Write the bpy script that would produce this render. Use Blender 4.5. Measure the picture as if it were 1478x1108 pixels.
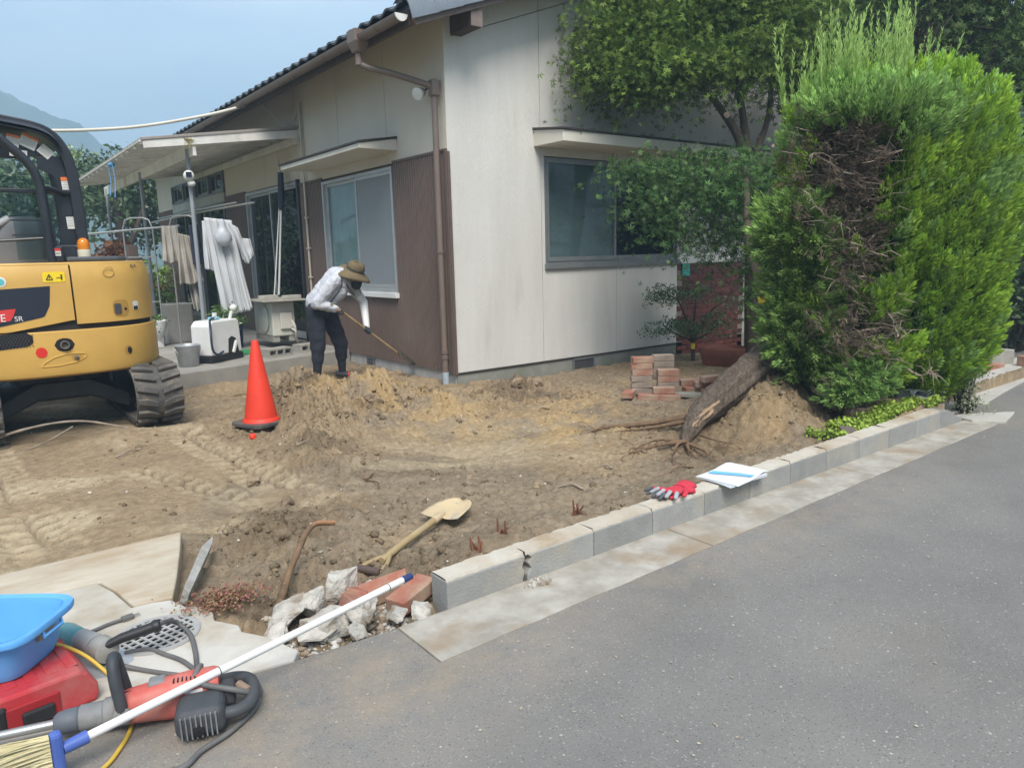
import bpy, bmesh, math, random
import numpy as np
from mathutils import Vector, Matrix, Euler
from math import sin, cos, pi, radians, sqrt, atan2

for o in list(bpy.data.objects): bpy.data.objects.remove(o)
SC = bpy.context.scene
COL = SC.collection
rnd = random.Random(7)
RNG = np.random.default_rng(11)

# ------------------------------------------------------------------ camera
cam = bpy.data.cameras.new('camera'); cam_o = bpy.data.objects.new('camera', cam); COL.objects.link(cam_o)
yaw, pitch, roll = radians(52.6812), radians(-10.0304), radians(-1.4566)
_f = Vector((cos(pitch)*cos(yaw), cos(pitch)*sin(yaw), sin(pitch)))
_r = Vector((sin(yaw), -cos(yaw), 0)); _u = _r.cross(_f)
_r2 = cos(roll)*_r + sin(roll)*_u; _u2 = -sin(roll)*_r + cos(roll)*_u
M = Matrix((_r2, _u2, -_f)).transposed().to_4x4(); M.translation = Vector((-4.441, -6.864, 1.382))
cam_o.matrix_world = M
cam.sensor_width = 36; cam.lens = 25.69; cam.clip_start = .05; cam.clip_end = 5000
SC.camera = cam_o

# ------------------------------------------------------------------ world, sun, exposure
SUN_AZ, SUN_EL = radians(206), radians(52)       # azimuth clockwise from +Y
wd = bpy.data.worlds.new('World'); SC.world = wd; wd.use_nodes = True
nt = wd.node_tree; nt.nodes.clear()
def wn(t): return nt.nodes.new(t)
sky = wn('ShaderNodeTexSky'); sky.sky_type = 'NISHITA'; sky.sun_disc = False
sky.sun_elevation = SUN_EL; sky.sun_rotation = SUN_AZ; sky.air_density = 1.2; sky.dust_density = 2.5; sky.ozone_density = 1.5
tc = wn('ShaderNodeTexCoord'); mp = wn('ShaderNodeMapping'); mp.inputs['Scale'].default_value = (1.6, 1.6, 4.5)
nz = wn('ShaderNodeTexNoise'); nz.inputs['Scale'].default_value = 1.7; nz.inputs['Detail'].default_value = 6; nz.inputs['Roughness'].default_value = .55
rp = wn('ShaderNodeValToRGB'); rp.color_ramp.elements[0].position = .36; rp.color_ramp.elements[0].color = (.40,)*3+(1,)
rp.color_ramp.elements[1].position = .68; rp.color_ramp.elements[1].color = (.97,)*3+(1,)
mxw = wn('ShaderNodeMix'); mxw.data_type = 'RGBA'
mxw.inputs['B'].default_value = (5.6, 6.1, 6.6, 1)      # thin bright cloud veil
bg = wn('ShaderNodeBackground'); bg.inputs['Strength'].default_value = .105
out = wn('ShaderNodeOutputWorld')
L = nt.links.new
L(tc.outputs['Generated'], mp.inputs['Vector']); L(mp.outputs['Vector'], nz.inputs['Vector']); L(nz.outputs['Fac'], rp.inputs['Fac'])
L(rp.outputs['Color'], mxw.inputs['Factor']); L(sky.outputs['Color'], mxw.inputs['A']); L(mxw.outputs['Result'], bg.inputs['Color'])
L(bg.outputs['Background'], out.inputs['Surface'])
sl = bpy.data.lights.new('sun', 'SUN'); sl.energy = 2.7; sl.angle = radians(26); sl.color = (1, .955, .89)
so = bpy.data.objects.new('sun', sl); COL.objects.link(so); so.location = (0, 0, 30)
sd = Vector((sin(SUN_AZ)*cos(SUN_EL), cos(SUN_AZ)*cos(SUN_EL), sin(SUN_EL)))
so.rotation_euler = sd.to_track_quat('Z', 'Y').to_euler()
vs = SC.view_settings; vs.view_transform = 'Standard'; vs.look = 'None'; vs.exposure = 1.42; vs.gamma = 1; vs.use_curve_mapping = False

# ------------------------------------------------------------------ materials
MATS = {}
def mk(name, c1, c2=None, scale=6, rough=.75, bump=0, bscale=60, metal=0, spec=.4, lo=.35, hi=.65, c3=None, s3=1.2, f3=(.5, .7), attr=None, trans=0, stretch=None, coat=0, detail=6, rough2=None, bdist=.01, alpha=1):
    if name in MATS: return MATS[name]
    m = bpy.data.materials.new(name); m.use_nodes = True; n = m.node_tree.nodes; l = m.node_tree.links.new
    b = n['Principled BSDF']; b.inputs['Roughness'].default_value = rough; b.inputs['Metallic'].default_value = metal
    b.inputs['Specular IOR Level'].default_value = spec; b.inputs['Coat Weight'].default_value = coat
    t = n.new('ShaderNodeTexCoord'); vec = t.outputs['Object']
    if stretch:
        mpp = n.new('ShaderNodeMapping'); mpp.inputs['Scale'].default_value = stretch; l(vec, mpp.inputs['Vector']); vec = mpp.outputs['Vector']
    col = None
    def noise(s, d=detail):
        z = n.new('ShaderNodeTexNoise'); z.inputs['Scale'].default_value = s; z.inputs['Detail'].default_value = d; z.inputs['Roughness'].default_value = .6; l(vec, z.inputs['Vector']); return z.outputs['Fac']
    def ramp(src, a, bb):
        r = n.new('ShaderNodeMapRange'); r.inputs['From Min'].default_value = a; r.inputs['From Max'].default_value = bb; l(src, r.inputs['Value']); return r.outputs['Result']
    def mix(f, a, bcol, blend='MIX'):
        x = n.new('ShaderNodeMix'); x.data_type = 'RGBA'; x.blend_type = blend
        if isinstance(f, float): x.inputs['Factor'].default_value = f
        else: l(f, x.inputs['Factor'])
        for s_, v in (('A', a), ('B', bcol)):
            if isinstance(v, tuple): x.inputs[s_].default_value = v+(1,) if len(v) == 3 else v
            else: l(v, x.inputs[s_])
        return x.outputs['Result']
    if c2:
        fac = ramp(noise(scale), lo, hi); col = mix(fac, c1, c2)
        if rough2 is not None:
            rr = n.new('ShaderNodeMapRange'); rr.inputs['To Min'].default_value = rough; rr.inputs['To Max'].default_value = rough2; l(fac, rr.inputs['Value']); l(rr.outputs['Result'], b.inputs['Roughness'])
    if c3: col = mix(ramp(noise(s3, 5), f3[0], f3[1]), col if col is not None else c1, c3)
    if attr:
        a = n.new('ShaderNodeAttribute'); a.attribute_name = attr
        col = a.outputs['Color'] if col is None else mix(1.0, col, a.outputs['Color'], 'MULTIPLY')
    if col is None: b.inputs['Base Color'].default_value = c1+(1,)
    else: l(col, b.inputs['Base Color'])
    if bump:
        bp = n.new('ShaderNodeBump'); bp.inputs['Strength'].default_value = bump; bp.inputs['Distance'].default_value = bdist
        l(noise(bscale, 8), bp.inputs['Height']); l(bp.outputs['Normal'], b.inputs['Normal'])
    if trans:
        o = n['Material Output']; tb = n.new('ShaderNodeBsdfTranslucent'); ms = n.new('ShaderNodeMixShader'); ms.inputs['Fac'].default_value = trans
        if col is None: tb.inputs['Color'].default_value = c1+(1,)
        else: l(col, tb.inputs['Color'])
        l(b.outputs['BSDF'], ms.inputs[1]); l(tb.outputs['BSDF'], ms.inputs[2]); l(ms.outputs['Shader'], o.inputs['Surface'])
    if alpha < 1: b.inputs['Alpha'].default_value = alpha
    MATS[name] = m; return m
def glass(name, tint, rough=.02, alpha=.35):
    if name in MATS: return MATS[name]
    m = bpy.data.materials.new(name); m.use_nodes = True; n = m.node_tree.nodes; l = m.node_tree.links.new; n.clear()
    o = n.new('ShaderNodeOutputMaterial'); g = n.new('ShaderNodeBsdfGlossy'); g.inputs['Roughness'].default_value = rough
    t = n.new('ShaderNodeBsdfTransparent'); t.inputs['Color'].default_value = tint+(1,); fr = n.new('ShaderNodeFresnel'); fr.inputs['IOR'].default_value = 1.5
    ge = n.new('ShaderNodeNewGeometry'); mu = n.new('ShaderNodeMath'); mu.operation = 'MULTIPLY_ADD'; mu.inputs[1].default_value = -1; mu.inputs[2].default_value = 1; l(ge.outputs['Backfacing'], mu.inputs[0]); m2 = n.new('ShaderNodeMath'); m2.operation = 'MULTIPLY'; l(mu.outputs[0], m2.inputs[0]); l(fr.outputs['Fac'], m2.inputs[1])
    ms = n.new('ShaderNodeMixShader'); l(m2.outputs[0], ms.inputs['Fac']); l(t.outputs['BSDF'], ms.inputs[1]); l(g.outputs['BSDF'], ms.inputs[2]); l(ms.outputs['Shader'], o.inputs['Surface'])
    MATS[name] = m; return m

# ------------------------------------------------------------------ mesh helpers
def vnoise(x, y, seed=0):
    xi = np.floor(x).astype(np.int64); yi = np.floor(y).astype(np.int64); fx = x-xi; fy = y-yi
    def h(a, b):
        v = (a*374761393 + b*668265263 + seed*1442695041) & 0x7fffffff
        v = ((v ^ (v >> 13))*1274126177) & 0x7fffffff
        return ((v ^ (v >> 16)) & 0xffff)/65535.0
    u = fx*fx*fx*(fx*(fx*6-15)+10); w = fy*fy*fy*(fy*(fy*6-15)+10)
    return (h(xi, yi)*(1-u)+h(xi+1, yi)*u)*(1-w)+(h(xi, yi+1)*(1-u)+h(xi+1, yi+1)*u)*w
def fbm(x, y, s, oct=5, seed=0, g=.5):
    r = 0; a = 1; t = 0
    for i in range(oct):
        c, sn = cos(i*1.1+.3), sin(i*1.1+.3)
        r = r + a*vnoise((x*c-y*sn)*s+17.3*i, (x*sn+y*c)*s+5.1*i, seed+i); t += a; a *= g; s *= 2.03
    return r/t

class MB:
    def __init__(s): s.v = []; s.f = []
    def add(s, vs_, fs): k = len(s.v); s.v += [tuple(p) for p in vs_]; s.f += [tuple(i+k for i in f) for f in fs]; return s
    def box(s, c, d, rot=None, mat=None):
        x, y, z = d[0]/2, d[1]/2, d[2]/2
        P = [Vector(p) for p in ((-x,-y,-z),(x,-y,-z),(x,y,-z),(-x,y,-z),(-x,-y,z),(x,-y,z),(x,y,z),(-x,y,z))]
        if rot is not None:
            R = rot if isinstance(rot, Matrix) else Euler(rot).to_matrix(); P = [R @ p for p in P]
        return s.add([p+Vector(c) for p in P], [(0,3,2,1),(4,5,6,7),(0,1,5,4),(1,2,6,5),(2,3,7,6),(3,0,4,7)])
    def b2(s, lo, hi): return s.box([(a+b)/2 for a, b in zip(lo, hi)], [abs(b-a) for a, b in zip(lo, hi)])
    def tube(s, pts, r, n=8, caps=True, flat=1.0):
        pts = [Vector(p) for p in pts]; m = len(pts); rs = r if isinstance(r, (list, tuple)) else [r]*m
        up = None; k = len(s.v)
        for i, p in enumerate(pts):
            t = (pts[min(i+1, m-1)]-pts[max(i-1, 0)])
            t = t.normalized() if t.length > 1e-9 else Vector((0, 0, 1))
            if up is None:
                a = Vector((0, 0, 1)) if abs(t.z) < .9 else Vector((1, 0, 0)); up = (a-t*a.dot(t)).normalized()
            else:
                up = up-t*up.dot(t); up = up.normalized() if up.length > 1e-6 else t.orthogonal().normalized()
            w = t.cross(up)
            for j in range(n):
                a = 2*pi*j/n; s.v.append(tuple(p+(up*cos(a)*flat+w*sin(a))*rs[i]))
        for i in range(m-1):
            for j in range(n):
                a = k+i*n+j; b = k+i*n+(j+1) % n; s.f.append((a, b, b+n, a+n))
        if caps: s.f.append(tuple(k+j for j in range(n))[::-1]); s.f.append(tuple(k+(m-1)*n+j for j in range(n)))
        return s
    def lathe(s, prof, n=20, c=(0, 0, 0), R=None, caps=True):
        k = len(s.v); c = Vector(c)
        for r, z in prof:
            for j in range(n):
                p = Vector((r*cos(2*pi*j/n), r*sin(2*pi*j/n), z))
                if R is not None: p = R @ p
                s.v.append(tuple(p+c))
        m = len(prof)
        for i in range(m-1):
            for j in range(n):
                a = k+i*n+j; b = k+i*n+(j+1) % n; s.f.append((a, b, b+n, a+n))
        if caps: s.f.append(tuple(k+j for j in range(n))[::-1]); s.f.append(tuple(k+(m-1)*n+j for j in range(n)))
        return s
    def prism(s, poly, z0, z1, R=None, c=(0, 0, 0)):
        n = len(poly); c = Vector(c)
        P = [Vector((x, y, z0)) for x, y in poly]+[Vector((x, y, z1)) for x, y in poly]
        if R is not None: P = [R @ p for p in P]
        return s.add([p+c for p in P], [tuple(range(n))[::-1], tuple(range(n, 2*n))]+[(i, (i+1) % n, n+(i+1) % n, n+i) for i in range(n)])
    def grid(s, rows, close=False):
        k = len(s.v); m = len(rows); n = len(rows[0])
        for r in rows: s.v += [tuple(p) for p in r]
        for i in range(m-1):
            for j in range(n if close else n-1):
                a = k+i*n+j; b = k+i*n+(j+1) % n; s.f.append((a, b, b+n, a+n))
        return s
    def sphere(s, c, r, nu=10, nv=7):
        r = (r,)*3 if isinstance(r, (int, float)) else r
        prof = [(sin(pi*i/nv), -cos(pi*i/nv)) for i in range(nv+1)]; prof[0] = (.02, -1); prof[-1] = (.02, 1)
        k = len(s.v); s.lathe(prof, nu); s.v[k:] = [(c[0]+x*r[0], c[1]+y*r[1], c[2]+z*r[2]) for x, y, z in s.v[k:]]; return s
    def build(s, name, mat, parent=None, smooth=None, bevel=0, seg=2, loc=None, rot=None, fix=True):
        me = bpy.data.meshes.new(name); me.from_pydata(s.v, [], s.f)
        if fix:
            bm = bmesh.new(); bm.from_mesh(me); bmesh.ops.recalc_face_normals(bm, faces=bm.faces); bm.to_mesh(me); bm.free()
        return mesh_obj(name, me, mat, parent, smooth, bevel, seg, loc, rot)
def mesh_obj(name, me, mat, parent=None, smooth=None, bevel=0, seg=2, loc=None, rot=None):
    o = bpy.data.objects.new(name, me); COL.objects.link(o)
    if mat is not None: me.materials.append(mat)
    if parent is not None: o.parent = parent
    if loc is not None: o.location = loc
    if rot is not None: o.rotation_euler = rot
    if smooth is not None:
        me.polygons.foreach_set('use_smooth', [True]*len(me.polygons))
        if smooth > 0: 
            try: me.set_sharp_from_angle(angle=radians(smooth))
            except Exception: pass
    if bevel:
        b = o.modifiers.new('bevel', 'BEVEL'); b.width = bevel; b.segments = seg; b.limit_method = 'ANGLE'; b.angle_limit = radians(35); b.harden_normals = False
    return o
def dupo(o, parent=None, loc=None, rot=None, scale=None):
    c = o.copy(); COL.objects.link(c); c.parent = parent
    if loc is not None: c.location = loc
    if rot is not None: c.rotation_euler = rot
    if scale is not None: c.scale = scale
    return c
def tag(o, label=None, cat=None, group=None, kind=None):
    if label: o['label'] = label
    if cat: o['category'] = cat
    if group: o['group'] = group
    if kind: o['kind'] = kind
    return o
def thing(name, label, cat, loc=(0, 0, 0), rotz=0, group=None, rot=None):
    o = bpy.data.objects.new(name, None); COL.objects.link(o); o.location = loc; o.rotation_euler = rot or (0, 0, rotz); o.empty_display_size = .1
    return tag(o, label, cat, group)
def npmesh(name, V, F, mat, parent=None, smooth=False, cols=None, colname='col'):
    """V (n,3), F (m,k) arrays -> mesh object; cols per vertex"""
    me = bpy.data.meshes.new(name); m, k = F.shape
    me.vertices.add(len(V)); me.vertices.foreach_set('co', np.asarray(V, np.float32).ravel())
    me.loops.add(m*k); me.loops.foreach_set('vertex_index', F.astype(np.int32).ravel())
    me.polygons.add(m); me.polygons.foreach_set('loop_start', np.arange(0, m*k, k, dtype=np.int32)); me.polygons.foreach_set('loop_total', np.full(m, k, np.int32))
    me.update(calc_edges=True)
    if smooth: me.polygons.foreach_set('use_smooth', np.ones(m, bool))
    if cols is not None:
        a = me.color_attributes.new(colname, 'FLOAT_COLOR', 'POINT'); c4 = np.ones((len(V), 4), np.float32); c4[:, :3] = cols; a.data.foreach_set('color', c4.ravel())
    me.validate()
    o = bpy.data.objects.new(name, me); COL.objects.link(o); me.materials.append(mat)
    if parent is not None: o.parent = parent
    return o
def hull(name, pts, mat, parent=None, bevel=0, loc=None, rot=None, smooth=None):
    bm = bmesh.new()
    for p in pts: bm.verts.new(p)
    r = bmesh.ops.convex_hull(bm, input=bm.verts)
    bmesh.ops.delete(bm, geom=[e for e in set(r['geom_interior'])|set(r['geom_unused']) if isinstance(e, bmesh.types.BMVert)], context='VERTS')
    me = bpy.data.meshes.new(name); bm.to_mesh(me); bm.free()
    return mesh_obj(name, me, mat, parent, smooth, bevel, 2, loc, rot)
def text(name, s, size, mat, parent, loc, R, ext=.0015, align='CENTER', shear=0):
    c = bpy.data.curves.new(name, 'FONT'); c.body = s; c.size = size; c.extrude = ext; c.align_x = align; c.align_y = 'CENTER'; c.shear = shear
    t = bpy.data.objects.new(name, c); COL.objects.link(t)
    me = bpy.data.meshes.new_from_object(t.evaluated_get(bpy.context.evaluated_depsgraph_get())); bpy.data.objects.remove(t)
    o = mesh_obj(name, me, mat, parent); m4 = (R.to_4x4() if isinstance(R, Matrix) else Euler(R).to_matrix().to_4x4()); m4.translation = Vector(loc); o.matrix_local = m4; return o
def remesh(o, vox=.012, it=6, disp=0, dscale=.1):
    r = o.modifiers.new('remesh', 'REMESH'); r.mode = 'VOXEL'; r.voxel_size = vox; r.use_smooth_shade = True
    s_ = o.modifiers.new('smooth', 'SMOOTH'); s_.factor = .5; s_.iterations = it
    if disp:
        tx = bpy.data.textures.new('folds', 'CLOUDS'); tx.noise_scale = dscale; d = o.modifiers.new('folds', 'DISPLACE'); d.texture = tx; d.strength = disp; d.mid_level = .5
    return o
def bez(pts, n=8):
    """Catmull-Rom through pts"""
    P = [Vector(p) for p in pts]; P = [P[0]*2-P[1]]+P+[P[-1]*2-P[-2]]; R = []
    for i in range(1, len(P)-2):
        a, b, c, d = P[i-1:i+3]
        for j in range(n):
            t = j/n; R.append(.5*((2*b)+(c-a)*t+(2*a-5*b+4*c-d)*t*t+(3*b-a-3*c+d)*t**3))
    R.append(P[-2]); return R
def facing(n, up=(0, 0, 1)):
    """matrix whose z looks along n, y as near up as possible"""
    z = Vector(n).normalized(); x = Vector(up).cross(z).normalized(); y = z.cross(x); return Matrix((x, y, z)).transposed()
# ------------------------------------------------------------------ ground: terrain, road, slabs, hills, haze
SLAB_A = [(-7, -2.99), (-5.2, -2.985), (-3.634, -2.944), (-3.70, -3.2), (-3.79, -3.52), (-3.853, -3.722), (-4.0, -3.70), (-4.03, -3.5), (-4.07, -3.35), (-5.2, -3.32), (-7, -3.30)]
SLAB_B = [(-7, -3.306), (-5.2, -3.326), (-4.078, -3.357), (-4.038, -3.5), (-4.007, -3.707), (-3.93, -3.716), (-3.866, -3.74), (-3.83, -3.85), (-3.80, -3.87), (-3.76, -3.97), (-3.775, -4.04), (-3.714, -4.142), (-3.72, -4.2), (-3.66, -4.30), (-3.605, -4.47), (-3.641, -4.519), (-4.05, -4.465), (-4.49, -4.41), (-7, -4.15)]
def sstep(a, b, x): t = np.clip((x-a)/(b-a), 0, 1); return t*t*(3-2*t)
def segd(x, y, pts):
    """distance to polyline and parameter along it"""
    best = np.full(np.shape(x), 1e9); par = np.zeros(np.shape(x)); acc = 0
    for (x0, y0), (x1, y1) in zip(pts[:-1], pts[1:]):
        L2 = (x1-x0)**2+(y1-y0)**2; Ln = sqrt(L2); t = np.clip(((x-x0)*(x1-x0)+(y-y0)*(y1-y0))/L2, 0, 1)
        d = np.hypot(x-x0-t*(x1-x0), y-y0-t*(y1-y0)); m = d < best; best = np.where(m, d, best); par = np.where(m, acc+t*Ln, par); acc += Ln
    return best, par
BUMPS = [(-1.63, .18, .15, .45, .35, 0), (-1.17, -.25, .25, .42, .28, .3), (-.85, -.95, .10, .35, .18, -.3), (.35, -.85, .13, .5, .17, -.1), (-1.35, -2.2, -.11, .85, .6, -.5),
         (.85, -3.45, .40, .45, .42, 0), (.25, -3.80, .27, .32, .26, 0), (.5, -3.5, .10, .3, .25, 0), (-.25, -3.45, .07, .35, .25, 0), (-3.3, -3.02, .045, .28, .13, .4), (-2.95, -3.35, .04, .3, .25, 0), (-.3, -.35, -.05, .3, .3, 0),
         (-1.9, -.75, .08, .35, .3, 0), (-.2, -2.9, .04, .5, .3, 0), (-3.4, -.1, .07, .35, .2, 0), (-2.9, -.25, .05, .3, .15, 0), (1.5, -2.6, .06, .5, .4, 0), (-2.35, -4.1, .05, .4, .2, 0), (-3.38, -4.1, -.06, .2, .25, 0)]
def tracks(x, y):
    gr = np.zeros(np.shape(x)); ms = np.zeros(np.shape(x))
    for pts, wd_ in (([(-3.02, .2), (-2.98, -.9), (-2.88, -2.75)], .18), ([(-4.36, .2), (-4.3, -1.3), (-4.17, -2.75)], .18), ([(-3.55, -1.3), (-3.3, -2.1), (-3.05, -2.8)], .14)):
        dd, pp = segd(x, y, pts); msk = np.clip((wd_-dd)/.035, 0, 1)*sstep(.33, .45, fbm(x, y, 2.4, 3, 77)); ph = ((pp+.35*dd+.02*fbm(x, y, 5, 2, 78))/.125) % 1.0
        g_ = np.exp(-((ph-.5)/.17)**2)*np.where(dd < .022, 1.0, 1)+.7*np.exp(-(dd/.014)**2); gr = np.maximum(gr, msk*np.clip(g_, 0, 1)); ms = np.maximum(ms, msk)
    return gr, ms
def height(x, y):
    z = -.045+np.zeros(np.shape(x))
    z += -.06*sstep(.2, .8, x)*sstep(-1.3, -.5, y)
    bank = sstep(-3.85, -4.35, y)*sstep(-3.12, -2.7, x); z += .14*bank
    z += .05*sstep(.6, 1.1, x)*sstep(-3.9, -4.3, y)
    d, pr_ = segd(x, y, [(-1.85, .1), (-2.05, -.6), (-2.35, -1.7), (-2.5, -2.3)])
    wob = 1+.6*(fbm(x, y, 2.3, 3, 5)-.5)
    ridge = (.19-.05*pr_)*np.exp(-(d/(.25*wob))**2); z += ridge
    for bx, by, h, sx, sy, r in BUMPS:
        dx, dy = x-bx, y-by; c, s_ = cos(r), sin(r); a = (dx*c+dy*s_)/sx; b = (-dx*s_+dy*c)/sy
        z += h*np.exp(-(a*a+b*b))
    # how loose the soil is
    loose = .35+.9*np.clip(ridge/.1, 0, 1)
    flat = sstep(-2.75, -3.1, x)*sstep(-3.2, -2.8, y)
    loose = loose*(1-.80*flat)
    bas = np.exp(-(((x+1.35)/1.1)**2+((y+2.45)/.75)**2)); loose = loose*(1-.55*bas)
    for bx, by, w in ((-1.2, -.3, .6), (.6, -3.6, .6), (-3.2, -3.1, .35), (-.6, -.9, .5), (.4, -.9, .5), (-1.9, -.6, .6), (-3.3, -4.1, .4)): loose = loose+.75*np.exp(-(((x-bx)**2+(y-by)**2)/w**2))
    n1 = fbm(x, y, 1.7, 4, 1)-.5; n2 = fbm(x, y, 6, 4, 21)-.5; n3 = fbm(x, y, 17, 4, 31, .6)
    bil = np.abs(fbm(x, y, 9, 3, 61)-.5)*2
    rid = 1-np.abs(fbm(x, y, 5.5, 4, 91, .55)-.5)*4
    z += .08*n1+.085*n2*loose+.11*(n3-.5)*loose+.06*np.clip(.25-bil, -1, .25)*loose*.9-.075*np.clip(rid-.68, 0, 1)*loose
    n5 = fbm(x, y, 11, 3, 95, .5); z += .045*sstep(.52, .60, n5)*loose*.55
    n4 = fbm(x, y, 33, 3, 81, .6); z += .018*np.clip(n4-.50, 0, 1)*6*loose*.85
    # scrape marks left by the bucket
    u = x*.80-y*.60; v = x*.60+y*.80
    z += .010*(fbm(u*.5, v*7.0, 1, 4, 41)-.5)*(bas+.6*flat)
    # track imprints
    tk = tracks(x, y); z += -.050*tk[0]-.006*tk[1]
    # paved and built areas: soil stays below them
    sl_ = sstep(-3.60, -3.68, x+.26*np.clip(-2.944-y, 0, .8)-.05*np.clip(-y-3.75, 0, 1)*3)*sstep(-2.90, -2.965, y)
    z = z*(1-sl_)+(-.07)*sl_
    low = sstep(-4.43, -4.50, y)*sstep(-3.0, -3.06, x); z = z*(1-low)-.05*low
    ho = sstep(-.03, .05, x)*sstep(-.03, .05, y); z = z*(1-ho)-.2*ho
    te = sstep(-2.5, -2.38, x)*sstep(2.05+.25*np.clip(x+2.42, 0, 3), 2.2+.25*np.clip(x+2.42, 0, 3), y); z = z*(1-te)-.12*te
    return z, loose, ridge, bas, flat
X0, X1, Y0, Y1, ST = -5.6, 4.7, -4.56, 2.9, .0145
gx = np.arange(X0, X1, ST); gy = np.arange(Y0, Y1, ST); GX, GY = np.meshgrid(gx, gy)
GZ, LO, RI, BA, FL = height(GX, GY)
# keep soil off the kerb: nothing in front of its back face
kf = (GX > -3.03) & (GY < -4.435) & (GX < 1.8); GZ = np.where(kf, -.1, GZ)
kf = (GX > 1.75) & (GY < -4.2); GZ = np.where(kf, -.1, GZ)
def zt(x, y):
    i = min(max((x-X0)/ST, 0), len(gx)-2); j = min(max((y-Y0)/ST, 0), len(gy)-2); a, b = int(i), int(j); u, v = i-a, j-b
    return float((GZ[b, a]*(1-u)+GZ[b, a+1]*u)*(1-v)+(GZ[b+1, a]*(1-u)+GZ[b+1, a+1]*u)*v)
nyg, nxg = GX.shape
idx = np.arange(nyg*nxg).reshape(nyg, nxg)
Fq = np.stack([idx[:-1, :-1], idx[:-1, 1:], idx[1:, 1:], idx[1:, :-1]], -1).reshape(-1, 4)
tan = np.array([.325, .248, .158]); pale = np.array([.47, .385, .258]); dark = np.array([.128, .096, .064]); ochre = np.array([.46, .320, .155]); grey = np.array([.245, .200, .148])
def lerp(c, t, f): return c*(1-f[..., None])+t*f[..., None]
cc = np.broadcast_to(tan, GX.shape+(3,)).copy()
cc = lerp(cc, grey, sstep(.42, .62, fbm(GX, GY, .9, 4, 201))*.7)
cc = lerp(cc, dark, sstep(.46, .64, fbm(GX, GY, 2.6, 5, 211))*.65*np.clip(LO, .2, 1.2))
u_ = GX*.80-GY*.60; v_ = GX*.60+GY*.80
st_ = .5*fbm(u_*.6, v_*3.0, 1, 5, 221)+.5*fbm(GX, GY, 2.1, 4, 222)
cc = lerp(cc, pale, np.clip(sstep(.42, .60, st_)*(FL*.95+BA*.65), 0, 1))
cc = lerp(cc, dark, np.clip(sstep(.55, .70, fbm(u_*.5, v_*3.3, 1, 4, 231))*BA*.75, 0, 1))
for ox, oy, w, k in ((-.5, -2.7, .38, .8), (-.25, -2.2, .5, .6), (-1.0, -1.5, .6, .55), (-1.3, -.2, .7, .6), (.3, -1.6, .5, .55), (.2, -3.9, .35, .5), (-.9, -.8, .5, .5), (-1.2, 1.2, .8, .5)):
    cc = lerp(cc, ochre, k*np.exp(-(((GX-ox)**2+(GY-oy)**2)/w**2))*sstep(.36, .58, fbm(GX, GY, 4, 4, 241)))
for ox, oy, w, k in ((-3.25, -3.05, .3, .6), (-.1, -3.6, .5, .5), (-2.4, -.9, .4, .4), (-3.3, -4.1, .3, .5), (.9, -3.5, .6, .35), (-3.7, .4, .5, .5)):
    cc = lerp(cc, dark, k*np.exp(-(((GX-ox)**2+(GY-oy)**2)/w**2)))
_tg, _tm = tracks(GX, GY); cc = lerp(cc, pale*.95, _tm*.55*(1-_tg)); cc = lerp(cc, grey*.8, _tg*.75)  # pressed plates pale; groove colour darkened for moist soil plus painted-in shade
cc *= (.80+.40*fbm(GX, GY, 38, 3, 251))[..., None]
dirt_m = mk('dirt', (1, .99, .97), (.80, .76, .72), 22, .95, 1, 75, spec=.12, lo=.4, hi=.62, attr='col', bdist=.016)
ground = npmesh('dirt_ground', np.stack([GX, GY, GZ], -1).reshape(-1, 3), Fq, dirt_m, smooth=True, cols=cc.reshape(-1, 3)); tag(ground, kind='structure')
far_m = mk('far_ground', (.16, .17, .07), (.25, .21, .13), .5, .95)
tag(MB().add([(-900, -900, -.32), (900, -900, -.32), (900, 900, -.32), (-900, 900, -.32)], [(0, 1, 2, 3)]).build('ground', far_m), kind='structure')

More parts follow.
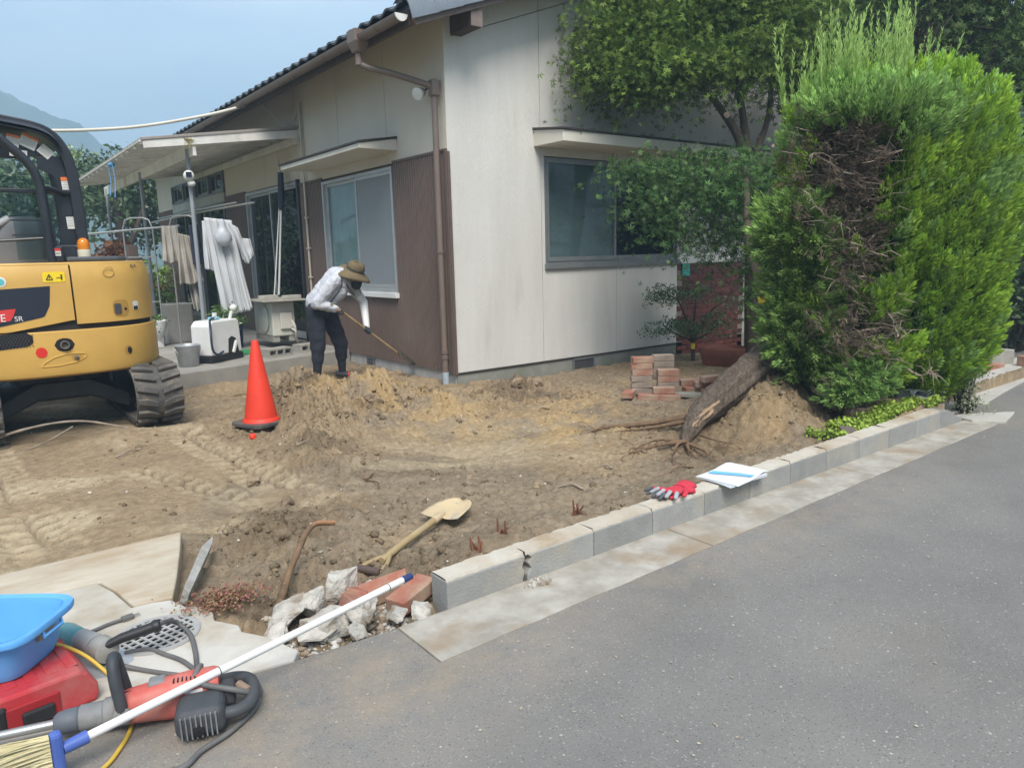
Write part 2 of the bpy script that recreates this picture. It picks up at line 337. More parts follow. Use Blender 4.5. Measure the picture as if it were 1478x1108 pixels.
# road: asphalt with light aggregate
def asphalt():
    m = mk('asphalt', (.152, .146, .137), (.196, .186, .172), 1.3, .9, 1, 110, c3=(.215, .19, .158), s3=.55, f3=(.55, .75), spec=.25, bdist=.004)
    n = m.node_tree.nodes; l = m.node_tree.links.new; b = n['Principled BSDF']; src = b.inputs['Base Color'].links[0].from_socket
    t = n.new('ShaderNodeTexCoord')
    def vor(s, a, bb, col, src):
        v = n.new('ShaderNodeTexVoronoi'); v.inputs['Scale'].default_value = s; v.inputs['Randomness'].default_value = 1; l(t.outputs['Object'], v.inputs['Vector'])
        sp = n.new('ShaderNodeSeparateColor'); l(v.outputs['Color'], sp.inputs['Color'])
        th = n.new('ShaderNodeMapRange'); th.inputs['From Min'].default_value = a; th.inputs['From Max'].default_value = bb; l(sp.outputs['Red'], th.inputs['Value'])
        dd = n.new('ShaderNodeMapRange'); dd.inputs['From Min'].default_value = .32; dd.inputs['From Max'].default_value = .18; l(v.outputs['Distance'], dd.inputs['Value'])
        mu = n.new('ShaderNodeMath'); mu.operation = 'MULTIPLY'; l(th.outputs['Result'], mu.inputs[0]); l(dd.outputs['Result'], mu.inputs[1])
        x = n.new('ShaderNodeMix'); x.data_type = 'RGBA'; l(mu.outputs['Value'], x.inputs['Factor']); l(src, x.inputs['A']); x.inputs['B'].default_value = col+(1,); return x.outputs['Result']
    src = vor(85, .45, .95, (.30, .285, .26), src); src = vor(105, .5, .95, (.07, .068, .066), src); src = vor(150, .4, .9, (.25, .24, .22), src); src = vor(60, .955, .99, (.42, .39, .33), src); src = vor(200, .5, .9, (.06, .06, .06), src)
    # soil carried out of the site: along the gutter strip and round the tools
    def stain(cx, cy, sx_, sy_, k, src):
        mp_ = n.new('ShaderNodeMapping'); mp_.inputs['Location'].default_value = (-cx/sx_, -cy/sy_, 0); mp_.inputs['Scale'].default_value = (1/sx_, 1/sy_, 1); l(t.outputs['Object'], mp_.inputs['Vector'])
        gr = n.new('ShaderNodeTexGradient'); gr.gradient_type = 'SPHERICAL'; l(mp_.outputs['Vector'], gr.inputs['Vector'])
        nz_ = n.new('ShaderNodeTexNoise'); nz_.inputs['Scale'].default_value = 5; nz_.inputs['Detail'].default_value = 9; nz_.inputs['Roughness'].default_value = .75; l(t.outputs['Object'], nz_.inputs['Vector'])
        r1 = n.new('ShaderNodeMapRange'); r1.inputs['From Min'].default_value = .38; r1.inputs['From Max'].default_value = .66; l(nz_.outputs['Fac'], r1.inputs['Value'])
        m1 = n.new('ShaderNodeMath'); m1.operation = 'MULTIPLY'; l(gr.outputs['Fac'], m1.inputs[0]); l(r1.outputs['Result'], m1.inputs[1]); m2 = n.new('ShaderNodeMath'); m2.operation = 'MULTIPLY'; m2.use_clamp = True; m2.inputs[1].default_value = k; l(m1.outputs[0], m2.inputs[0])
        x = n.new('ShaderNodeMix'); x.data_type = 'RGBA'; l(m2.outputs[0], x.inputs['Factor']); l(src, x.inputs['A']); x.inputs['B'].default_value = (.33, .255, .175, 1); return x.outputs['Result']
    src = stain(-3.7, -4.75, 1.3, .7, .6, src); src = stain(-1.5, -4.9, 3.2, .40, .45, src)
    l(src, b.inputs['Base Color']); return m
rd = MB().add([(-80, -4.0, 0), (-7, -4.145, 0), (-4.49, -4.405, 0), (-3.641, -4.514, 0), (-3.25, -4.545, 0), (-3.25, -4.85, 0), (1.86, -4.77, 0), (2.1, -3.7, 0), (9, -3.3, 0), (80, -2, 0), (80, -13, 0), (-80, -13, 0)], [tuple(range(12))[::-1]])
tag(rd.build('road', asphalt(), fix=False), kind='structure')

conc = mk('concrete_gutter', (.40, .375, .33), (.27, .245, .205), 5.5, .92, .8, 90, lo=.36, hi=.62, c3=(.27, .205, .14), s3=2.6, f3=(.50, .68), spec=.2, bdist=.004)
# concrete gutter strip in cast lengths
gs = tag(thing('gutter_strip', None, None), kind='structure')
xs = [-3.25, -1.72, -.12, 1.86]
for a, b in zip(xs[:-1], xs[1:]):
    ya, yb = -4.85+.08*(a+3.25)/5.11, -4.85+.08*(b+3.25)/5.11; g = .004; q = []
    n = 10
    front = [(a+g+(b-a-2*g)*i/n, ya+(yb-ya)*i/n+rnd.uniform(-.004, .004)) for i in range(n+1)]
    MB().prism(front+[(b-g, -4.548), (a+g, -4.548)], -.08, .006).build('slab', conc, gs, bevel=.004)
conc2 = mk('concrete_patch', (.45, .43, .39), (.36, .34, .30), 2.5, .93, .5, 70, spec=.2)
for nm, P, z in (('concrete_apron', [(1.78, -4.62), (1.92, -4.80), (2.35, -4.72), (2.05, -4.52), (1.85, -4.44)], .02), ('concrete_apron', [(1.9, -4.40), (2.6, -4.42), (3.3, -4.33), (4.0, -4.26), (6.6, -4.05), (6.7, -3.6), (2.6, -3.75)], .014)):
    tag(MB().prism(P, -.05, z).build(nm, conc2, bevel=.006), kind='structure')
slabA = mk('slab_sandy', (.40, .34, .26), (.49, .435, .35), 1.8, .92, .5, 60, c3=(.35, .27, .18), s3=2.4, f3=(.44, .66), spec=.2, stretch=(1, 2.2, 1), bdist=.004)
slabB = mk('slab_grey', (.42, .395, .35), (.51, .485, .44), 2.5, .92, .5, 60, c3=(.33, .275, .20), s3=2.6, f3=(.45, .68), spec=.2, bdist=.004)
sl0 = tag(thing('concrete_yard_slab', None, None), kind='structure')
MB().prism(SLAB_A, -.09, .014).build('slab', slabA, sl0, bevel=.008)
MB().prism(SLAB_B, -.09, .011).build('slab', slabB, sl0, bevel=.006)
terr_m = mk('terrace_concrete', (.33, .31, .275), (.24, .225, .195), 2.2, .9, .4, 50, spec=.2)
te = MB().prism([(-2.42, 2.13), (-1.2, 2.42), (-.002, 2.74), (-.002, 8.2), (-2.36, 8.2)], -.14, .12)
tag(te.build('terrace', terr_m, bevel=.012), kind='structure')

# wooded hill and the air in front of it
th_ = np.linspace(radians(62), radians(112), 320); dist = np.linspace(200, 520, 60)
TT, DD = np.meshgrid(th_, dist)
crest = np.interp(np.degrees(th_), [62, 70, 77.5, 80.5, 81.7, 84, 85.3, 87.7, 94, 103, 112], [8, 22, 46, 53, 59, 66, 71, 79, 94, 100, 60])
prof = np.interp(dist, [200, 260, 376, 450, 520], [0, .22, 1.0, .8, .3])
HZ = prof[:, None]*crest[None, :]*1.0
HX = -4.4+DD*np.cos(TT); HY = -6.9+DD*np.sin(TT)
HZ = HZ*(.93+.14*fbm(HX, HY, .012, 3, 301))+(9*(fbm(HX, HY, .13, 3, 302)-.4)*np.clip(HZ/12, 0, 1))-.3
hi = np.arange(HX.size).reshape(HX.shape)
tag(npmesh('hills', np.stack([HX, HY, HZ], -1).reshape(-1, 3), np.stack([hi[:-1, :-1], hi[:-1, 1:], hi[1:, 1:], hi[1:, :-1]], -1).reshape(-1, 4), mk('forest_hill', (.035, .060, .025), (.075, .11, .045), .12, .95)), kind='structure')
hz_m = bpy.data.materials.new('haze'); hz_m.use_nodes = True; hn = hz_m.node_tree.nodes; hn.clear()
ho = hn.new('ShaderNodeOutputMaterial'); pv = hn.new('ShaderNodeVolumePrincipled'); pv.inputs['Color'].default_value = (.50, .76, 1, 1); pv.inputs['Density'].default_value = .0042; pv.inputs['Anisotropy'].default_value = 0
hz_m.node_tree.links.new(pv.outputs['Volume'], ho.inputs['Volume'])
tag(MB().b2((-540, -540, -1.2), (540, 540, 118)).build('haze', hz_m), 'pale bluish summer haze hanging in the air', 'haze', kind='stuff')
# ------------------------------------------------------------------ house
HB = thing('house', 'cream stucco single storey house with brown ribbed siding and dark tiled roof', 'house')
stucco = mk('stucco', (.66, .64, .60), (.59, .57, .53), 1.6, .95, .7, 75, c3=(.50, .47, .415), s3=2.2, f3=(.58, .90), spec=.15, bdist=.014, stretch=(1.6, 1.6, .28))
stucco_l = mk('stucco_warm', (.60, .555, .475), (.56, .51, .43), 1.1, .95, .5, 75, spec=.15, bdist=.01)
brown = mk('brown_siding', (.135, .092, .074), (.165, .115, .094), 1.5, .5, .1, 40, c3=(.20, .15, .125), s3=.8, f3=(.6, .85), spec=.4)
brown_d = mk('brown_trim', (.115, .078, .062), (.135, .095, .078), 3, .5, spec=.4)
pipe_m = mk('brown_pvc', (.155, .112, .090), (.185, .138, .112), 2, .42, spec=.5)
seam_m = mk('joint_sealant', (.42, .40, .36), rough=.8)
found_w = mk('painted_foundation', (.52, .51, .49), (.40, .385, .36), 3, .85, .3, 40, c3=(.25, .22, .18), s3=2, f3=(.55, .75))
found_g = mk('grey_foundation', (.27, .265, .235), (.20, .205, .17), 2, .9, .3, 40, c3=(.155, .165, .12), s3=1.5, f3=(.5, .7))
alu = mk('aluminium', (.55, .56, .57), (.48, .49, .50), 8, .38, metal=.6, spec=.5)
alu_g = mk('grey_aluminium', (.22, .23, .235), (.27, .28, .285), 6, .4, metal=.5)
white_p = mk('white_paint', (.74, .74, .72), (.66, .65, .62), 3, .5)
awn_m = mk('awning_cream', (.66, .62, .54), (.60, .56, .48), 2, .8, .2, 60)
flash = mk('dark_flashing', (.05, .038, .036), (.075, .06, .055), 4, .45, metal=.3)
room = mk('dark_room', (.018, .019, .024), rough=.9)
def rake(x): return 3.60+.37*x
# --- gable wall: stucco panels with open joints, split again along a line under the verge
def panel(x0, x1, za, zb, zc, zd, nm='wall_panel'):
    """front face in the plane y=0: bottom za..zb, top zc..zd (left..right)"""
    MB().add([(x0, 0, za), (x1, 0, zb), (x1, 0, zd), (x0, 0, zc), (x0, .1, za), (x1, .1, zb), (x1, .1, zd), (x0, .1, zc)], [(0,1,2,3),(7,6,5,4),(0,4,5,1),(1,5,6,2),(2,6,7,3),(3,7,4,0)]).build(nm, stucco, HB, bevel=.002, seg=1)
PX = [.0, 1.30, 2.567, 3.78, 5.08, 6.3, 7.6]; g = .0035
for a, b in zip(PX[:-1], PX[1:]):
    a += g; b -= g; ta, tb = rake(a)+.02, rake(b)+.02
    z0 = .077 if b < 3.8 else 1.30
    if 1.2 < a < 3:
        panel(a, b, .077, .077, 1.24, 1.24); panel(a, b, 2.52, 2.52, ta, tb)
    else: panel(a, b, z0, z0, ta, tb)
    panel(a, b, ta+.008, tb+.008, ta+.55, tb+.55)
panel(1.30+g, 1.352, 1.2405, 1.2405, 2.5195, 2.5195)
MB().b2((.02, .101, -.2), (7.6, .13, 3.55)).build('joint_backing', seam_m, HB)
# --- long wall above the siding
for a, b, z0 in ((.0, 1.34, 2.50), (1.34, 2.68, 2.50), (2.68, 4.15, 2.50), (4.15, 5.6, 2.58), (5.6, 7.80, 2.58), (11.82, 13.3, 2.62)):
    MB().b2((0, a+g if a > 0 else .0025, z0), (.1, b-g, 3.895)).build('wall_panel', stucco_l, HB, bevel=.002, seg=1)
MB().b2((0, 7.805, 3.12), (.1, 11.815, 3.895)).build('wall_panel', stucco_l, HB)
MB().b2((.101, .14, -.2), (.13, 13.3, 3.7)).build('joint_backing', seam_m, HB)
# --- ribbed metal siding
def ribs(y0, y1, z0, z1, nm='siding_panel', x=-.004):
    p = .0505; rows = []; n = max(1, int(round((y1-y0)/p))); p = (y1-y0)/n; prof = []
    for i in range(n):
        for t, d in ((0, 0), (.62, 0), (.70, .011), (.92, .011)): prof.append((x-.013+d, y0+(i+t)*p))
    prof.append((x-.013, y1))
    m = MB().grid([[(a, b, z0) for a, b in prof], [(a, b, z1) for a, b in prof]])
    m.build(nm, brown, HB, fix=False)
    MB().b2((x+.0, y0, z0), (x+.02, y1, z1)).build('siding_backing', brown_d, HB)
ribs(.045, 1.20, .077, 2.488); ribs(1.2005, 3.30, .077, .885); ribs(3.3005, 4.12, .077, 2.488); ribs(6.66, 7.85, .12, 2.57); ribs(11.9, 13.3, .12, 2.6)
for a, b, z in ((.0, 1.2, 2.489), (3.29, 4.13, 2.489), (6.64, 7.85, 2.571)): MB().b2((-.026, a, z), (.0, b, z+.03)).build('top_trim', brown_d, HB, bevel=.003)
MB().b2((-.03, -.012, .06), (.0, .044, 2.488)).b2((-.02, -.03, .06), (.012, -.0025, 2.488)).build('corner_trim', brown_d, HB, bevel=.003)
# --- foundation and vents
MB().b2((.02, .012, -.4), (7.6, .1, .072)).build('foundation', found_g, HB)
MB().b2((.012, .022, -.4), (.1, 8.2, .072)).build('foundation', found_w, HB)
MB().b2((.0, -.004, .06), (3.78, .012, .0765)).build('drip_flashing', flash, HB)
def vent(c0, c1, z0, z1, wall):
    m = MB(); s = MB()
    P = (lambda t, z, d: (t, -d, z)) if wall == 'r' else (lambda t, z, d: (-d, t, z))
    def bx(mm, a, b, za, zb, d0, d1): mm.b2(P(a, za, d0), P(b, zb, d1))
    w = .022
    bx(m, c0, c1, z0, z0+w, -.03, .008); bx(m, c0, c1, z1-w, z1, -.03, .008); bx(m, c0, c0+w, z0+w, z1-w, -.03, .008); bx(m, c1-w, c1, z0+w, z1-w, -.03, .008)
    v = m.build('floor_vent', alu_g, HB)
    bx(s, c0+w, c1-w, z0+w, z1-w, -.011, -.0095); n = 16
    for i in range(n): t = c0+w+(c1-c0-2*w)*(i+.5)/n; bx(s, t-.004, t+.004, z0+w, z1-w, -.009, .0)
    s.build('grille', mk('vent_grille', (.14, .145, .15), rough=.5, metal=.5), v)
vent(1.78, 2.16, -.115, .055, 'r'); vent(2.0, 2.22, -.09, .07, 'l')
# --- windows
clear = glass('window_glass', (.80, .86, .86)); dim = glass('window_glass_dim', (.55, .60, .62))
cur_w = mk('white_curtain', (.58, .66, .66), (.50, .58, .58), 2, .9, trans=.2); cur_g = mk('grey_blind', (.155, .185, .19), (.185, .215, .22), 1.5, .8, stretch=(1, 1, 6)); cur_d = mk('dark_blind', (.045, .055, .065), (.06, .07, .08), 1.5, .8); screen = mk('insect_screen', (.215, .235, .245), (.245, .265, .275), .8, .6, .3, 220, spec=.5)
def window(name, y0, y1, z0, z1, fm, split, panes, sill=True, wall='l', fw=.04, proud=.03):
    """wall 'l': plane x=0, coordinate y; wall 'r': plane y=0, coordinate x"""
    P = (lambda t, z, d: (-d, t, z)) if wall == 'l' else (lambda t, z, d: (t, -d, z))
    def bx(mm, a, b, za, zb, d0, d1): return mm.b2(P(a, za, d0), P(b, zb, d1))
    m = MB(); bx(m, y0, y1, z0, z0+fw, -.09, proud); bx(m, y0, y1, z1-fw, z1, -.09, proud); bx(m, y0, y0+fw, z0+fw, z1-fw, -.09, proud); bx(m, y1-fw, y1, z0+fw, z1-fw, -.09, proud)
    W = m.build(name, fm, HB, bevel=.003)
    if sill: s = MB(); bx(s, y0-.02, y1+.02, z0-.065, z0-.0005, -.02, proud+.035); s.build('sill', fm if wall == 'r' else white_p, W, bevel=.004)
    rng = [y0+fw, split, y1-fw]
    for i in range(2):
        a, b = rng[i], rng[i+1]; d = .012 if i == 0 else -.022; sw = .032
        if i == 0: b += .02
        else: a -= .02
        f = MB(); e = .001
        bx(f, a+e, b-e, z0+fw+e, z0+fw+.055, d-.03, d); bx(f, a+e, b-e, z1-fw-.04, z1-fw-e, d-.03, d); bx(f, a+e, a+sw, z0+fw+.055, z1-fw-.04, d-.03, d); bx(f, b-sw, b-e, z0+fw+.055, z1-fw-.04, d-.03, d)
        S = f.build('sash', fm, W, bevel=.002)
        q = MB(); bx(q, a+sw, b-sw, z0+fw+.055, z1-fw-.04, d-.019, d-.013); q.build('pane', panes[i][0], S)
        if panes[i][1] is not None:
            n = 60; lo = []; hi_ = []
            for k in range(n+1):
                t = a+.005+(b-a-.01)*k/n; fo = .12 if wall == 'r' else 1.0; dd = d-.048+fo*(.012*sin(k*.9)+.005*sin(k*2.3))
                lo.append(P(t, z0+fw, dd)); hi_.append(P(t, z1-fw, dd))
            MB().grid([lo, hi_]).build('curtain', panes[i][1], W, smooth=0)
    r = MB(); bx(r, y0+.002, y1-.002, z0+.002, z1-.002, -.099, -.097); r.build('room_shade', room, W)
    return W
window('window', 1.215, 3.285, .95, 2.462, alu, 2.24, ((screen, None), (clear, cur_w)))
window('window', 1.356, 3.775, 1.262, 2.508, alu_g, 2.53, ((clear, cur_g), (dim, cur_d)), wall='r', proud=.004, fw=.022)
# sliding garden door
window('sliding_door', 4.19, 6.60, .15, 2.56, alu, 5.45, ((dim, None), (dim, None)), sill=False, fw=.05)
dk = MB().b2((-.05, 4.125, .1), (.0, 4.185, 2.58)).build('shutter_rail', mk('near_black_trim', (.02, .022, .03), rough=.4), HB)
# row of high windows and the dim openings under them
for i in range(4):
    y0 = 7.86+i*.985; window('high_window', y0, y0+.975, 2.70, 3.11, alu_g, y0+.48, ((dim, None), (dim, None)), sill=False, fw=.03)
MB().b2((-.02, 7.86, 2.52), (.05, 11.85, 2.695)).build('lintel', mk('lintel_grey', (.42, .42, .39), (.36, .36, .33), 2, .6), HB)
for i in range(2):
    y0 = 7.9+i*1.98; window('sliding_door', y0, y0+1.95, .2, 2.515, alu_g, y0+1.0, ((dim, None), (dim, None)), sill=False, fw=.04)
# --- awnings over the windows
def wedge(nm, P, y0, y1, zw, zf, zb, dep, mat, par):
    """P(t, z, d): wall coordinate t, height z, distance d out of the wall"""
    v = [P(t, z, d) for t in (y0, y1) for d, z in ((.001, zb), (dep, zb), (dep, zf), (.001, zw))]
    return MB().add(v, [(0,1,2,3),(7,6,5,4),(0,4,5,1),(1,5,6,2),(2,6,7,3),(3,7,4,0)]).build(nm, mat, par, bevel=.004)
Pl = lambda t, z, d: (-d, t, z)
Pr = lambda t, z, d: (t, -d, z)
a1 = wedge('awning', Pl, 1.09, 3.56, 2.765, 2.685, 2.628, .5, awn_m, HB)
a2 = wedge('awning', Pr, 1.20, 6.25, 2.80, 2.735, 2.615, .52, awn_m, HB)
for P, y0, y1, zw, zf, dep, par in ((Pl, 1.07, 3.58, 2.768, 2.688, .52, a1), (Pr, 1.18, 6.27, 2.803, 2.738, .54, a2)):
    v = [P(t, z+h, d) for t in (y0, y1) for d, z, h in ((.0015, zw, 0), (dep, zf, 0), (dep, zf, .022), (.0015, zw, .022))]
    MB().add(v, [(0,1,2,3),(7,6,5,4),(0,4,5,1),(1,5,6,2),(2,6,7,3),(3,7,4,0)]).build('awning_flashing', flash, par, bevel=.002)
# --- red tiled entrance wall with white cap
tile_m = [mk('red_tile_%d' % i, c, (c[0]*.75, c[1]*.75, c[2]*.75), 5, .35, .1, 50, spec=.5) for i, c in enumerate(((.13, .030, .024), (.10, .024, .020), (.155, .040, .030)))]
BW = MB().b2((3.79, .012, -.35), (5.35, .1, 1.195)).build('tiled_wall', mk('tile_grout', (.24, .19, .17), rough=.9), HB)
MB().b2((3.785, -.03, 1.197), (5.37, .12, 1.295)).build('wall_cap', white_p, BW, bevel=.004)
tw, thh = .222, .072; tmesh = []
for i in range(3): tmesh.append(MB().box((0, 0, 0), (tw-.011, .014, thh-.011)).build('tile', tile_m[i], BW, bevel=.002, seg=1))
k = 0
for r in range(21):
    off = 0 if r % 2 == 0 else tw/2
    for c in range(8):
        x = 3.79+tw/2+c*tw-off
        if x-tw/2 < 3.785 or x+tw/2 > 5.36: continue
        o = tmesh[k] if k < 3 else dupo(tmesh[rnd.randrange(3)], BW)
        o.location = (x, .0055+rnd.uniform(-.001, .001), -.30+r*thh); k += 1
# dark porch beyond the tiled wall
MB().b2((5.4, .5, -.2), (7.6, .52, 2.6)).build('porch_door', mk('porch_door', (.03, .03, .035), rough=.5), HB)
MB().b2((3.80, .02, 1.30), (7.6, .0995, 1.305)).build('porch_ledge', white_p, HB)
# --- roof
rf_m = mk('kawara', (.045, .052, .065), (.075, .085, .105), 6, .33, spec=.6, coat=.2)
wood_d = mk('dark_timber', (.055, .038, .034), (.085, .062, .055), 5, .75, .3, 40, stretch=(6, 6, 1)); wood_b = mk('soffit_board', (.30, .21, .13), (.25, .17, .10), 3, .8); wood_w = mk('weathered_verge', (.14, .105, .095), (.21, .165, .15), 7, .8, .3, 40)
ex, ez, sl_r, RX = -.62, 3.70, .37, 7.6
RO = MB()
RO.add([(ex, -.40, ez), (RX, -.40, ez+sl_r*(RX-ex)), (RX, 13.9, ez+sl_r*(RX-ex)), (ex, 13.9, ez), (ex, -.40, ez+.05), (RX, -.40, ez+.05+sl_r*(RX-ex)), (RX, 13.9, ez+.05+sl_r*(RX-ex)), (ex, 13.9, ez+.05)], [(0,1,2,3),(7,6,5,4),(0,4,5,1),(1,5,6,2),(2,6,7,3),(3,7,4,0)])
RO.add([((RX+.002), -.40, ez+sl_r*(RX-ex)), (2*RX+.6, -.40, ez), (2*RX+.6, 13.9, ez), ((RX+.002), 13.9, ez+sl_r*(RX-ex)), ((RX+.002), -.40, ez+.05+sl_r*(RX-ex)), (2*RX+.6, -.40, ez+.05), (2*RX+.6, 13.9, ez+.05), ((RX+.002), 13.9, ez+.05+sl_r*(RX-ex))], [(0,1,2,3),(7,6,5,4),(0,4,5,1),(1,5,6,2),(2,6,7,3),(3,7,4,0)])
roof = RO.build('roof', rf_m, HB)
# tiles: eave courses and the verge
ang = math.atan(sl_r)
def tile(w=.272, d=.33):
    rows = []; n = 9
    for j, (yy, th2) in enumerate(((0, 0), (d, 0))):
        rows.append([(yy, w*(i/n-.5)*1.04, .03+.018*sin(2*pi*i/n*1.0+.6)) for i in range(n+1)])
    m = MB().grid(rows); k = len(m.v)
    low = [(x, y, z-.022) for x, y, z in rows[0]]; m.grid([low, rows[0]]); return m
tl = tile().build('tile', rf_m, roof, smooth=40); nt_ = 52
for c in range(3):
    for i in range(nt_):
        o = tl if (c == 0 and i == 0) else dupo(tl, roof)
        s = -.03+c*.285; o.location = (ex-.03+s*cos(ang), -.24+i*.272, ez+.045+.012*c*0+s*sin(ang)); o.rotation_euler = (0, -ang, 0)
# remaining field as one ribbed sheet
rows = []; ny = 420
for j in range(2):
    x = ex+.80 if j == 0 else RX
    rows.append([(x, -.38+14.2*i/ny, ez+.075+sl_r*(x-ex)+.026*sin(2*pi*(14.2*i/ny)/.272)) for i in range(ny+1)])
MB().grid(rows).build('tile_field', rf_m, roof, smooth=0)
vt = MB()
rows = []
for x in (0, .33):
    rows.append([(x, -.02, -.16), (x, -.025, -.02), (x, .0, .055), (x, .06, .075), (x, .16, .06), (x, .24, .03)])
vt.grid(rows); vt.grid([[(p[0], p[1]+.012, p[2]-.014) for p in rows[0]], rows[0]])
v0 = vt.build('verge_tile', mk('kawara_verge', (.15, .175, .21), (.20, .225, .26), 5, .3, spec=.6, coat=.2), roof, smooth=35, bevel=0)
for i in range(29):
    o = v0 if i == 0 else dupo(v0, roof); s = -.06+i*.295
    o.location = (ex+s*cos(ang), -.44-.002*(i % 2), ez+.075+s*sin(ang)); o.rotation_euler = (0, -ang+radians(1.2), 0)
# verge board, purlin ends, soffit, fascia
def beam(nm, p0, p1, w, h, mat, par=HB, bevel=.004):
    p0, p1 = Vector(p0), Vector(p1); t = (p1-p0); Ln = t.length; q = t.to_track_quat('X', 'Z').to_matrix()
    return MB().box((p0+p1)/2, (Ln, w, h), q).build(nm, mat, par, bevel=bevel)
beam('verge_board', (ex+.03, -.405, ez-.07), (RX, -.405, ez-.07+sl_r*(RX-ex-.03)), .03, .14, wood_w)
beam('purlin', (.16, .05, 3.76), (.16, -.39, 3.76), .14, .18, wood_d); MB().box((.16, -.394, 3.76), (.142, .006, .182)).build('purlin_end', wood_w, HB)
beam('purlin', (2.4, .05, 4.47), (2.4, -.37, 4.47), .13, .17, wood_d)
sf = MB(); sf.add([(ex+.02, -.38, ez-.012), (-.001, -.38, ez-.012+sl_r*.6), (-.001, 13.8, ez-.012+sl_r*.6), (ex+.02, 13.8, ez-.012), (ex+.02, -.38, ez-.03), (-.001, -.38, ez-.03+sl_r*.6), (-.001, 13.8, ez-.03+sl_r*.6), (ex+.02, 13.8, ez-.03)], [(0,1,2,3),(7,6,5,4),(0,4,5,1),(1,5,6,2),(2,6,7,3),(3,7,4,0)])
sf.build('soffit', wood_b, HB)
MB().add([(0, -.38, rake(0)+.24), (7.5, -.38, rake(7.5)+.24), (7.5, .02, rake(7.5)+.24), (0, .02, rake(0)+.24)], [(0,1,2,3)]).build('verge_soffit', wood_d, HB)
beam('fascia', (ex+.012, -.38, ez-.06), (ex+.012, 13.8, ez-.06), .022, .15, wood_d)
# gutter with brackets, hopper, downpipe
gxc, gzc = -.70, 3.655
def chan(y0, y1, r, nm, mat, par):
    n = 10; ro = []; 
    prof = [(gxc+r*cos(pi+pi*i/n), gzc+r*sin(pi+pi*i/n)*1.0) for i in range(n+1)]+[(gxc+(r-.006)*cos(2*pi-pi*i/n), gzc+(r-.006)*sin(2*pi-pi*i/n)) for i in range(n+1)]
    rows = [[(x, y0, z) for x, z in prof], [(x, y1, z) for x, z in prof]]
    m = MB().grid(rows, close=True); k = len(prof); m.f.append(tuple(range(k))); m.f.append(tuple(range(k, 2*k))); return m.build(nm, mat, par, smooth=30)
GU = chan(-.36, 13.8, .062, 'gutter', pipe_m, HB)
for y in (0.08, .95, 1.35, 2.3, 3.25, 4.2, 5.2, 6.2, 7.2, 8.2, 9.2): chan(y-.012, y+.012, .067, 'gutter_joint', pipe_m, GU)
endc = MB().prism([(gxc+.068*cos(pi+pi*i/12), gzc+.068*sin(pi+pi*i/12)) for i in range(13)], 0, .012, Matrix(((1,0,0),(0,0,1),(0,1,0))), (0, -.375, 0)).build('gutter_end_cap', white_p, GU)
hp = MB(); rws = []
for z, sx, sy in ((3.715, .085, .10), (3.60, .085, .10), (3.50, .05, .055)): rws.append([(gxc-sx, .55-sy, z), (gxc+sx, .55-sy, z), (gxc+sx, .55+sy, z), (gxc-sx, .55+sy, z)])
hp.grid(rws, close=True); hp.f.append((8, 9, 10, 11)); hp.build('hopper', pipe_m, GU, bevel=.012)
dpx, dpy = -.075, .10
pts = bez([(gxc, .55, 3.52), (gxc, .55, 3.42), (gxc+.05, .52, 3.37), (gxc+.30, .34, 3.285), (dpx-.06, dpy+.04, 3.175), (dpx, dpy, 3.13)], 6)
DP = MB().tube(pts, .034, 12).build('downpipe', pipe_m, HB, smooth=50)
MB().tube([(dpx, dpy, 3.2), (dpx, dpy, .07)], .034, 14).build('vertical_pipe', pipe_m, DP, smooth=50)
MB().box((dpx, dpy, 3.14), (.09, .10, .17)).build('pipe_junction', pipe_m, DP, bevel=.015)
MB().tube([(gxc, .55, 3.44), (gxc, .55, 3.38)], .041, 12).build('elbow', pipe_m, DP, smooth=50)
for z in (1.435, .32, .26): MB().lathe([(.034, z-.018), (.043, z-.018), (.043, z-.004), (.0395, z-.002), (.0395, z+.002), (.043, z+.004), (.043, z+.018), (.034, z+.018)], 14, (dpx, dpy, 0)).build('pipe_collar', pipe_m, DP, smooth=40)
MB().tube([(dpx, dpy, .09), (dpx, dpy, -.2)], .038, 14).build('drain_stub', mk('grey_pvc', (.36, .42, .46), (.30, .35, .38), 4, .5), DP, smooth=50)
# cream conduit down the siding, with straps, and the loose cable under the eave
cond_m = mk('cream_conduit', (.56, .50, .41), (.48, .42, .33), 3, .5)
CD = MB().tube([(-.045, 3.86, 3.62), (-.045, 3.86, 2.6), (-.045, 3.86, .3)], .017, 8).build('conduit', cond_m, HB, smooth=50)
st = MB()
for z in (2.75, 2.0, 1.55, 1.12, .7): st.b2((-.068, 3.82, z-.012), (-.02, 3.90, z+.012))
st.build('conduit_strap', cond_m, CD, bevel=.004)
MB().tube(bez([(-.42, 4.35, 3.68), (-.3, 4.25, 3.5), (-.17, 4.1, 3.35), (-.08, 3.95, 3.42), (-.05, 3.87, 3.6)], 6), .014, 8).build('eave_cable', mk('grey_cable_cover', (.40, .37, .33), rough=.6), HB, smooth=50)
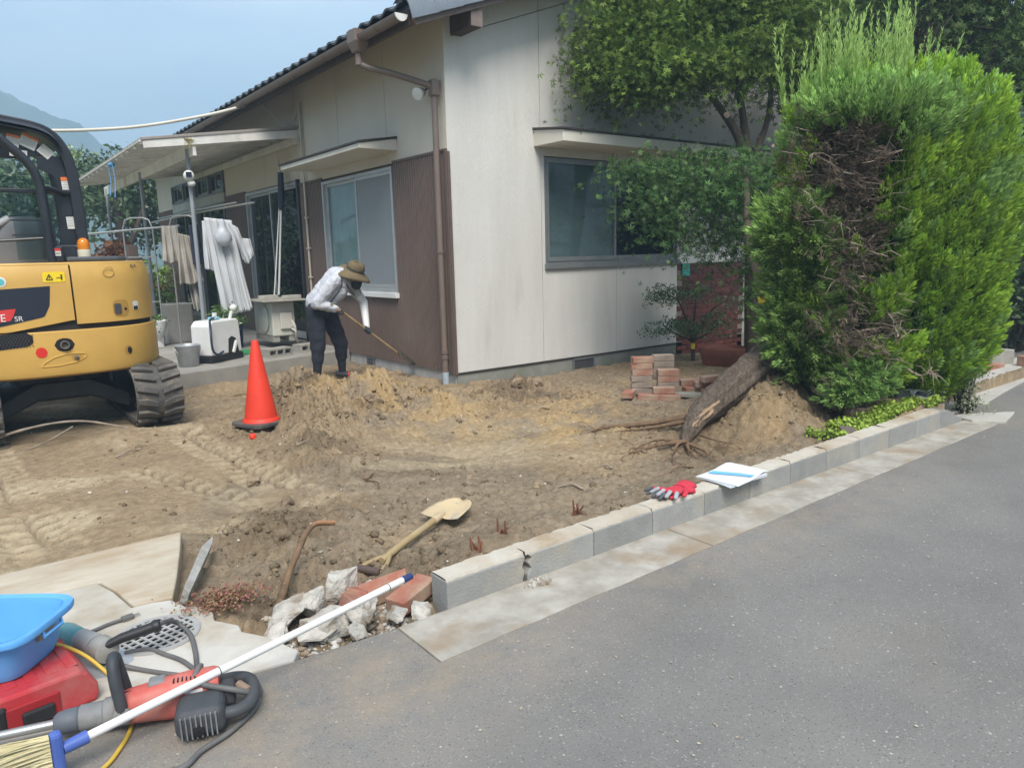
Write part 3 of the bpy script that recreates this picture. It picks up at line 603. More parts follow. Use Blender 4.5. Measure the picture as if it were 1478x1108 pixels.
# ------------------------------------------------------------------ vegetation
leaf_m = mk('maple_leaf', (1, 1, 1), rough=.5, attr='col', trans=.28, spec=.15)
leaf_m2 = mk('glossy_leaf', (1, 1, 1), rough=.38, attr='col', trans=.15, spec=.5)
jun_m = mk('juniper_scale', (1, 1, 1), rough=.7, attr='col', trans=.35, spec=.04)
bark = mk('grey_bark', (.115, .090, .070), (.065, .050, .040), 9, .95, 1, 45, stretch=(5, 5, 1), spec=.1, bdist=.02)
bark_j = mk('juniper_bark', (.29, .23, .178), (.13, .10, .078), 7, .95, 1, 38, stretch=(7, 7, 1), spec=.1, bdist=.03)
root_m = mk('root_bark', (.21, .135, .082), (.125, .080, .050), 14, .9, .8, 60, spec=.15)
dead_m = mk('dead_twig', (.34, .28, .22), (.20, .158, .12), 12, .95, spec=.1)
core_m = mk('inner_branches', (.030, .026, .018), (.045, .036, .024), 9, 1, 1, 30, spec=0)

def frames(D, rng):
    D = D/np.linalg.norm(D, axis=1, keepdims=True); a = rng.normal(size=D.shape); X = np.cross(D, a); X /= np.linalg.norm(X, axis=1, keepdims=True); return X, np.cross(D, X), D
def stamp(PV, PF, PC, P, D, S, T, rng):
    """copy prototype vertices PV (axis z) to points P along D with scale S and tint T"""
    X, Y, Z = frames(D, rng); n = len(P); k = len(PV)
    V = P[:, None, :]+S[:, None, None]*(PV[None, :, 0:1]*X[:, None, :]+PV[None, :, 1:2]*Y[:, None, :]+PV[None, :, 2:3]*Z[:, None, :])
    F = (PF[None]+(np.arange(n)*k)[:, None, None]).reshape(-1, PF.shape[1])
    C = np.clip(PC[None]*T[:, None, :], 0, 1)
    return V.reshape(-1, 3), F, C.reshape(-1, 3)
def merge(parts):
    V, F, C = [], [], []; k = 0
    for v, f, c in parts: V.append(v); F.append(f+k); C.append(c); k += len(v)
    return np.concatenate(V), np.concatenate(F), np.concatenate(C)
def leaves(P, N, size, rng, lobes=1, cols=((.05, .1, .02), (.1, .16, .03)), aspect=.5, wob=.5):
    """one leaf per point: normal N, random heading; lobes>1 gives a palmate star"""
    N = N+rng.normal(scale=wob, size=N.shape); X, Y, Z = frames(N, rng); n = len(P); S = size*(.7+.6*rng.random(n))
    out = []; t = rng.random(n)[:, None]; C = np.array(cols[0])*(1-t)+np.array(cols[1])*t; C *= (.75+.5*rng.random(n))[:, None]
    fat = .27
    angs = [0] if lobes == 1 else [radians(a) for a in ((0, 48, -48, 100, -100) if lobes == 5 else (0, 55, -55))]
    for i, a in enumerate(angs):
        Ls = 1 if i == 0 else (.9 if i < 3 else .6); w = (aspect if lobes == 1 else fat)
        d = cos(a)*Y+sin(a)*X; e = -sin(a)*Y+cos(a)*X
        q = np.stack([P, P+S[:, None]*(d*.45*Ls+e*w*Ls*.5-Z*.03), P+S[:, None]*(d*Ls-Z*.16), P+S[:, None]*(d*.45*Ls-e*w*Ls*.5-Z*.03)], 1)
        out.append((q.reshape(-1, 3), np.arange(n*4).reshape(n, 4), np.repeat(C, 4, 0)))
    return merge(out)
def clusters(ell, ncl, rng, flat=.3):
    """leaf-pad centres on and inside an ellipsoid (cx,cy,cz,rh,rv)"""
    cx, cy, cz, rh, rv = ell; d = rng.normal(size=(ncl, 3)); d /= np.linalg.norm(d, axis=1, keepdims=True); r = rng.random(ncl)**.35
    return np.array([cx, cy, cz])+d*r[:, None]*np.array([rh, rh, rv]), d
def crown(ells, per_m3, rng, lsize, lobes, cols, nleaf=26, pad=.17, droop=.35):
    parts = []; cen = []
    for e in ells:
        n = max(6, int(per_m3*e[3]*e[3]*e[4]*4.2)); c, d = clusters(e, n, rng); cen.append(c)
        k = nleaf; off = rng.normal(size=(n, k, 3))*np.array([pad, pad, pad*.28]); rr = np.hypot(off[..., 0], off[..., 1]); off[..., 2] -= droop*rr*rr/pad
        P = (c[:, None]+off).reshape(-1, 3); N = np.concatenate([off[..., :2]*1.2, np.full((n, k, 1), .35)], -1).reshape(-1, 3)
        tint = np.repeat(.7+.6*rng.random(n), k)
        v, f, cc_ = leaves(P, N, lsize, rng, lobes, cols); q = len(cc_)//(len(P))
        reps = len(cc_)//(4*len(P)); tt = np.tile(np.repeat(tint, 4), reps); parts.append((v, f, np.clip(cc_*tt[:, None], 0, 1)))
    return merge(parts), np.concatenate(cen)
def twigs(mb, nodes, cen, rng, r0=.012, every=1, wig=.08):
    nodes = np.array(nodes)
    for c in cen[::every]:
        i = np.argmin(((nodes-c)**2).sum(1)+2.0*np.clip(nodes[:, 2]-c[2], 0, 9)); a = nodes[i]; m = (a+c)/2+rng.normal(size=3)*wig
        mb.tube([a, m, c], [r0, r0*.7, r0*.3], 5, False)

# --- Japanese maple against the gable wall
rg = np.random.default_rng(3)
MT = thing('maple_tree', 'green Japanese maple with several dark stems spreading over the gable wall', 'tree', (3.3, -1.55, 0))
base = np.array([3.3, -1.55, 0.0])
limbs = [[(3.3, -1.58, -.1), (3.27, -1.57, .8), (3.25, -1.56, 1.6), (3.28, -1.5, 2.2)], [(3.28, -1.5, 2.2), (3.18, -1.4, 2.65), (3.05, -1.27, 2.95), (2.85, -1.15, 3.2), (2.4, -.95, 3.45), (2.1, -.8, 3.8)], [(3.27, -1.5, 2.3), (3.32, -1.38, 2.75), (3.24, -1.3, 3.3), (3.1, -1.1, 3.9), (3.0, -.95, 4.5)],
         [(3.28, -1.5, 2.25), (3.5, -1.45, 2.62), (3.68, -1.42, 2.85), (3.78, -1.4, 3.25), (3.75, -1.3, 4.0)], [(3.26, -1.55, 1.9), (2.8, -1.6, 2.1), (2.3, -1.5, 2.15), (1.9, -1.3, 2.2)], [(3.26, -1.56, 1.5), (2.8, -1.75, 1.55), (2.3, -1.75, 1.6)], [(3.27, -1.56, 1.4), (3.42, -1.6, 1.8), (3.6, -1.7, 2.3), (3.75, -1.75, 2.9), (3.7, -1.65, 3.5)]]
tm = MB(); nodes = []
for i, Lm in enumerate(limbs):
    p = bez(Lm, 5); r0, r1 = [(.085, .07), (.06, .02), (.055, .02), (.05, .02), (.035, .012), (.03, .012), (.05, .02)][i]
    tm.tube([q-Vector(base) for q in p], [r0+(r1-r0)*j/(len(p)-1)*1.0 for j in range(len(p))], 9); nodes += [tuple(q) for q in p if q.z > 1.4]
up = [(2.15, -.73, 3.92, .75, .5), (2.99, -.94, 4.2, .9, .6), (3.67, -1.23, 4.2, .9, .60), (2.30, -.99, 3.50, .85, .28), (3.0, -1.3, 3.62, .7, .26), (1.86, -.71, 3.55, .5, .33), (3.61, -1.58, 3.82, .6, .33), (3.07, -.86, 4.76, 1.0, .6)]
lowe = [(1.74, -1.18, 2.26, .50, .15), (1.95, -1.3, 2.42, .35, .12), (2.35, -1.45, 2.42, .4, .14), (2.19, -1.52, 2.14, .6, .22), (2.65, -1.73, 2.2, .45, .40), (1.80, -1.4, 1.93, .45, .2), (2.16, -1.74, 1.70, .5, .28), (2.55, -1.90, 1.65, .32, .35), (2.50, -1.94, 1.22, .25, .2)]
(cv, cf, c_c), cen1 = crown(up, 175, rg, .056, 5, ((.050, .100, .020), (.19, .27, .048)))
(lv, lf, lc), cen2 = crown(lowe, 140, rg, .054, 5, ((.040, .090, .032), (.125, .215, .065)))
twigs(tm, nodes, np.concatenate([cen1, cen2]), rg, .011, 3)
bk = tm.build('trunk', bark, MT, smooth=60)
for i in range(0): pass
V, F, C_ = merge([(cv, cf, c_c), (lv, lf, lc)]); npmesh('crown', V-base, F, leaf_m, MT, cols=C_)
# pale pruning scars
for p, r in (((3.02, -1.335, 2.92), .035), ((3.73, -1.49, 2.60), .022)):
    MB().lathe([(r, -.004), (r, .004), (r*.6, .006)], 10, Vector(p)-Vector(base), facing((-.5, -.85, .1))).build('pruning_scar', mk('cut_wood', (.55, .42, .33), (.40, .27, .20), 30, .9), MT)

# --- second, darker tree behind the juniper
rg = np.random.default_rng(4)
DT = thing('broadleaf_tree', 'tall dark green broadleaf tree rising behind the clipped juniper', 'tree', (6.2, -1.9, 0)); b2_ = np.array([6.2, -1.9, 0.])
dk_e = [(5.06, -1.22, 4.21, .9, .7), (6.07, -1.72, 4.25, 1.0, .7), (6.86, -2.36, 4.13, 1.0, .8), (7.05, -2.93, 3.34, .7, .8), (5.54, -1.46, 3.62, .8, .5), (6.62, -1.95, 5.15, 1.4, .6), (6.3, -2.3, 3.3, .8, .5), (6.9, -2.7, 2.4, .7, .6)]
(V, F, C_), cen = crown(dk_e, 105, rg, .075, 5, ((.040, .080, .022), (.13, .19, .05)))
npmesh('crown', V-b2_, F, leaf_m, DT, cols=C_)
tm = MB(); nodes = []
for Lm, r0 in (([(6.2, -1.9, -.2), (6.2, -1.9, 1.5), (6.25, -2.0, 3.0), (6.4, -2.0, 4.6)], .13), ([(6.2, -1.9, 2.0), (5.7, -1.6, 3.2), (5.2, -1.3, 4.2)], .07), ([(6.2, -1.95, 2.0), (6.7, -2.4, 3.0), (7.0, -2.7, 4.0)], .07)):
    p = bez(Lm, 5); MB().tube([q-Vector(b2_) for q in p], [r0*(1-.75*j/(len(p)-1)) for j in range(len(p))], 9).build('trunk' if r0 > .1 else 'limb', bark, DT, smooth=60)

# --- clipped Chinese junipers: flame-like sprays on an uneven hull
def flame(n, L_, W_, rng, base_c, tip_c, ll=.050, lw=.013):
    t = rng.random(n)**.8; ang_ = rng.random(n)*2*pi; R = W_*np.sin(pi*np.clip(t, .02, 1)**.62)*(.55+.5*rng.random(n))
    P = np.stack([R*np.cos(ang_), R*np.sin(ang_), t*L_], 1); rad = np.stack([np.cos(ang_), np.sin(ang_), np.zeros(n)], 1)
    D = rad*(.55*(1-t))[:, None]+np.array([0, 0, 1.0])+rng.normal(scale=.22, size=(n, 3)); D /= np.linalg.norm(D, axis=1, keepdims=True)
    E_ = np.cross(D, rad+rng.normal(scale=.3, size=(n, 3))); E_ /= np.linalg.norm(E_, axis=1, keepdims=True); s = ll*(.6+.7*rng.random(n))[:, None]; w = lw*(.7+.6*rng.random(n))[:, None]
    V = np.stack([P, P+D*s*.5+E_*w, P+D*s, P+D*s*.5-E_*w], 1).reshape(-1, 3)
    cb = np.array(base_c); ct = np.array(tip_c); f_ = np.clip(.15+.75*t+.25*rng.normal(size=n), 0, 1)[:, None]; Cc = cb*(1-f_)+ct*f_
    return V, np.arange(4*n).reshape(n, 4), np.repeat(Cc, 4, 0)
def shoot(n, L_, rng):
    t = np.sort(rng.random(n))**1.0; P = np.stack([.03*np.sin(t*3)*t, .02*t*t, t*L_], 1); a = rng.random(n)*2*pi
    D = np.stack([np.cos(a)*.34, np.sin(a)*.34, np.ones(n)], 1); D /= np.linalg.norm(D, axis=1, keepdims=True); E_ = np.cross(D, rng.normal(size=(n, 3))); E_ /= np.linalg.norm(E_, axis=1, keepdims=True)
    s = (.095*(1-.62*t)*(.6+.6*rng.random(n)))[:, None]; w = s*.085
    V = np.stack([P, P+D*s*.5+E_*w, P+D*s, P+D*s*.5-E_*w], 1).reshape(-1, 3); c0 = np.array([.24, .38, .085]); c1 = np.array([.44, .60, .20]); f_ = np.clip(t+.2*rng.normal(size=n), 0, 1)[:, None]
    return V, np.arange(4*n).reshape(n, 4), np.repeat(c0*(1-f_)+c1*f_, 4, 0)
def hull_pts(axis, prof, n, rng, seed, lump=.10):
    """points and normals on a lumpy column: axis bottom/top points, prof = [(t, rx, ry)] along it"""
    a, b = np.array(axis[0]), np.array(axis[1]); ts = [p[0] for p in prof]; rx = np.interp
    t = rng.random(n*5); th = rng.random(n*5)*2*pi; R1 = np.interp(t, ts, [p[1] for p in prof]); front = np.clip(.62-.55*(np.cos(th)*.72+np.sin(th)*.69), .10, 1); keep = rng.random(n*5) < front*R1/max(p[1] for p in prof); t = t[keep][:n]; th = th[keep][:n]; n = len(t)
    R1 = np.interp(t, ts, [p[1] for p in prof]); R2 = np.interp(t, ts, [p[2] for p in prof])
    k = 1+lump*2*(fbm(th*1.6+3, t*6, 1.3, 3, seed)-.5)*1.3+.16*(fbm(th*5.5, t*7.5, 1.0, 2, seed+3)-.5)
    C0 = a+t[:, None]*(b-a); P = C0+np.stack([R1*k*np.cos(th), R2*k*np.sin(th), np.zeros(n)], 1)
    dR = np.gradient(np.interp(np.linspace(0, 1, 60), ts, [p[1] for p in prof]))*60/np.linalg.norm(b-a); nz_ = -np.interp(t, np.linspace(0, 1, 60), dR)
    N = np.stack([np.cos(th)/R1.clip(.1), np.sin(th)/R2.clip(.1), np.zeros(n)], 1); N /= np.linalg.norm(N, axis=1, keepdims=True); N[:, 2] = np.clip(nz_, -1, 2); N /= np.linalg.norm(N, axis=1, keepdims=True)
    return P, N, t
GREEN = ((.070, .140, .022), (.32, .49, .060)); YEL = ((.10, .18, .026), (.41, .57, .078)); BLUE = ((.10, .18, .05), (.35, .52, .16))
DEAD = [(.98, -4.02, 1.98, .34), (.86, -3.78, 1.98, .32), (1.14, -4.10, 2.02, .24), (1.0, -4.05, 1.66, .34), (.88, -3.88, 1.55, .30), (1.02, -4.12, 1.32, .30), (1.04, -4.22, .70, .22), (.84, -4.08, .78, .18)]
def juniper(parent, axis, prof, n, seed, cols, up=.75, size=1.0, dead=True, frac=(.55, .30, .15)):
    rng = np.random.default_rng(seed); P, N, t = hull_pts(axis, prof, n, rng, seed)
    if dead:
        ok = np.ones(len(P), bool)
        for dx, dy, dz, r in DEAD: ok &= (((P-np.array([dx, dy, dz]))**2).sum(1) > r*r*(.45+.75*rng.random(len(P)))) | (rng.random(len(P)) < .07)
        P, N, t = P[ok], N[ok], t[ok]
    P = P-N*.05; D = N*(1-up*.6)+np.array([0, 0, up])+rng.normal(scale=.13, size=P.shape)
    parts = []; sel = rng.choice(len(cols), len(P), p=frac[:len(cols)]); patch = fbm(P[:, 0]*1.3+P[:, 1], P[:, 2]*1.1, 1.2, 3, seed+9)
    sel = np.where((patch > .66) & (len(cols) > 2), 2, sel)
    for ci, (c0, c1) in enumerate(cols):
        for v in range(4):
            m = (sel == ci) & (np.arange(len(P)) % 4 == v)
            if m.sum() == 0: continue
            PV, PF, PC = flame(118, .155, .043, np.random.default_rng(seed*10+v), c0, c1, .034, .0044)
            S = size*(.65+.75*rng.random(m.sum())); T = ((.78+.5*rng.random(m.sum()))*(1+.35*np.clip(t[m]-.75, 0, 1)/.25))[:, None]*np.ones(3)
            parts.append(stamp(PV, PF, PC, P[m], D[m], S, T, rng))
    return merge(parts)
# upright juniper at the kerb corner
JB0 = np.array([2.05, -3.95, 0.])
JB = thing('juniper_tree', 'dense bright green clipped juniper standing upright at the end of the kerb', 'tree', tuple(JB0))
axB = ((1.95, -4.02, .12), (2.28, -3.86, 2.72)); prB = [(0, .38, .36), (.1, .56, .50), (.25, .72, .58), (.45, .86, .62), (.7, .92, .62), (.86, .86, .58), (.95, .66, .45), (1, .3, .25)]
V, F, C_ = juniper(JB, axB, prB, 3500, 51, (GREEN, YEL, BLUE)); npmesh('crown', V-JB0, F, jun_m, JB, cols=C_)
# leaning juniper: its roots torn out of the soil
JA0 = np.array([-.3, -3.5, 0.])
JA = thing('uprooted_juniper', 'juniper tipped over with bare torn roots, dead brown interior and wispy top', 'tree', tuple(JA0))
axA = ((1.15, -3.80, .20), (1.60, -3.82, 2.62)); prA = [(0, .22, .22), (.12, .42, .38), (.3, .46, .44), (.55, .50, .48), (.75, .64, .56), (.88, .72, .58), (.95, .56, .46), (1, .25, .2)]
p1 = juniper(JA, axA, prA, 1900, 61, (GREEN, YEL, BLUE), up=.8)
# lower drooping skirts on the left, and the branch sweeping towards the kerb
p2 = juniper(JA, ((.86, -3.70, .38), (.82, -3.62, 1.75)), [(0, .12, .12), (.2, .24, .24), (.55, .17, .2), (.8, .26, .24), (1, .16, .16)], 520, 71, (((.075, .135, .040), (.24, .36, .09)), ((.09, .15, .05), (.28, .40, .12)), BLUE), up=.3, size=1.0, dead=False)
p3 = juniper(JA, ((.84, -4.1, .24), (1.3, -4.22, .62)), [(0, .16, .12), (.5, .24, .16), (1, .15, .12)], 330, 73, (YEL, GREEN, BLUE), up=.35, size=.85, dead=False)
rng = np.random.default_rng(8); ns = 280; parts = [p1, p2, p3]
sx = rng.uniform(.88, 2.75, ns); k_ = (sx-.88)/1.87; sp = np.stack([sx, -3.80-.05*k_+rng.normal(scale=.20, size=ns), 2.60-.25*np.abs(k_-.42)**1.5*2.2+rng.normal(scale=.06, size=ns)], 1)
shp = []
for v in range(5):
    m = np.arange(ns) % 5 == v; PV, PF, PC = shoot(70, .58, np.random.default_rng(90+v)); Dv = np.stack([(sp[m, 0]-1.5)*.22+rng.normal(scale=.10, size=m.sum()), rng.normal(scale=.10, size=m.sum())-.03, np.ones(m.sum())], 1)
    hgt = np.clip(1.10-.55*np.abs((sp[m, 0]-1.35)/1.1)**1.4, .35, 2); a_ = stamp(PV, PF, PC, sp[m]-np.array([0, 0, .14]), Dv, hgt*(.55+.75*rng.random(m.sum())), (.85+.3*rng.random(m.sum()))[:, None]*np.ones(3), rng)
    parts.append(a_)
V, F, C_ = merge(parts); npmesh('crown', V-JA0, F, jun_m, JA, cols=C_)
# inner branch mass of both hulls
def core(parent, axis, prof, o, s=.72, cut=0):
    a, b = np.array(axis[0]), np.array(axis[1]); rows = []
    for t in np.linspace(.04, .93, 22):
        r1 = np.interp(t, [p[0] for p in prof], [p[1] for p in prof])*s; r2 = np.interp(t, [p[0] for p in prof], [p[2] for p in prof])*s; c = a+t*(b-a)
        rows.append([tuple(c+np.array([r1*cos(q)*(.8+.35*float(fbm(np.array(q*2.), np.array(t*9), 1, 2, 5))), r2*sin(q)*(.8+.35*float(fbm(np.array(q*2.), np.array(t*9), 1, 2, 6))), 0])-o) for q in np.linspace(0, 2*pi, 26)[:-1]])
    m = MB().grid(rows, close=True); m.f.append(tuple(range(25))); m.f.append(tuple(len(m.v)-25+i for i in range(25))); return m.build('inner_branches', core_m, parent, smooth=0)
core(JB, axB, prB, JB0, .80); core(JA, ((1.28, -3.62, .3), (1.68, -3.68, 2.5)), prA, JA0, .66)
# dead twigs in the open side
rng = np.random.default_rng(12); dm = MB()
cA = np.array([1.3, -3.65])
for i in range(330):
    d = DEAD[rng.integers(len(DEAD))]; p = np.array([d[0], d[1], d[2]])+rng.normal(size=3)*np.array([.16, .10, .17])
    a = np.array([cA[0]+rng.normal()*.1, cA[1]+rng.normal()*.08, p[2]+.05-.25*rng.random()]); a = p+(a-p)*rng.uniform(.25, .8); m = (a+p)/2+rng.normal(size=3)*.04
    e = p+(p-a)*.25+np.array([rng.normal()*.07, rng.normal()*.05, -.07*rng.random()+.02])
    r = rng.uniform(.002, .0055); dm.tube([a-JA0, m-JA0, p-JA0, e-JA0], [r*1.5, r, r*.7, r*.3], 4, False)
for Lm, r in (([(1.15, -3.7, 1.5), (.95, -3.95, 1.42), (.75, -4.0, 1.5), (.55, -3.9, 1.62), (.45, -3.8, 1.78)], .012), ([(1.1, -3.75, 1.0), (.9, -4.05, .98), (.7, -4.02, 1.1), (.5, -3.9, 1.18)], .011), ([(1.15, -3.85, .9), (1.05, -4.2, .8), (.98, -4.3, .62), (.85, -4.28, .5), (.78, -4.3, .32)], .012), ([(1.0, -4.25, .55), (1.1, -4.4, .42), (1.18, -4.45, .45), (1.3, -4.42, .4)], .008), ([(1.1, -3.8, 1.8), (.98, -4.05, 1.95), (1.05, -4.15, 2.25)], .012), ([(1.1, -3.7, 2.0), (.8, -3.95, 1.9), (.55, -3.8, 2.05)], .013), ([(1.08, -4.1, .95), (1.0, -4.22, .85), (1.08, -4.3, .72)], .008)):
    Lm = [(x_+.13, y_-.03, z_) for x_, y_, z_ in Lm]; p = bez(Lm, 5); dm.tube([q-Vector(JA0) for q in p], [r*(1-.8*j/(len(p)-1)) for j in range(len(p))], 6, False)
    for q in p[4::2]:
        for s in range(3):
            dr = Vector((rng.normal(), rng.normal()-.3, rng.normal()-.1)).normalized(); Ln = rng.uniform(.05, .16); dm.tube([q-Vector(JA0), q+dr*Ln*.5+Vector((0, 0, .01))-Vector(JA0), q+dr*Ln-Vector((0, 0, .02))-Vector(JA0)], [.004, .003, .0012], 4, False)
tag(dm.build('dead_twigs', dead_m, JA, fix=False), kind='stuff')
# brown withered needle tufts in the gap
PVd, PFd, PCd = flame(60, .16, .05, np.random.default_rng(5), (.060, .046, .035), (.165, .125, .09), .05, .0028)
n = 360; dsel = rng.integers(len(DEAD), size=n); P = np.array([[DEAD[i][0], DEAD[i][1]+.10, DEAD[i][2]] for i in dsel])+rng.normal(size=(n, 3))*np.array([.17, .08, .16]); Dd = np.stack([-.5+rng.normal(scale=.6, size=n), -.6+rng.normal(scale=.5, size=n), rng.normal(scale=.6, size=n)-.1], 1)
v, f, c = stamp(PVd, PFd, PCd, P, Dd, .6+.7*rng.random(n), (.6+.7*rng.random(n))[:, None]*np.ones(3), rng); tag(npmesh('withered_tufts', v-JA0, f, mk('withered', (1, 1, 1), rough=.95, attr='col', spec=.05), JA, cols=c), kind='stuff')
# leaning trunk with ridged bark, roots
tp = bez([(-.34, -3.52, -.02), (-.20, -3.48, .10), (.03, -3.44, .20), (.38, -3.44, .34), (.74, -3.47, .52), (1.02, -3.58, .85), (1.22, -3.66, 1.35), (1.35, -3.70, 2.1)], 7)
rr = np.interp(np.linspace(0, 1, len(tp)), [0, .08, .16, .28, .42, .6, 1], [.02, .045, .066, .095, .125, .115, .03]); rows = []
for i, p in enumerate(tp):
    t = (tp[min(i+1, len(tp)-1)]-tp[max(i-1, 0)]).normalized(); u_v = (Vector((0, 0, 1))-t*t.z).normalized(); w = t.cross(u_v); rw = []
    for j in range(36):
        a = 2*pi*j/36; k = 1+.09*sin(a*7+i*.16)+.07*sin(a*15-i*.23)+.07*rnd.uniform(-1, 1); rw.append(tuple(p+(u_v*cos(a)+w*sin(a))*rr[i]*k-Vector(JA0)))
    rows.append(rw)
MB().grid(rows, close=True).build('trunk', bark_j, JA, smooth=0)
torn = MB(); 
for i in range(9):
    a = rnd.uniform(-.5, .5); torn.tube(bez([(.05+rnd.uniform(-.05, .05), -3.46+rnd.uniform(-.06, .06), .25), (-.10+a*.1, -3.50+rnd.uniform(-.05, .05), .20), (-.24+a*.12, -3.53+rnd.uniform(-.06, .06), .11)], 3), [.022, .018, .016, .014, .012, .010, .006], 5)
tag(torn.build('torn_wood', mk('torn_wood', (.36, .25, .15), (.24, .16, .10), 20, .9, .8, 60), JA, loc=tuple(-JA0), smooth=40), kind='stuff')
rts = [([(0.03, -3.40, .14), (-.10, -3.18, .08), (-.22, -2.98, .03), (-.36, -2.80, -.04), (-.47, -2.70, -.06)], .032), ([(-.05, -3.36, .1), (-.2, -3.12, .03), (-.30, -3.02, .0), (-.42, -2.98, -.03)], .02), ([(-.32, -3.52, .0), (-.45, -3.5, .02), (-.58, -3.44, -.0), (-.72, -3.38, -.03)], .022),
       ([(-.34, -3.55, .0), (-.45, -3.66, .0), (-.52, -3.78, -.03)], .016), ([(-.34, -3.55, .01), (-.38, -3.72, .0), (-.42, -3.84, -.03)], .015), ([(-.33, -3.54, .02), (-.5, -3.6, .04), (-.62, -3.66, .0), (-.7, -3.75, -.03)], .013), ([(-.2, -3.56, .05), (-.22, -3.72, .04), (-.18, -3.84, .03)], .010), ([(-.3, -3.5, .0), (-.48, -3.4, .03), (-.6, -3.3, -.03)], .013), ([(.1, -3.3, .1), (.0, -3.05, .03), (-.05, -2.85, -.03)], .016)]
rng2 = random.Random(3)
for Lm, r in rts:
    Lm = [(x, y, max(z, zt(x, y)+r*.3)) for x, y, z in Lm]; p = bez(Lm, 5); rs = [r*(1-.75*j/(len(p)-1))*(1+.15*rng2.uniform(-1, 1)) for j in range(len(p))]
    ro = MB().tube([q-Vector(JA0) for q in p], rs, 7).build('root', root_m, JA, smooth=60); fr = MB()
    for s in range(7):
        q = p[rng2.randrange(len(p)//2, len(p))]; d = Vector((rng2.uniform(-1, .3), rng2.uniform(-1, .6), rng2.uniform(-.4, .4))).normalized(); Ln = rng2.uniform(.06, .2)
        fr.tube(bez([q-Vector(JA0), q+d*Ln*.5+Vector((rng2.uniform(-.02, .02), rng2.uniform(-.02, .02), .01))-Vector(JA0), q+d*Ln+Vector((0, 0, -.03))-Vector(JA0)], 3), .0028, 4)
    tag(fr.build('fine_roots', root_m, ro), kind='stuff')
# stem of the upright juniper
MB().tube(bez([(1.60, -4.05, .05), (1.68, -4.02, .4), (1.9, -3.98, 1.0)], 5), [.075, .065, .06, .06, .058, .055, .05, .05, .05, .05, .05], 10).build('trunk', bark_j, JB, loc=tuple(-JB0), smooth=60)
# --- trimmed stump with yellow tape
T2 = thing('thin_tree', 'slim two stemmed tree with a strip of yellow tape before the tiled wall', 'tree', (2.28, -2.58, 0)); t0 = Vector((2.28, -2.58, 0))
t2 = MB()
for Lm, r0, r1 in (([(2.3, -2.58, -.1), (2.22, -2.54, .55), (2.10, -2.46, 1.05), (2.06, -2.34, 1.55), (2.2, -2.2, 2.2)], .055, .03), ([(2.27, -2.57, .35), (2.32, -2.55, .7), (2.42, -2.48, 1.15), (2.45, -2.4, 1.7)], .03, .015)):
    p = bez(Lm, 6); t2.tube([q-t0 for q in p], [r0+(r1-r0)*j/(len(p)-1) for j in range(len(p))], 9)
t2.build('trunk', mk('pale_bark', (.20, .165, .125), (.12, .098, .075), 9, .95, .8, 40, spec=.1), T2, smooth=60)
(V, F, C_), cen = crown([(2.15, -2.25, 2.1, .4, .3), (2.5, -2.3, 1.8, .3, .3), (2.6, -2.2, 1.0, .25, .25)], 120, np.random.default_rng(6), .06, 5, ((.045, .10, .03), (.10, .19, .05)))
npmesh('crown', V-np.array(t0), F, leaf_m, T2, cols=C_)
yel = mk('yellow_tape', (.78, .60, .03), rough=.4)
tp_ = MB(); c = Vector((2.14, -2.49, .88)); d = Vector((-.12, .08, .5)).normalized(); tp_.tube([c-d*.035-t0, c+d*.035-t0], .056, 12, False); tp_.build('tape', yel, T2, smooth=0)
# --- cloud-pruned shrub
SH = thing('pruned_shrub', 'small dark green shrub pruned into tiers against the red tiled wall', 'shrub', (3.45, -.57, -.1)); s0 = Vector((3.45, -.57, -.1))
sh = MB()
pads = [(3.10, -.40, .82, .30, .13), (3.45, -.62, .86, .24, .12), (3.0, -.42, .42, .27, .12), (3.3, -.6, .40, .28, .13), (3.62, -.85, .42, .22, .18), (3.72, -.9, .72, .18, .12)]
for a in pads:
    p = bez([(3.45, -.57, -.12), (3.44, -.57, .15), ((3.45+a[0])/2, (-.57+a[1])/2, a[2]-.15), (a[0], a[1], a[2])], 4); sh.tube([q-s0 for q in p], [.022-.015*j/(len(p)-1) for j in range(len(p))], 6)
sh.build('trunk', bark, SH, smooth=60)
(V, F, C_), _ = crown(pads, 900, np.random.default_rng(9), .034, 1, ((.035, .085, .03), (.09, .18, .07)), 22, .07, .2); npmesh('crown', V-np.array(s0), F, leaf_m2, SH, cols=C_)
MB().tube([(3.44, -.57, .07), (3.44, -.57, .15)], .028, 10, False).build('tape', yel, SH, loc=tuple(-s0), smooth=0)
# --- dark hedge and climber by the driveway, variegated shrub at the kerb end
def bush(name, label, cat, ells, per, size, cols, seed, m=leaf_m2, pad=.12, group=None, lobes=1):
    o0 = np.array([ells[0][0], ells[0][1], 0.]); t = thing(name, label, cat, tuple(o0), group=group); (V, F, C_), cen = crown(ells, per, np.random.default_rng(seed), size, lobes, cols, 24, pad, .25); npmesh('foliage', V-o0, F, m, t, cols=C_)
    st = MB()
    for c in cen[::4]: st.tube([(ells[0][0]-o0[0]+(c[0]-o0[0])*.25, (c[1]-o0[1])*.25, -.02), tuple((c-o0)*np.array([.7, .7, .6])), tuple(c-o0)], [.012, .008, .003], 5, False)
    st.build('stem', bark, t); return t
bush('dark_hedge', 'tall shaded evergreen hedge beyond the driveway apron', 'hedge', [(6.3, -3.3, .75, .6, .65), (7.2, -3.4, 1.2, .7, .9), (6.5, -3.1, 1.6, .6, .7), (7.0, -3.0, 2.3, .7, .6), (5.7, -3.0, .5, .45, .45)], 95, .09, ((.022, .045, .016), (.06, .10, .03)), 21)
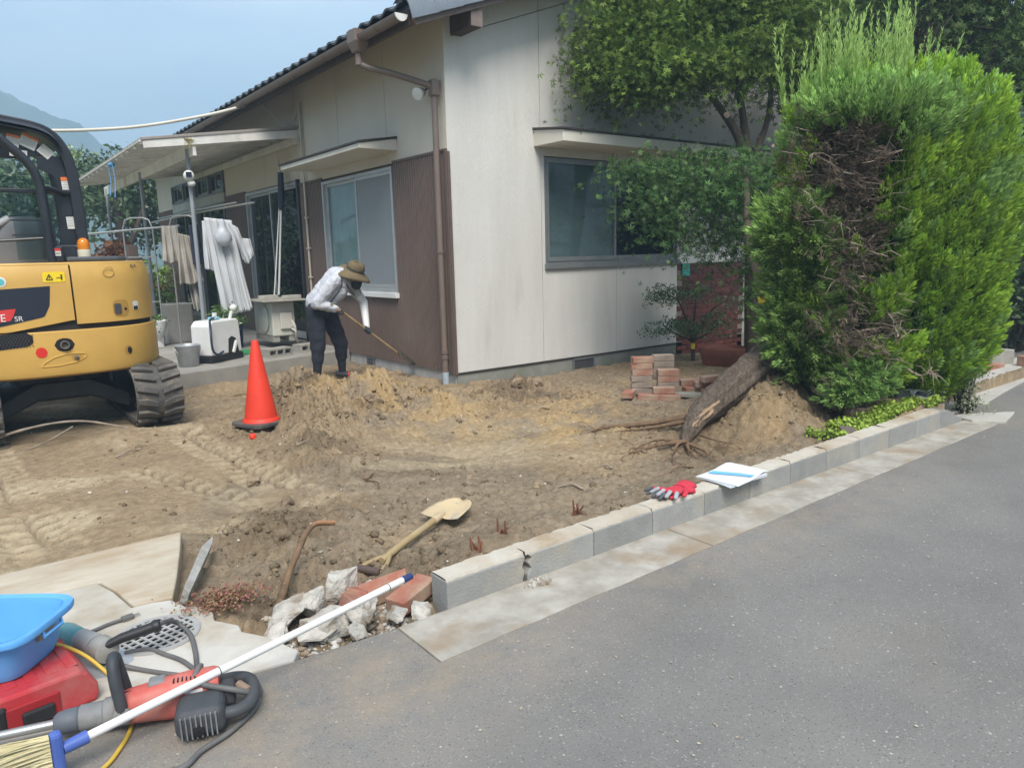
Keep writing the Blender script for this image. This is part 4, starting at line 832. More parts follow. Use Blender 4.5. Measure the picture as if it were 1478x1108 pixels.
bush('variegated_shrub', 'small variegated shrub with pale edged leaves at the kerb end', 'shrub', [(2.12, -4.42, .22, .14, .2), (2.2, -4.38, .42, .13, .16), (2.02, -4.50, .12, .12, .1)], 2600, .022, ((.10, .14, .06), (.42, .44, .30)), 22, pad=.05)
# sprig hanging over the driveway
bush('hanging_sprig', 'light green leafy sprig hanging beside the dark hedge', 'plant', [(5.25, -3.45, 1.0, .07, .18), (5.3, -3.42, .75, .08, .15), (5.28, -3.45, 1.25, .06, .12)], 2400, .07, ((.09, .15, .03), (.20, .30, .07)), 23, pad=.05)
# --- lime ground cover in the bed
rng = np.random.default_rng(31); n = 9000; x = rng.uniform(.15, 1.72, n); y = -4.43+.30*rng.random(n)**1.0*(.5+.5*fbm(x, x*0, 3, 2, 4)*1.6); ok = (fbm(x, y, 5, 3, 15) > .36) & ~((x < .42) & (y > -4.36) & (x > .2)); x, y = x[ok], y[ok]
z = np.array([max(zt(a, b), .06) for a, b in zip(x, y)])+.01+.045*rng.random(len(x)); P = np.stack([x, y, z], 1)
v, f, c = leaves(P, np.stack([rng.normal(size=len(x)), rng.normal(size=len(x)), np.full(len(x), 1.2)], 1), .026, rng, 1, ((.16, .26, .03), (.36, .46, .07)), .8)
tag(npmesh('sedum_groundcover', v, f, mk('sedum', (1, 1, 1), rough=.6, attr='col', trans=.2), cols=c), 'lime green creeping sedum carpeting the planting bed behind the kerb', 'groundcover', kind='stuff')
# reddish weeds at the broken slab edge
rng = np.random.default_rng(32); n = 1500; P = np.stack([-3.70+rng.normal(scale=.075, size=n), -3.90+rng.normal(scale=.05, size=n), .005+.04*rng.random(n)], 1)
v, f, c = leaves(P, rng.normal(size=(n, 3))+np.array([0, 0, .6]), .014, rng, 1, ((.28, .085, .085), (.20, .17, .07)), .6); tag(npmesh('red_sedum', v, f, mk('red_sedum', (1, 1, 1), rough=.7, attr='col'), cols=c), 'dusty reddish weeds growing at the broken slab edge', 'weeds', kind='stuff')
# --- trees and garden beyond the terrace
def garden_tree(name, label, o, ells, cols, seed, trunk, per=14, size=.16, lobes=1):
    t = thing(name, label, 'tree', o, group='trees beyond the terrace'); (V, F, C_), cen = crown(ells, per, np.random.default_rng(seed), size, lobes, cols, 24, .30, .3); npmesh('crown', V-np.array(o), F, leaf_m2, t, cols=C_)
    m = MB()
    for Lm, r in trunk: p = bez(Lm, 5); m.tube([q-Vector(o) for q in p], [r*(1-.6*j/(len(p)-1)) for j in range(len(p))], 8)
    m.build('trunk', bark, t, smooth=60)
garden_tree('garden_tree', 'dark evergreen tree with a thick trunk beyond the patio canopy', (-.4, 16, 0), [(-1.0, 16.4, 3.6, .9, .7), (.3, 17.4, 3.4, 1.0, .8), (-.6, 16.0, 3.0, .7, .4), (1.1, 18.5, 3.2, 1.1, 1.0), (0, 17, 4.1, 1.2, .6), (-1.2, 16.2, 2.4, .5, .4), (.7, 17.5, 2.3, .6, .5)], ((.03, .06, .02), (.085, .13, .04)), 41, (([(-.3, 16, -.2), (-.35, 16, 1.4), (-.45, 16.05, 2.6), (-.5, 16.2, 3.6)], .17), ([(-.38, 16, 1.6), (.1, 16.2, 2.6), (.5, 17, 3.3)], .09)))
garden_tree('garden_tree', 'round leafy tree seen through the excavator cab window', (-2.6, 20.5, 0), [(-2.4, 20, 3.4, 1.3, .9), (-1.6, 20, 2.9, 1.2, .9), (-3.4, 20.5, 2.8, 1.5, 1.2), (-2.6, 23, 4.4, 1.8, 1.0), (-4.6, 19, 3.0, 1.5, 1.3), (-3, 19.5, 1.6, 1.5, .8)], ((.045, .085, .035), (.12, .18, .07)), 42, (([(-2.6, 20.5, -.2), (-2.6, 20.5, 2), (-2.5, 20.6, 3.4)], .16),), 9, .18)
garden_tree('garden_tree', 'light green tree top showing above the patio canopy edge', (-.2, 24, 0), [(-.3, 23.8, 4.8, 1.3, .7), (.6, 24.5, 4.2, 1.4, .9), (-1.6, 24.5, 4.0, 1.2, .8)], ((.09, .14, .03), (.20, .27, .06)), 43, (([(-.2, 24, -.2), (-.2, 24, 2.5), (-.2, 24, 4.5)], .14),), 9, .18)
bush('garden_bush', 'bright green garden bush behind the laundry rack', 'bush', [(-.75, 11.6, .55, .55, .55), (-.6, 12.4, 1.0, .6, .5), (-1.3, 11.0, .4, .5, .4)], 70, .10, ((.12, .20, .03), (.28, .40, .07)), 44, pad=.15, group='garden bushes')
bush('garden_bush', 'yellow green bush beside the dried brown plant', 'bush', [(-1.9, 10.5, .5, .5, .5), (-2.6, 10.2, .4, .6, .45)], 70, .10, ((.13, .19, .03), (.27, .37, .08)), 45, pad=.15, group='garden bushes')
bush('dried_plant', 'dried rust brown plant behind the excavator beacon', 'plant', [(-1.85, 8.5, 1.55, .28, .35), (-2.1, 8.6, 1.2, .3, .3), (-1.7, 8.5, 1.0, .3, .4)], 160, .12, ((.16, .065, .03), (.24, .11, .05)), 46, pad=.12, m=leaf_m)
bush('hedge_row', 'low green hedge along the far garden boundary', 'hedge', [(-7, 22, 1.0, 1.5, 1.2), (-9.5, 21, 1.1, 1.8, 1.3), (-5.2, 22.5, 1.0, 1.3, 1.2), (-12.5, 19, 1.4, 2, 1.6), (-15, 14, 1.4, 2, 1.6)], 8, .22, ((.05, .10, .03), (.14, .22, .06)), 47, pad=.3)
# ------------------------------------------------------------------ mini excavator (tail towards the street)
EX = thing('mini_excavator', 'yellow mini excavator with black roll cage parked beside the terrace', 'excavator', (-3.74, 1.0, -.02))
cat_y = mk('excavator_yellow', (.58, .35, .085), (.52, .31, .075), 3, .42, .05, 60, c3=(.47, .285, .085), s3=4, f3=(.60, .85), spec=.45)
blk = mk('black_frame', (.012, .014, .020), (.022, .024, .030), 6, .38, spec=.5)
rub = mk('track_rubber', (.070, .067, .063), (.115, .105, .092), 9, .85, .3, 60, c3=(.20, .165, .125), s3=7, f3=(.48, .72), spec=.25)
steel = mk('dusty_steel', (.10, .092, .082), (.20, .17, .135), 8, .7, .2, 50, metal=.2)
dec_k = mk('decal_black', (.018, .022, .035), rough=.35); dec_w = mk('decal_white', (.72, .72, .70), (.58, .57, .53), 9, .5); dec_r = mk('decal_red', (.55, .04, .035), rough=.4); dec_yl = mk('decal_yellow', (.80, .58, .02), rough=.4); dec_o = mk('decal_orange', (.72, .19, .05), rough=.45)
hole_m = mk('dark_recess', (.010, .010, .011), rough=.8)
# tail outline: y(x) on the tail, straight sides, front cut
def tail(x, s=1.0):
    a = min(abs(x/(.86*s)), .99995); return -.88*s*(1-a**3.2)**(1/2.2)
def outline(s, n=60, yf=.55):
    P = []
    for i in range(n+1):
        a = -1+2*i/n; x = .86*s*math.copysign(1-(1-abs(a))**1.8, a); P.append((x, tail(x, s)))
    return [(-.86*s, yf)]+P+[(.86*s, yf)]
def shell(nm, levels, mat, par, a=None, b=None, bevel=0, cap=True):
    """levels = [(z, s)]; a..b limits x along the tail (None = closed body)"""
    rows = []
    for z, s in levels:
        o = outline(s)
        if a is not None:
            xs_ = [a+(b-a)*i/36 for i in range(37)]; o = [(x*s/levels[0][1] if False else x, tail(x, s)) for x in xs_]; o = o+[(x, y+.05) for x, y in o[::-1]]
        rows.append([(x, y, z) for x, y in o])
    m = MB().grid(rows, close=True); n = len(rows[0])
    if cap: m.f.append(tuple(range(n))[::-1]); m.f.append(tuple(range(len(m.v)-n, len(m.v))))
    return m.build(nm, mat, par, smooth=40, bevel=bevel, seg=3)
shell('chassis_body', [(.60, .93), (.93, .95), (1.36, .945), (1.40, .92)], mk('engine_bay', (.02, .02, .02), rough=.8), EX)
CW = shell('counterweight', [(.50, .955), (.515, .985), (.56, 1.0), (.80, 1.0), (.88, .996)], cat_y, EX, bevel=.006)
# sloping upper edge of the counterweight: raised lip that climbs towards the left panel
lip = []
for i in range(41):
    x = -.86*.99+i*(.86*.99*2)/40; zt_ = .90+.045*max(0, min(1, (x+.02)/.16))*max(0, min(1, (.5-x)/.3)); lip.append((x, tail(x, .995), zt_))
def panelshell(nm, a, b, z0f, z1f, s, mat, par, off=.0, bev=.006):
    n = 30; rows = []; inner = []
    for k in range(9):
        rw = []
        for i in range(n+1):
            x = a+(b-a)*i/n; z0, z1 = z0f(x), z1f(x); t = k/8; z = z0+(z1-z0)*t; ss = s*(1-.035*max(0, (t-.72)/.28)**2)
            rw.append((x, tail(x, ss)-off, z))
        rows.append(rw)
    back = [[(x, y+.03, z) for x, y, z in rw] for rw in rows]
    m = MB().grid(rows); k = len(m.v); m.grid(back); c = n+1; R_ = len(rows)
    for i in range(n): m.f.append((i, i+1, k+i+1, k+i)); q = (R_-1)*c; m.f.append((q+i, q+i+1, k+q+i+1, k+q+i))
    for j in range(R_-1): m.f.append((j*c, (j+1)*c, k+(j+1)*c, k+j*c)); m.f.append((j*c+n, (j+1)*c+n, k+(j+1)*c+n, k+j*c+n))
    return m.build(nm, mat, par, smooth=40, bevel=bev)
seam = lambda z: .086+(1.43-z)*.135
DOOR = panelshell('engine_door', .125, .83, lambda x: .925+max(0, (.30-x))*.0, lambda x: 1.415, .985, cat_y, EX)
LP = panelshell('side_panel', -.84, .112, lambda x: .89+.07*max(0, min(1, (x+.35)/.45)), lambda x: 1.415, .982, cat_y, EX)
# hood top, black pad
tp = MB(); o = outline(.95); tp.prism(o, 1.40, 1.432); tp.build('hood_top', cat_y, EX, bevel=.012)
MB().prism([(.12, -.78), (.36, -.76), (.52, -.70), (.60, -.58), (.56, -.45), (.12, -.5)], 1.434, 1.475).build('hood_pad', mk('grey_pad', (.075, .08, .09), rough=.6), EX, bevel=.015)
def on_tail(pts, nm, mat, par, s=1.0, off=.002, thick=.003, sub=6):
    """flat shape given as (x, z) polygon wrapped on the tail surface"""
    xs_ = sorted(set(p[0] for p in pts)); x0, x1 = xs_[0], xs_[-1]
    def span(x):
        zs = []
        for (xa, za), (xb, zb) in zip(pts, pts[1:]+pts[:1]):
            if (xa-x)*(xb-x) <= 0 and abs(xa-xb) > 1e-9: zs.append(za+(zb-za)*(x-xa)/(xb-xa))
        return min(zs), max(zs)
    n = max(8, int((x1-x0)/.02)); lo, hi_ = [], []
    for i in range(n+1):
        x = x0+(x1-x0)*min(max(i/n, 1e-4), 1-1e-4); a, b = span(x); y = tail(x, s)-off; lo.append((x, y, a)); hi_.append((x, y, b))
    ml = MB().grid([lo, hi_]); k = len(ml.v); ml.grid([[(x, y+thick, z) for x, y, z in lo], [(x, y+thick, z) for x, y, z in hi_]])
    return ml.build(nm, mat, par)
def rrect(x0, x1, z0, z1, r, n=4):
    P = []
    for cx, cz, a0 in ((x1-r, z1-r, 0), (x0+r, z1-r, 90), (x0+r, z0+r, 180), (x1-r, z0+r, 270)):
        for i in range(n+1): a = radians(a0+90*i/n); P.append((cx+r*cos(a), cz+r*sin(a)))
    return P
def disc(x, z, rx, rz=None, n=18): rz = rz or rx; return [(x+rx*cos(2*pi*i/n), z+rz*sin(2*pi*i/n)) for i in range(n)]
on_tail([(-.80, 1.20), (-.37, 1.232), (-.035, 1.245), (-.05, 1.10), (-.10, 1.0), (-.40, .94), (-.80, .90)], 'name_decal', dec_k, LP, .982, .003)
on_tail([(-.50, 1.062), (-.285, 1.077), (-.32, .985), (-.50, .962)], 'red_decal', dec_r, LP, .982, .006)
tx = lambda s, x, z, size, mat, par, sc=.982, off=.008, al='CENTER', sh=.0: text('lettering', s, size, mat, par, (x, tail(x, sc)-off, z), Matrix(((1, 0, 0), (0, 0, -1), (0, 1, 0))), align=al, shear=sh)
tx('E', -.375, 1.005, .085, dec_w, LP); tx('SR', -.275, .995, .055, dec_w, LP)
on_tail(rrect(-.078, .078, 1.275, 1.358, .006), 'warning_decal', dec_yl, LP, .982, .003)
tri = MB()
for p in (((-.055, 1.295), (-.01, 1.295)), ((-.01, 1.295), (-.0325, 1.338)), ((-.0325, 1.338), (-.055, 1.295))): tri.tube([(p[0][0], tail(0, .982)-.006, p[0][1]), (p[1][0], tail(0, .982)-.006, p[1][1])], .003, 4)
tri.tube([(-.0325, tail(0, .982)-.006, 1.305), (-.0325, tail(0, .982)-.006, 1.322)], .003, 4); tri.tube([(.052, tail(.05, .982)-.006, 1.295), (.052, tail(.05, .982)-.006, 1.335)], .006, 5); tri.tube([(.015, tail(.05, .982)-.006, 1.31), (.045, tail(.05, .982)-.006, 1.31)], .002, 4)
tag(tri.build('warning_symbol', dec_k, LP), kind='stuff')
on_tail(disc(-.36, 1.29, .04), 'round_sticker', dec_w, LP, .982, .003); on_tail(disc(-.36, 1.29, .026), 'round_sticker', mk('sticker_teal', (.10, .42, .45), rough=.4), LP, .982, .006)
tx('F10A', .60, 1.385, .045, dec_k, DOOR, .96, .006)
# engine door latch, cap ring, sticker
on_tail(rrect(.405, .535, .965, 1.105, .035), 'latch_recess', mk('recess_yellow', (.40, .225, .045), rough=.5), DOOR, .985, .003)
on_tail(rrect(.415, .472, .99, 1.075, .01), 'latch_handle', mk('latch_grey', (.10, .10, .11), rough=.5, metal=.5), DOOR, .985, .012, .01); on_tail(disc(.508, 1.025, .012), 'keyhole', hole_m, DOOR, .985, .007)
ring = MB(); ring.tube([(x, tail(x, .985)-.002, z) for x, z in disc(.40, 1.345, .042)]+[(.442, tail(.442, .985)-.002, 1.345)], .004, 5); ring.build('cap_ring', cat_y, DOOR, smooth=50)
on_tail(rrect(.575, .625, 1.01, 1.085, .004), 'sticker', dec_w, DOOR, .985, .003); on_tail(rrect(.58, .62, 1.012, 1.042, .002), 'sticker', dec_k, DOOR, .985, .006)
# counterweight: grille, exhaust port, reflector, bolt hollows
on_tail([(-.80, .72), (-.80, .87), (-.24, .885), (-.20, .855), (-.20, .80), (-.235, .775)], 'grille', hole_m, CW, 1.0, .003)
mesh_ = MB()
for i in range(26):
    x = -.78+i*.022
    for k in (-1, 1): mesh_.tube([(x-.03*k, tail(x, 1)-.006, .765), (x+.03*k, tail(x, 1)-.006, .87)], .0022, 4)
tag(mesh_.build('grille_mesh', mk('grille_wire', (.05, .05, .052), rough=.5), CW), kind='stuff')
on_tail(disc(.012, .765, .072, .055), 'exhaust_port', hole_m, CW, 1.0, .003); MB().lathe([(.034, 0), (.034, -.03), (.026, -.03), (.024, .02)], 16, (.012, tail(0)-.004, .765), facing((0, 1, 0))).build('exhaust_pipe', steel, CW, smooth=40)
on_tail(disc(-.155, .715, .042), 'red_reflector', mk('reflector_red', (.62, .03, .02), rough=.3), CW, 1.0, .004)
on_tail(disc(.49, .668, .036, .042), 'bolt_hollow', mk('recess_yellow', (.40, .225, .045)), CW, 1.0, .003); on_tail(disc(.50, .668, .020, .03), 'bolt_hollow', hole_m, CW, 1.0, .006)
arc = MB().tube([(x, tail(x)-.001, z) for x, z in [(-.17, .60), (-.14, .63), (-.08, .665), (0, .685), (.08, .69), (.15, .682)]], .006, 5).tube([(x, tail(x)-.001, z) for x, z in [(-.17, .60), (-.05, .60), (.08, .62), (.15, .65), (.15, .682)]], .005, 5)
for i_, P in enumerate(([(-.17, .60), (-.14, .63), (-.08, .665), (0, .685), (.08, .69), (.15, .682)], [(-.165, .598), (-.05, .598), (.08, .615), (.152, .65), (.158, .68)])):
    MB().tube([(x, tail(x)-.001, z) for x, z in P], .006, 6).build('pocket_rib', cat_y, CW, smooth=60)
on_tail(disc(.09, .655, .045, .026), 'tie_down_pocket', mk('recess_yellow', (.40, .225, .045)), CW, 1.0, .003); MB().sphere((.085, tail(.08)-.012, .655), .018).build('tie_down_bolt', steel, CW, smooth=0)
# deck in front, boom foot, boom going away from the street
MB().b2((-.80, .54, .52), (.80, .80, .80)).build('deck', cat_y, EX, bevel=.03)
MB().prism([(.55, .55), (.9, .58), (1.05, .75), (.95, .9), (.55, .85)], -.12, .12, Matrix(((0, 0, 1), (1, 0, 0), (0, 1, 0)))).build('boom_bracket', cat_y, EX, bevel=.01)
BS = radians(62); BL_ = (.85*sin(BS), .85-.85*cos(BS), 0)
bm_ = [(.85, .72), (1.35, 1.75), (1.75, 2.25), (2.5, 2.35), (2.52, 2.2), (1.85, 2.08), (1.5, 1.65), (1.05, .68)]
MB().prism(bm_, -.09, .09, Matrix(((0, 0, 1), (1, 0, 0), (0, 1, 0)))).build('boom', cat_y, EX, bevel=.015, loc=BL_, rot=(0, 0, BS))
MB().prism([(2.35, 2.45), (2.6, 2.4), (2.75, 1.3), (2.62, 1.2), (2.5, 1.35)], -.07, .07, Matrix(((0, 0, 1), (1, 0, 0), (0, 1, 0)))).build('arm', cat_y, EX, bevel=.01, loc=BL_, rot=(0, 0, BS))
MB().prism([(2.45, 1.25), (2.8, 1.3), (2.95, .95), (2.75, .62), (2.35, .7), (2.5, 1.0)], -.22, .22, Matrix(((0, 0, 1), (1, 0, 0), (0, 1, 0)))).build('bucket', steel, EX, bevel=.01, loc=BL_, rot=(0, 0, BS))
# undercarriage
MB().lathe([(.36, .38), (.36, .50)], 28).build('slew_ring', steel, EX, smooth=30)
ufr = MB()
rowsf = [[(-.50, y, a), (-.20, y, b), (.20, y, b), (.50, y, a), (.50, y, a+.13), (.2, y, b+.14), (-.2, y, b+.14), (-.5, y, a+.13)] for y, a, b in ((-.55, .13, .28), (-.5, .13, .26), (.5, .13, .26), (.55, .13, .28))]
ufr.grid(rowsf, close=True); ufr.f.append(tuple(range(8))); ufr.f.append(tuple(range(24, 32))); ufr.build('car_body', mk('frame_black', (.014, .016, .02), (.03, .03, .03), 7, .5), EX, bevel=.01)
def trackpath(n=44, ya=-.78, yb=.80, r=.235, zc=.262):
    L1 = yb-ya; per = 2*L1+2*pi*r; out_ = []
    for i in range(n):
        s = per*i/n
        if s < L1: out_.append((yb-s, zc-r, 0))                      # bottom run to the rear
        elif s < L1+pi*r: a = (s-L1)/r; out_.append((ya-r*sin(a), zc-r*cos(a), a))
        elif s < 2*L1+pi*r: out_.append((ya+(s-L1-pi*r), zc+r, pi))
        else: a = pi+(s-2*L1-pi*r)/r; out_.append((yb-r*sin(a), zc-r*cos(a), a))
    return out_
tw_ = .38
lugm = MB()
for s in (-1, 1):
    P = [(s*.022, -.034), (s*.185, .010), (s*.185, .052), (s*.11, .050), (s*.022, .010)]
    if s < 0: P = P[::-1]
    lugm.prism(P, 0, .034)
lug_proto = None
for sx in (1, -1):
    xc = sx*.665; TR = None
    pth = trackpath(96); rows = []
    for y, z, a in pth:
        nx = (-sin(a), -cos(a))     # outward
        rows.append([(xc-tw_/2, y, z), (xc+tw_/2, y, z), (xc+tw_/2, y-nx[0]*.028, z-nx[1]*.028), (xc-tw_/2, y-nx[0]*.028, z-nx[1]*.028)])
    TR = MB().grid(rows+[rows[0]], close=True).build('track', rub, EX, smooth=30)
    for y, z, a in trackpath(44):
        if lug_proto is None: lug_proto = lugm.build('tread_lug', rub, TR, bevel=.006); o = lug_proto
        else: o = dupo(lug_proto, TR)
        # local z -> outward, local y -> along the belt
        yv = Vector((0, -cos(a), sin(a))); zv = Vector((0, -sin(a), -cos(a))); xv = yv.cross(zv); mm = Matrix((xv, yv, zv)).transposed().to_4x4(); mm.translation = Vector((xc, y, z)); o.matrix_local = mm
    for k, (y, r) in enumerate(((-.78, .195), (.80, .195), (-.36, .07), (0, .07), (.36, .07))):
        z = .262 if r > .1 else .105
        MB().lathe([(r*.35, -.09), (r*.55, -.10), (r*.6, -.075), (r*.92, -.07), (r, -.05), (r, .05), (r*.92, .07), (r*.6, .075), (r*.55, .10), (r*.35, .09)], 24, (xc, y, z), facing((1, 0, 0))).build('idler' if r > .1 else 'roller', steel, TR, smooth=40)
    MB().prism([(-.62, .16), (.62, .16), (.68, .30), (.3, .36), (-.3, .36), (-.68, .30)], -.085, .085, Matrix(((0, 0, 1), (1, 0, 0), (0, 1, 0))), (xc, 0, 0)).build('track_frame', mk('frame_black', (.014, .016, .02)), TR, bevel=.008)
# dozer blade on the far side
MB().prism([(1.25, .02), (1.32, .02), (1.36, .2), (1.32, .40), (1.26, .40), (1.29, .2)], -.80, .80, Matrix(((0, 0, 1), (1, 0, 0), (0, 1, 0)))).build('dozer_blade', steel, EX, bevel=.008)
for s in (-1, 1): MB().tube([(s*.36, .4, .25), (s*.38, 1.27, .2)], .05, 8).build('blade_arm', mk('frame_black', (.014, .016, .02)), EX)
# canopy: rear arch of flat black bar, roof, inner tube, glass, stickers
def bar(pts, w, d, nm, mat, par):
    """flat bar of width w (in the arch plane) and depth d (along y)"""
    n = len(pts); rows = []
    for i, (x, z) in enumerate(pts):
        a = pts[max(i-1, 0)]; b = pts[min(i+1, n-1)]; t = Vector((b[0]-a[0], 0, b[1]-a[1])).normalized(); nn = Vector((-t.z, 0, t.x)); wi = w[i] if isinstance(w, list) else w
        p = Vector((x, 0, z)); rows.append([tuple(p+nn*wi/2+Vector((0, -d/2, 0))), tuple(p+nn*wi/2+Vector((0, d/2, 0))), tuple(p-nn*wi/2+Vector((0, d/2, 0))), tuple(p-nn*wi/2+Vector((0, -d/2, 0)))])
    m = MB().grid(rows, close=True); m.f.append((0, 1, 2, 3)); k = len(m.v); m.f.append((k-4, k-3, k-2, k-1)); return m
cx0 = -.62                                             # canopy centre in x
right = [(cx0, 2.62), (-.19, 2.555), (.02, 2.52), (.13, 2.47), (.20, 2.38), (.245, 2.25), (.265, 2.05), (.272, 1.75), (.275, 1.42)]
left_ = [(2*cx0-x, z) for x, z in right]
for i_, P in enumerate((right, left_)):
    sm = [(p.x, p.z) for p in bez([(x, 0, z) for x, z in P], 4)]; m = bar(sm, .085, .11, 'x', blk, EX); m.v = [(x, y-.55, z) for x, y, z in m.v]; m.build('canopy_post', blk, EX, bevel=.012)
    m = bar(sm, .075, .07, 'x', blk, EX); m.v = [(x, y+.55, z) for x, y, z in m.v]; m.build('canopy_post', blk, EX, bevel=.012)
    inner = [(cx0+(x-cx0)*.80, z-.16) for x, z in P[:6]]+[(cx0+(P[6][0]-cx0)*.82, 2.03), (cx0+(P[6][0]-cx0)*.83, 1.42)]
# roof skin
rows = []
for y, dz in ((-.66, -.02), (-.6, .03), (.6, .05), (.72, -.01)): rows.append([(x, y, z+dz) for x, z in [(p.x, p.z) for p in bez([(x, 0, z) for x, z in left_[:5][::-1]+right[1:5]], 4)]])
rf = MB().grid(rows); k = len(rf.v); rf.grid([[(x, y, z-.03) for x, y, z in r] for r in rows]); rf.build('canopy_roof', blk, EX, smooth=40)
rows = []
for y in (-.5, .5): rows.append([(x, y, z-.045) for x, z in [(cx0*2-.0-(-.19)+.05, 2.5), (-.62, 2.565), (-.22, 2.51), (-.02, 2.47)]])
MB().grid(rows).build('roof_lining', mk('roof_lining', (.52, .52, .47), (.44, .44, .38), 2, .7), EX, smooth=0)
# rear cross rails and post panel on the right
MB().box((-.15, -.55, 2.015), (.80, .05, .035)).build('cross_rail', blk, EX, bevel=.008)
MB().prism([(.02, 2.29), (.235, 2.31), (.26, 2.05), (.27, 1.50), (.10, 1.47), (.13, 1.8), (.155, 2.0), (.13, 2.14), (.02, 2.2)], -.01, .01, Matrix(((1, 0, 0), (0, 0, 1), (0, 1, 0))), (0, -.535, 0)).build('post_gusset', blk, EX, bevel=.004)
MB().prism([(-.62, 2.50), (-.1, 2.44), (.05, 2.40), (.15, 2.30), (.02, 2.30), (-.1, 2.27), (-.62, 2.27)], -.008, .008, Matrix(((1, 0, 0), (0, 0, 1), (0, 1, 0))), (0, -.525, 0)).build('roof_gusset', blk, EX, bevel=.004)
# stickers on the gussets
def sticker(x, z, w, h, top=.014, rot=0, par=EX, y=-.556, bar_=dec_o):
    R = Euler((0, rot, 0)).to_matrix(); s_ = MB().box((0, 0, 0), (w, .002, h), R).build('sticker', dec_w, par, loc=(x, y, z)); 
    if top: MB().box(R @ Vector((0, -.0025, h/2-top/2)), (w, .002, top), R).build('sticker_band', bar_, s_)
    for k in range(4): MB().box(R @ Vector((0, -.002, h/2-top-.012-k*(h-top-.02)/4)), (w*.8, .0015, .003), R).build('print_line', mk('print_grey', (.35, .34, .32), rough=.6), s_)
sticker(.205, 2.07, .06, .13, .03, -.05); sticker(.205, 1.76, .055, .10, 0, -.03); sticker(-.02, 2.405, .12, .10, .02, .45, y=-.548); sticker(-.13, 2.40, .09, .11, .02, .20, y=-.548); sticker(.09, 2.335, .10, .08, .0, .75, y=-.550); sticker(-.10, 2.31, .12, .055, .0, .1, y=-.548)
# bent tube guard in front, with grab rail
tb = bez([(-.70, -.72, 2.58), (-.36, -.72, 2.50), (-.17, -.72, 2.34), (-.05, -.72, 2.20), (.0, -.72, 2.05), (.015, -.72, 1.75), (.02, -.72, 1.42)], 5)
MB().tube(tb, .035, 12).build('guard_tube', blk, EX, smooth=50)
MB().tube(bez([(.01, -.72, 2.03), (.1, -.62, 2.02), (.2, -.56, 2.0)], 4), .024, 8).build('guard_brace', blk, EX, smooth=50)
# glass of the front and side
cg = glass('cab_glass', (.72, .78, .78), .03)
cl_ = MB().box((-.28, .56, 1.85), (.98, .006, .78)).build('front_glass', cg, EX)
MB().b2((-.20, -.545, 1.46), (.11, -.541, 1.995)).build('rear_glass', cg, EX)
for z in (1.78, 1.66): MB().box((-.05, -.548, z), (.34, .012, .012)).build('glass_rail', blk, EX)
MB().tube([(-.72, -.63, 1.60), (-.35, -.66, 1.61), (-.02, -.70, 1.63)], .012, 8).build('grab_rail', blk, EX)
MB().box((.175, -.60, 1.50), (.22, .08, .15)).build('post_base', blk, EX, bevel=.01); sticker(.06, 1.515, .05, .06, .02, 0, y=-.741, bar_=dec_r)
MB().box((.06, -.715, 1.50), (.09, .045, .12)).build('post_foot', blk, EX, bevel=.008)
# seat seen from behind
st_m = mk('seat_grey', (.13, .135, .145), (.17, .175, .185), 5, .6); st_l = mk('seat_edge', (.36, .37, .385), rough=.5)
se = MB(); rows = []
for z, w, y in ((1.40, .26, -.36), (1.5, .25, -.38), (1.62, .235, -.40), (1.72, .20, -.41), (1.79, .15, -.41), (1.815, .09, -.405)): rows.append([(-.13+w*cos(a), y+.06*sin(a), z) for a in np.linspace(0, 2*pi, 21)[:-1]])
se.grid(rows, close=True); se.f.append(tuple(range(len(se.v)-20, len(se.v)))); ST_ = se.build('seat', st_m, EX, smooth=50)
MB().tube([(-.13-.24, -.40, 1.42), (-.13-.235, -.43, 1.6), (-.13-.19, -.445, 1.74), (-.13-.09, -.44, 1.80)], .03, 8).build('seat_edge', st_l, ST_, smooth=50)
MB().b2((-.40, -.30, 1.30), (.14, .2, 1.42)).build('seat_cushion', st_m, ST_, bevel=.03)
# amber beacon
bc = thing('amber_beacon', 'amber rotating beacon lamp mounted behind the excavator cab', 'beacon', (-3.74+.265, 1.0-.66, 1.475-.02))
MB().lathe([(.05, 0), (.05, .05), (.047, .06)], 18).build('base', mk('beacon_base', (.55, .50, .38), rough=.5), bc, smooth=40)
MB().lathe([(.047, .061), (.047, .11), (.040, .135), (.022, .152), (.004, .157)], 18).build('dome', mk('amber_plastic', (.75, .25, .01), (.62, .17, .005), 12, .2, spec=.6, trans=.15), bc, smooth=50)
# rods of brush lying under the machine
# ------------------------------------------------------------------ patio canopy
PC = thing('patio_canopy', 'white timber patio canopy with pale roof sheet over the terrace', 'canopy', (0, 0, 0))
cw = mk('canopy_white', (.72, .70, .65), (.60, .575, .53), 4, .7, .2, 40, c3=(.36, .33, .28), s3=2.5, f3=(.58, .8)); post_m = mk('post_grey', (.29, .31, .335), (.25, .265, .285), 5, .5)
sheet_m = mk('polycarbonate', (.36, .34, .31), (.28, .26, .23), 2, .5, trans=.5)
cz = lambda x: 3.30+.145*x
YC0, YC1 = 3.92, 10.3
rows = []
for x in (-.03, -2.22): rows.append([(x, YC0+(YC1-YC0)*i/240, cz(x)+.012*sin(2*pi*i/5)) for i in range(241)])
MB().grid(rows).build('roof_sheet', sheet_m, PC, smooth=0)
beam('near_fascia', (-.03, YC0+.02, cz(-.03)-.085), (-2.17, YC0+.02, cz(-2.17)-.06), .035, .11, cw, PC)
beam('edge_strip', (-.03, YC0-.002, cz(0)+.005), (-2.2, YC0-.002, cz(-2.2)+.005), .02, .035, mk('canopy_edge', (.30, .26, .23), rough=.7), PC)
for i in range(14):
    y = YC0+.40+i*.44
    beam('rafter', (-.03, y, cz(0)-.052), (-2.2, y, cz(-2.2)-.052), .034, .058, cw, PC, .003)
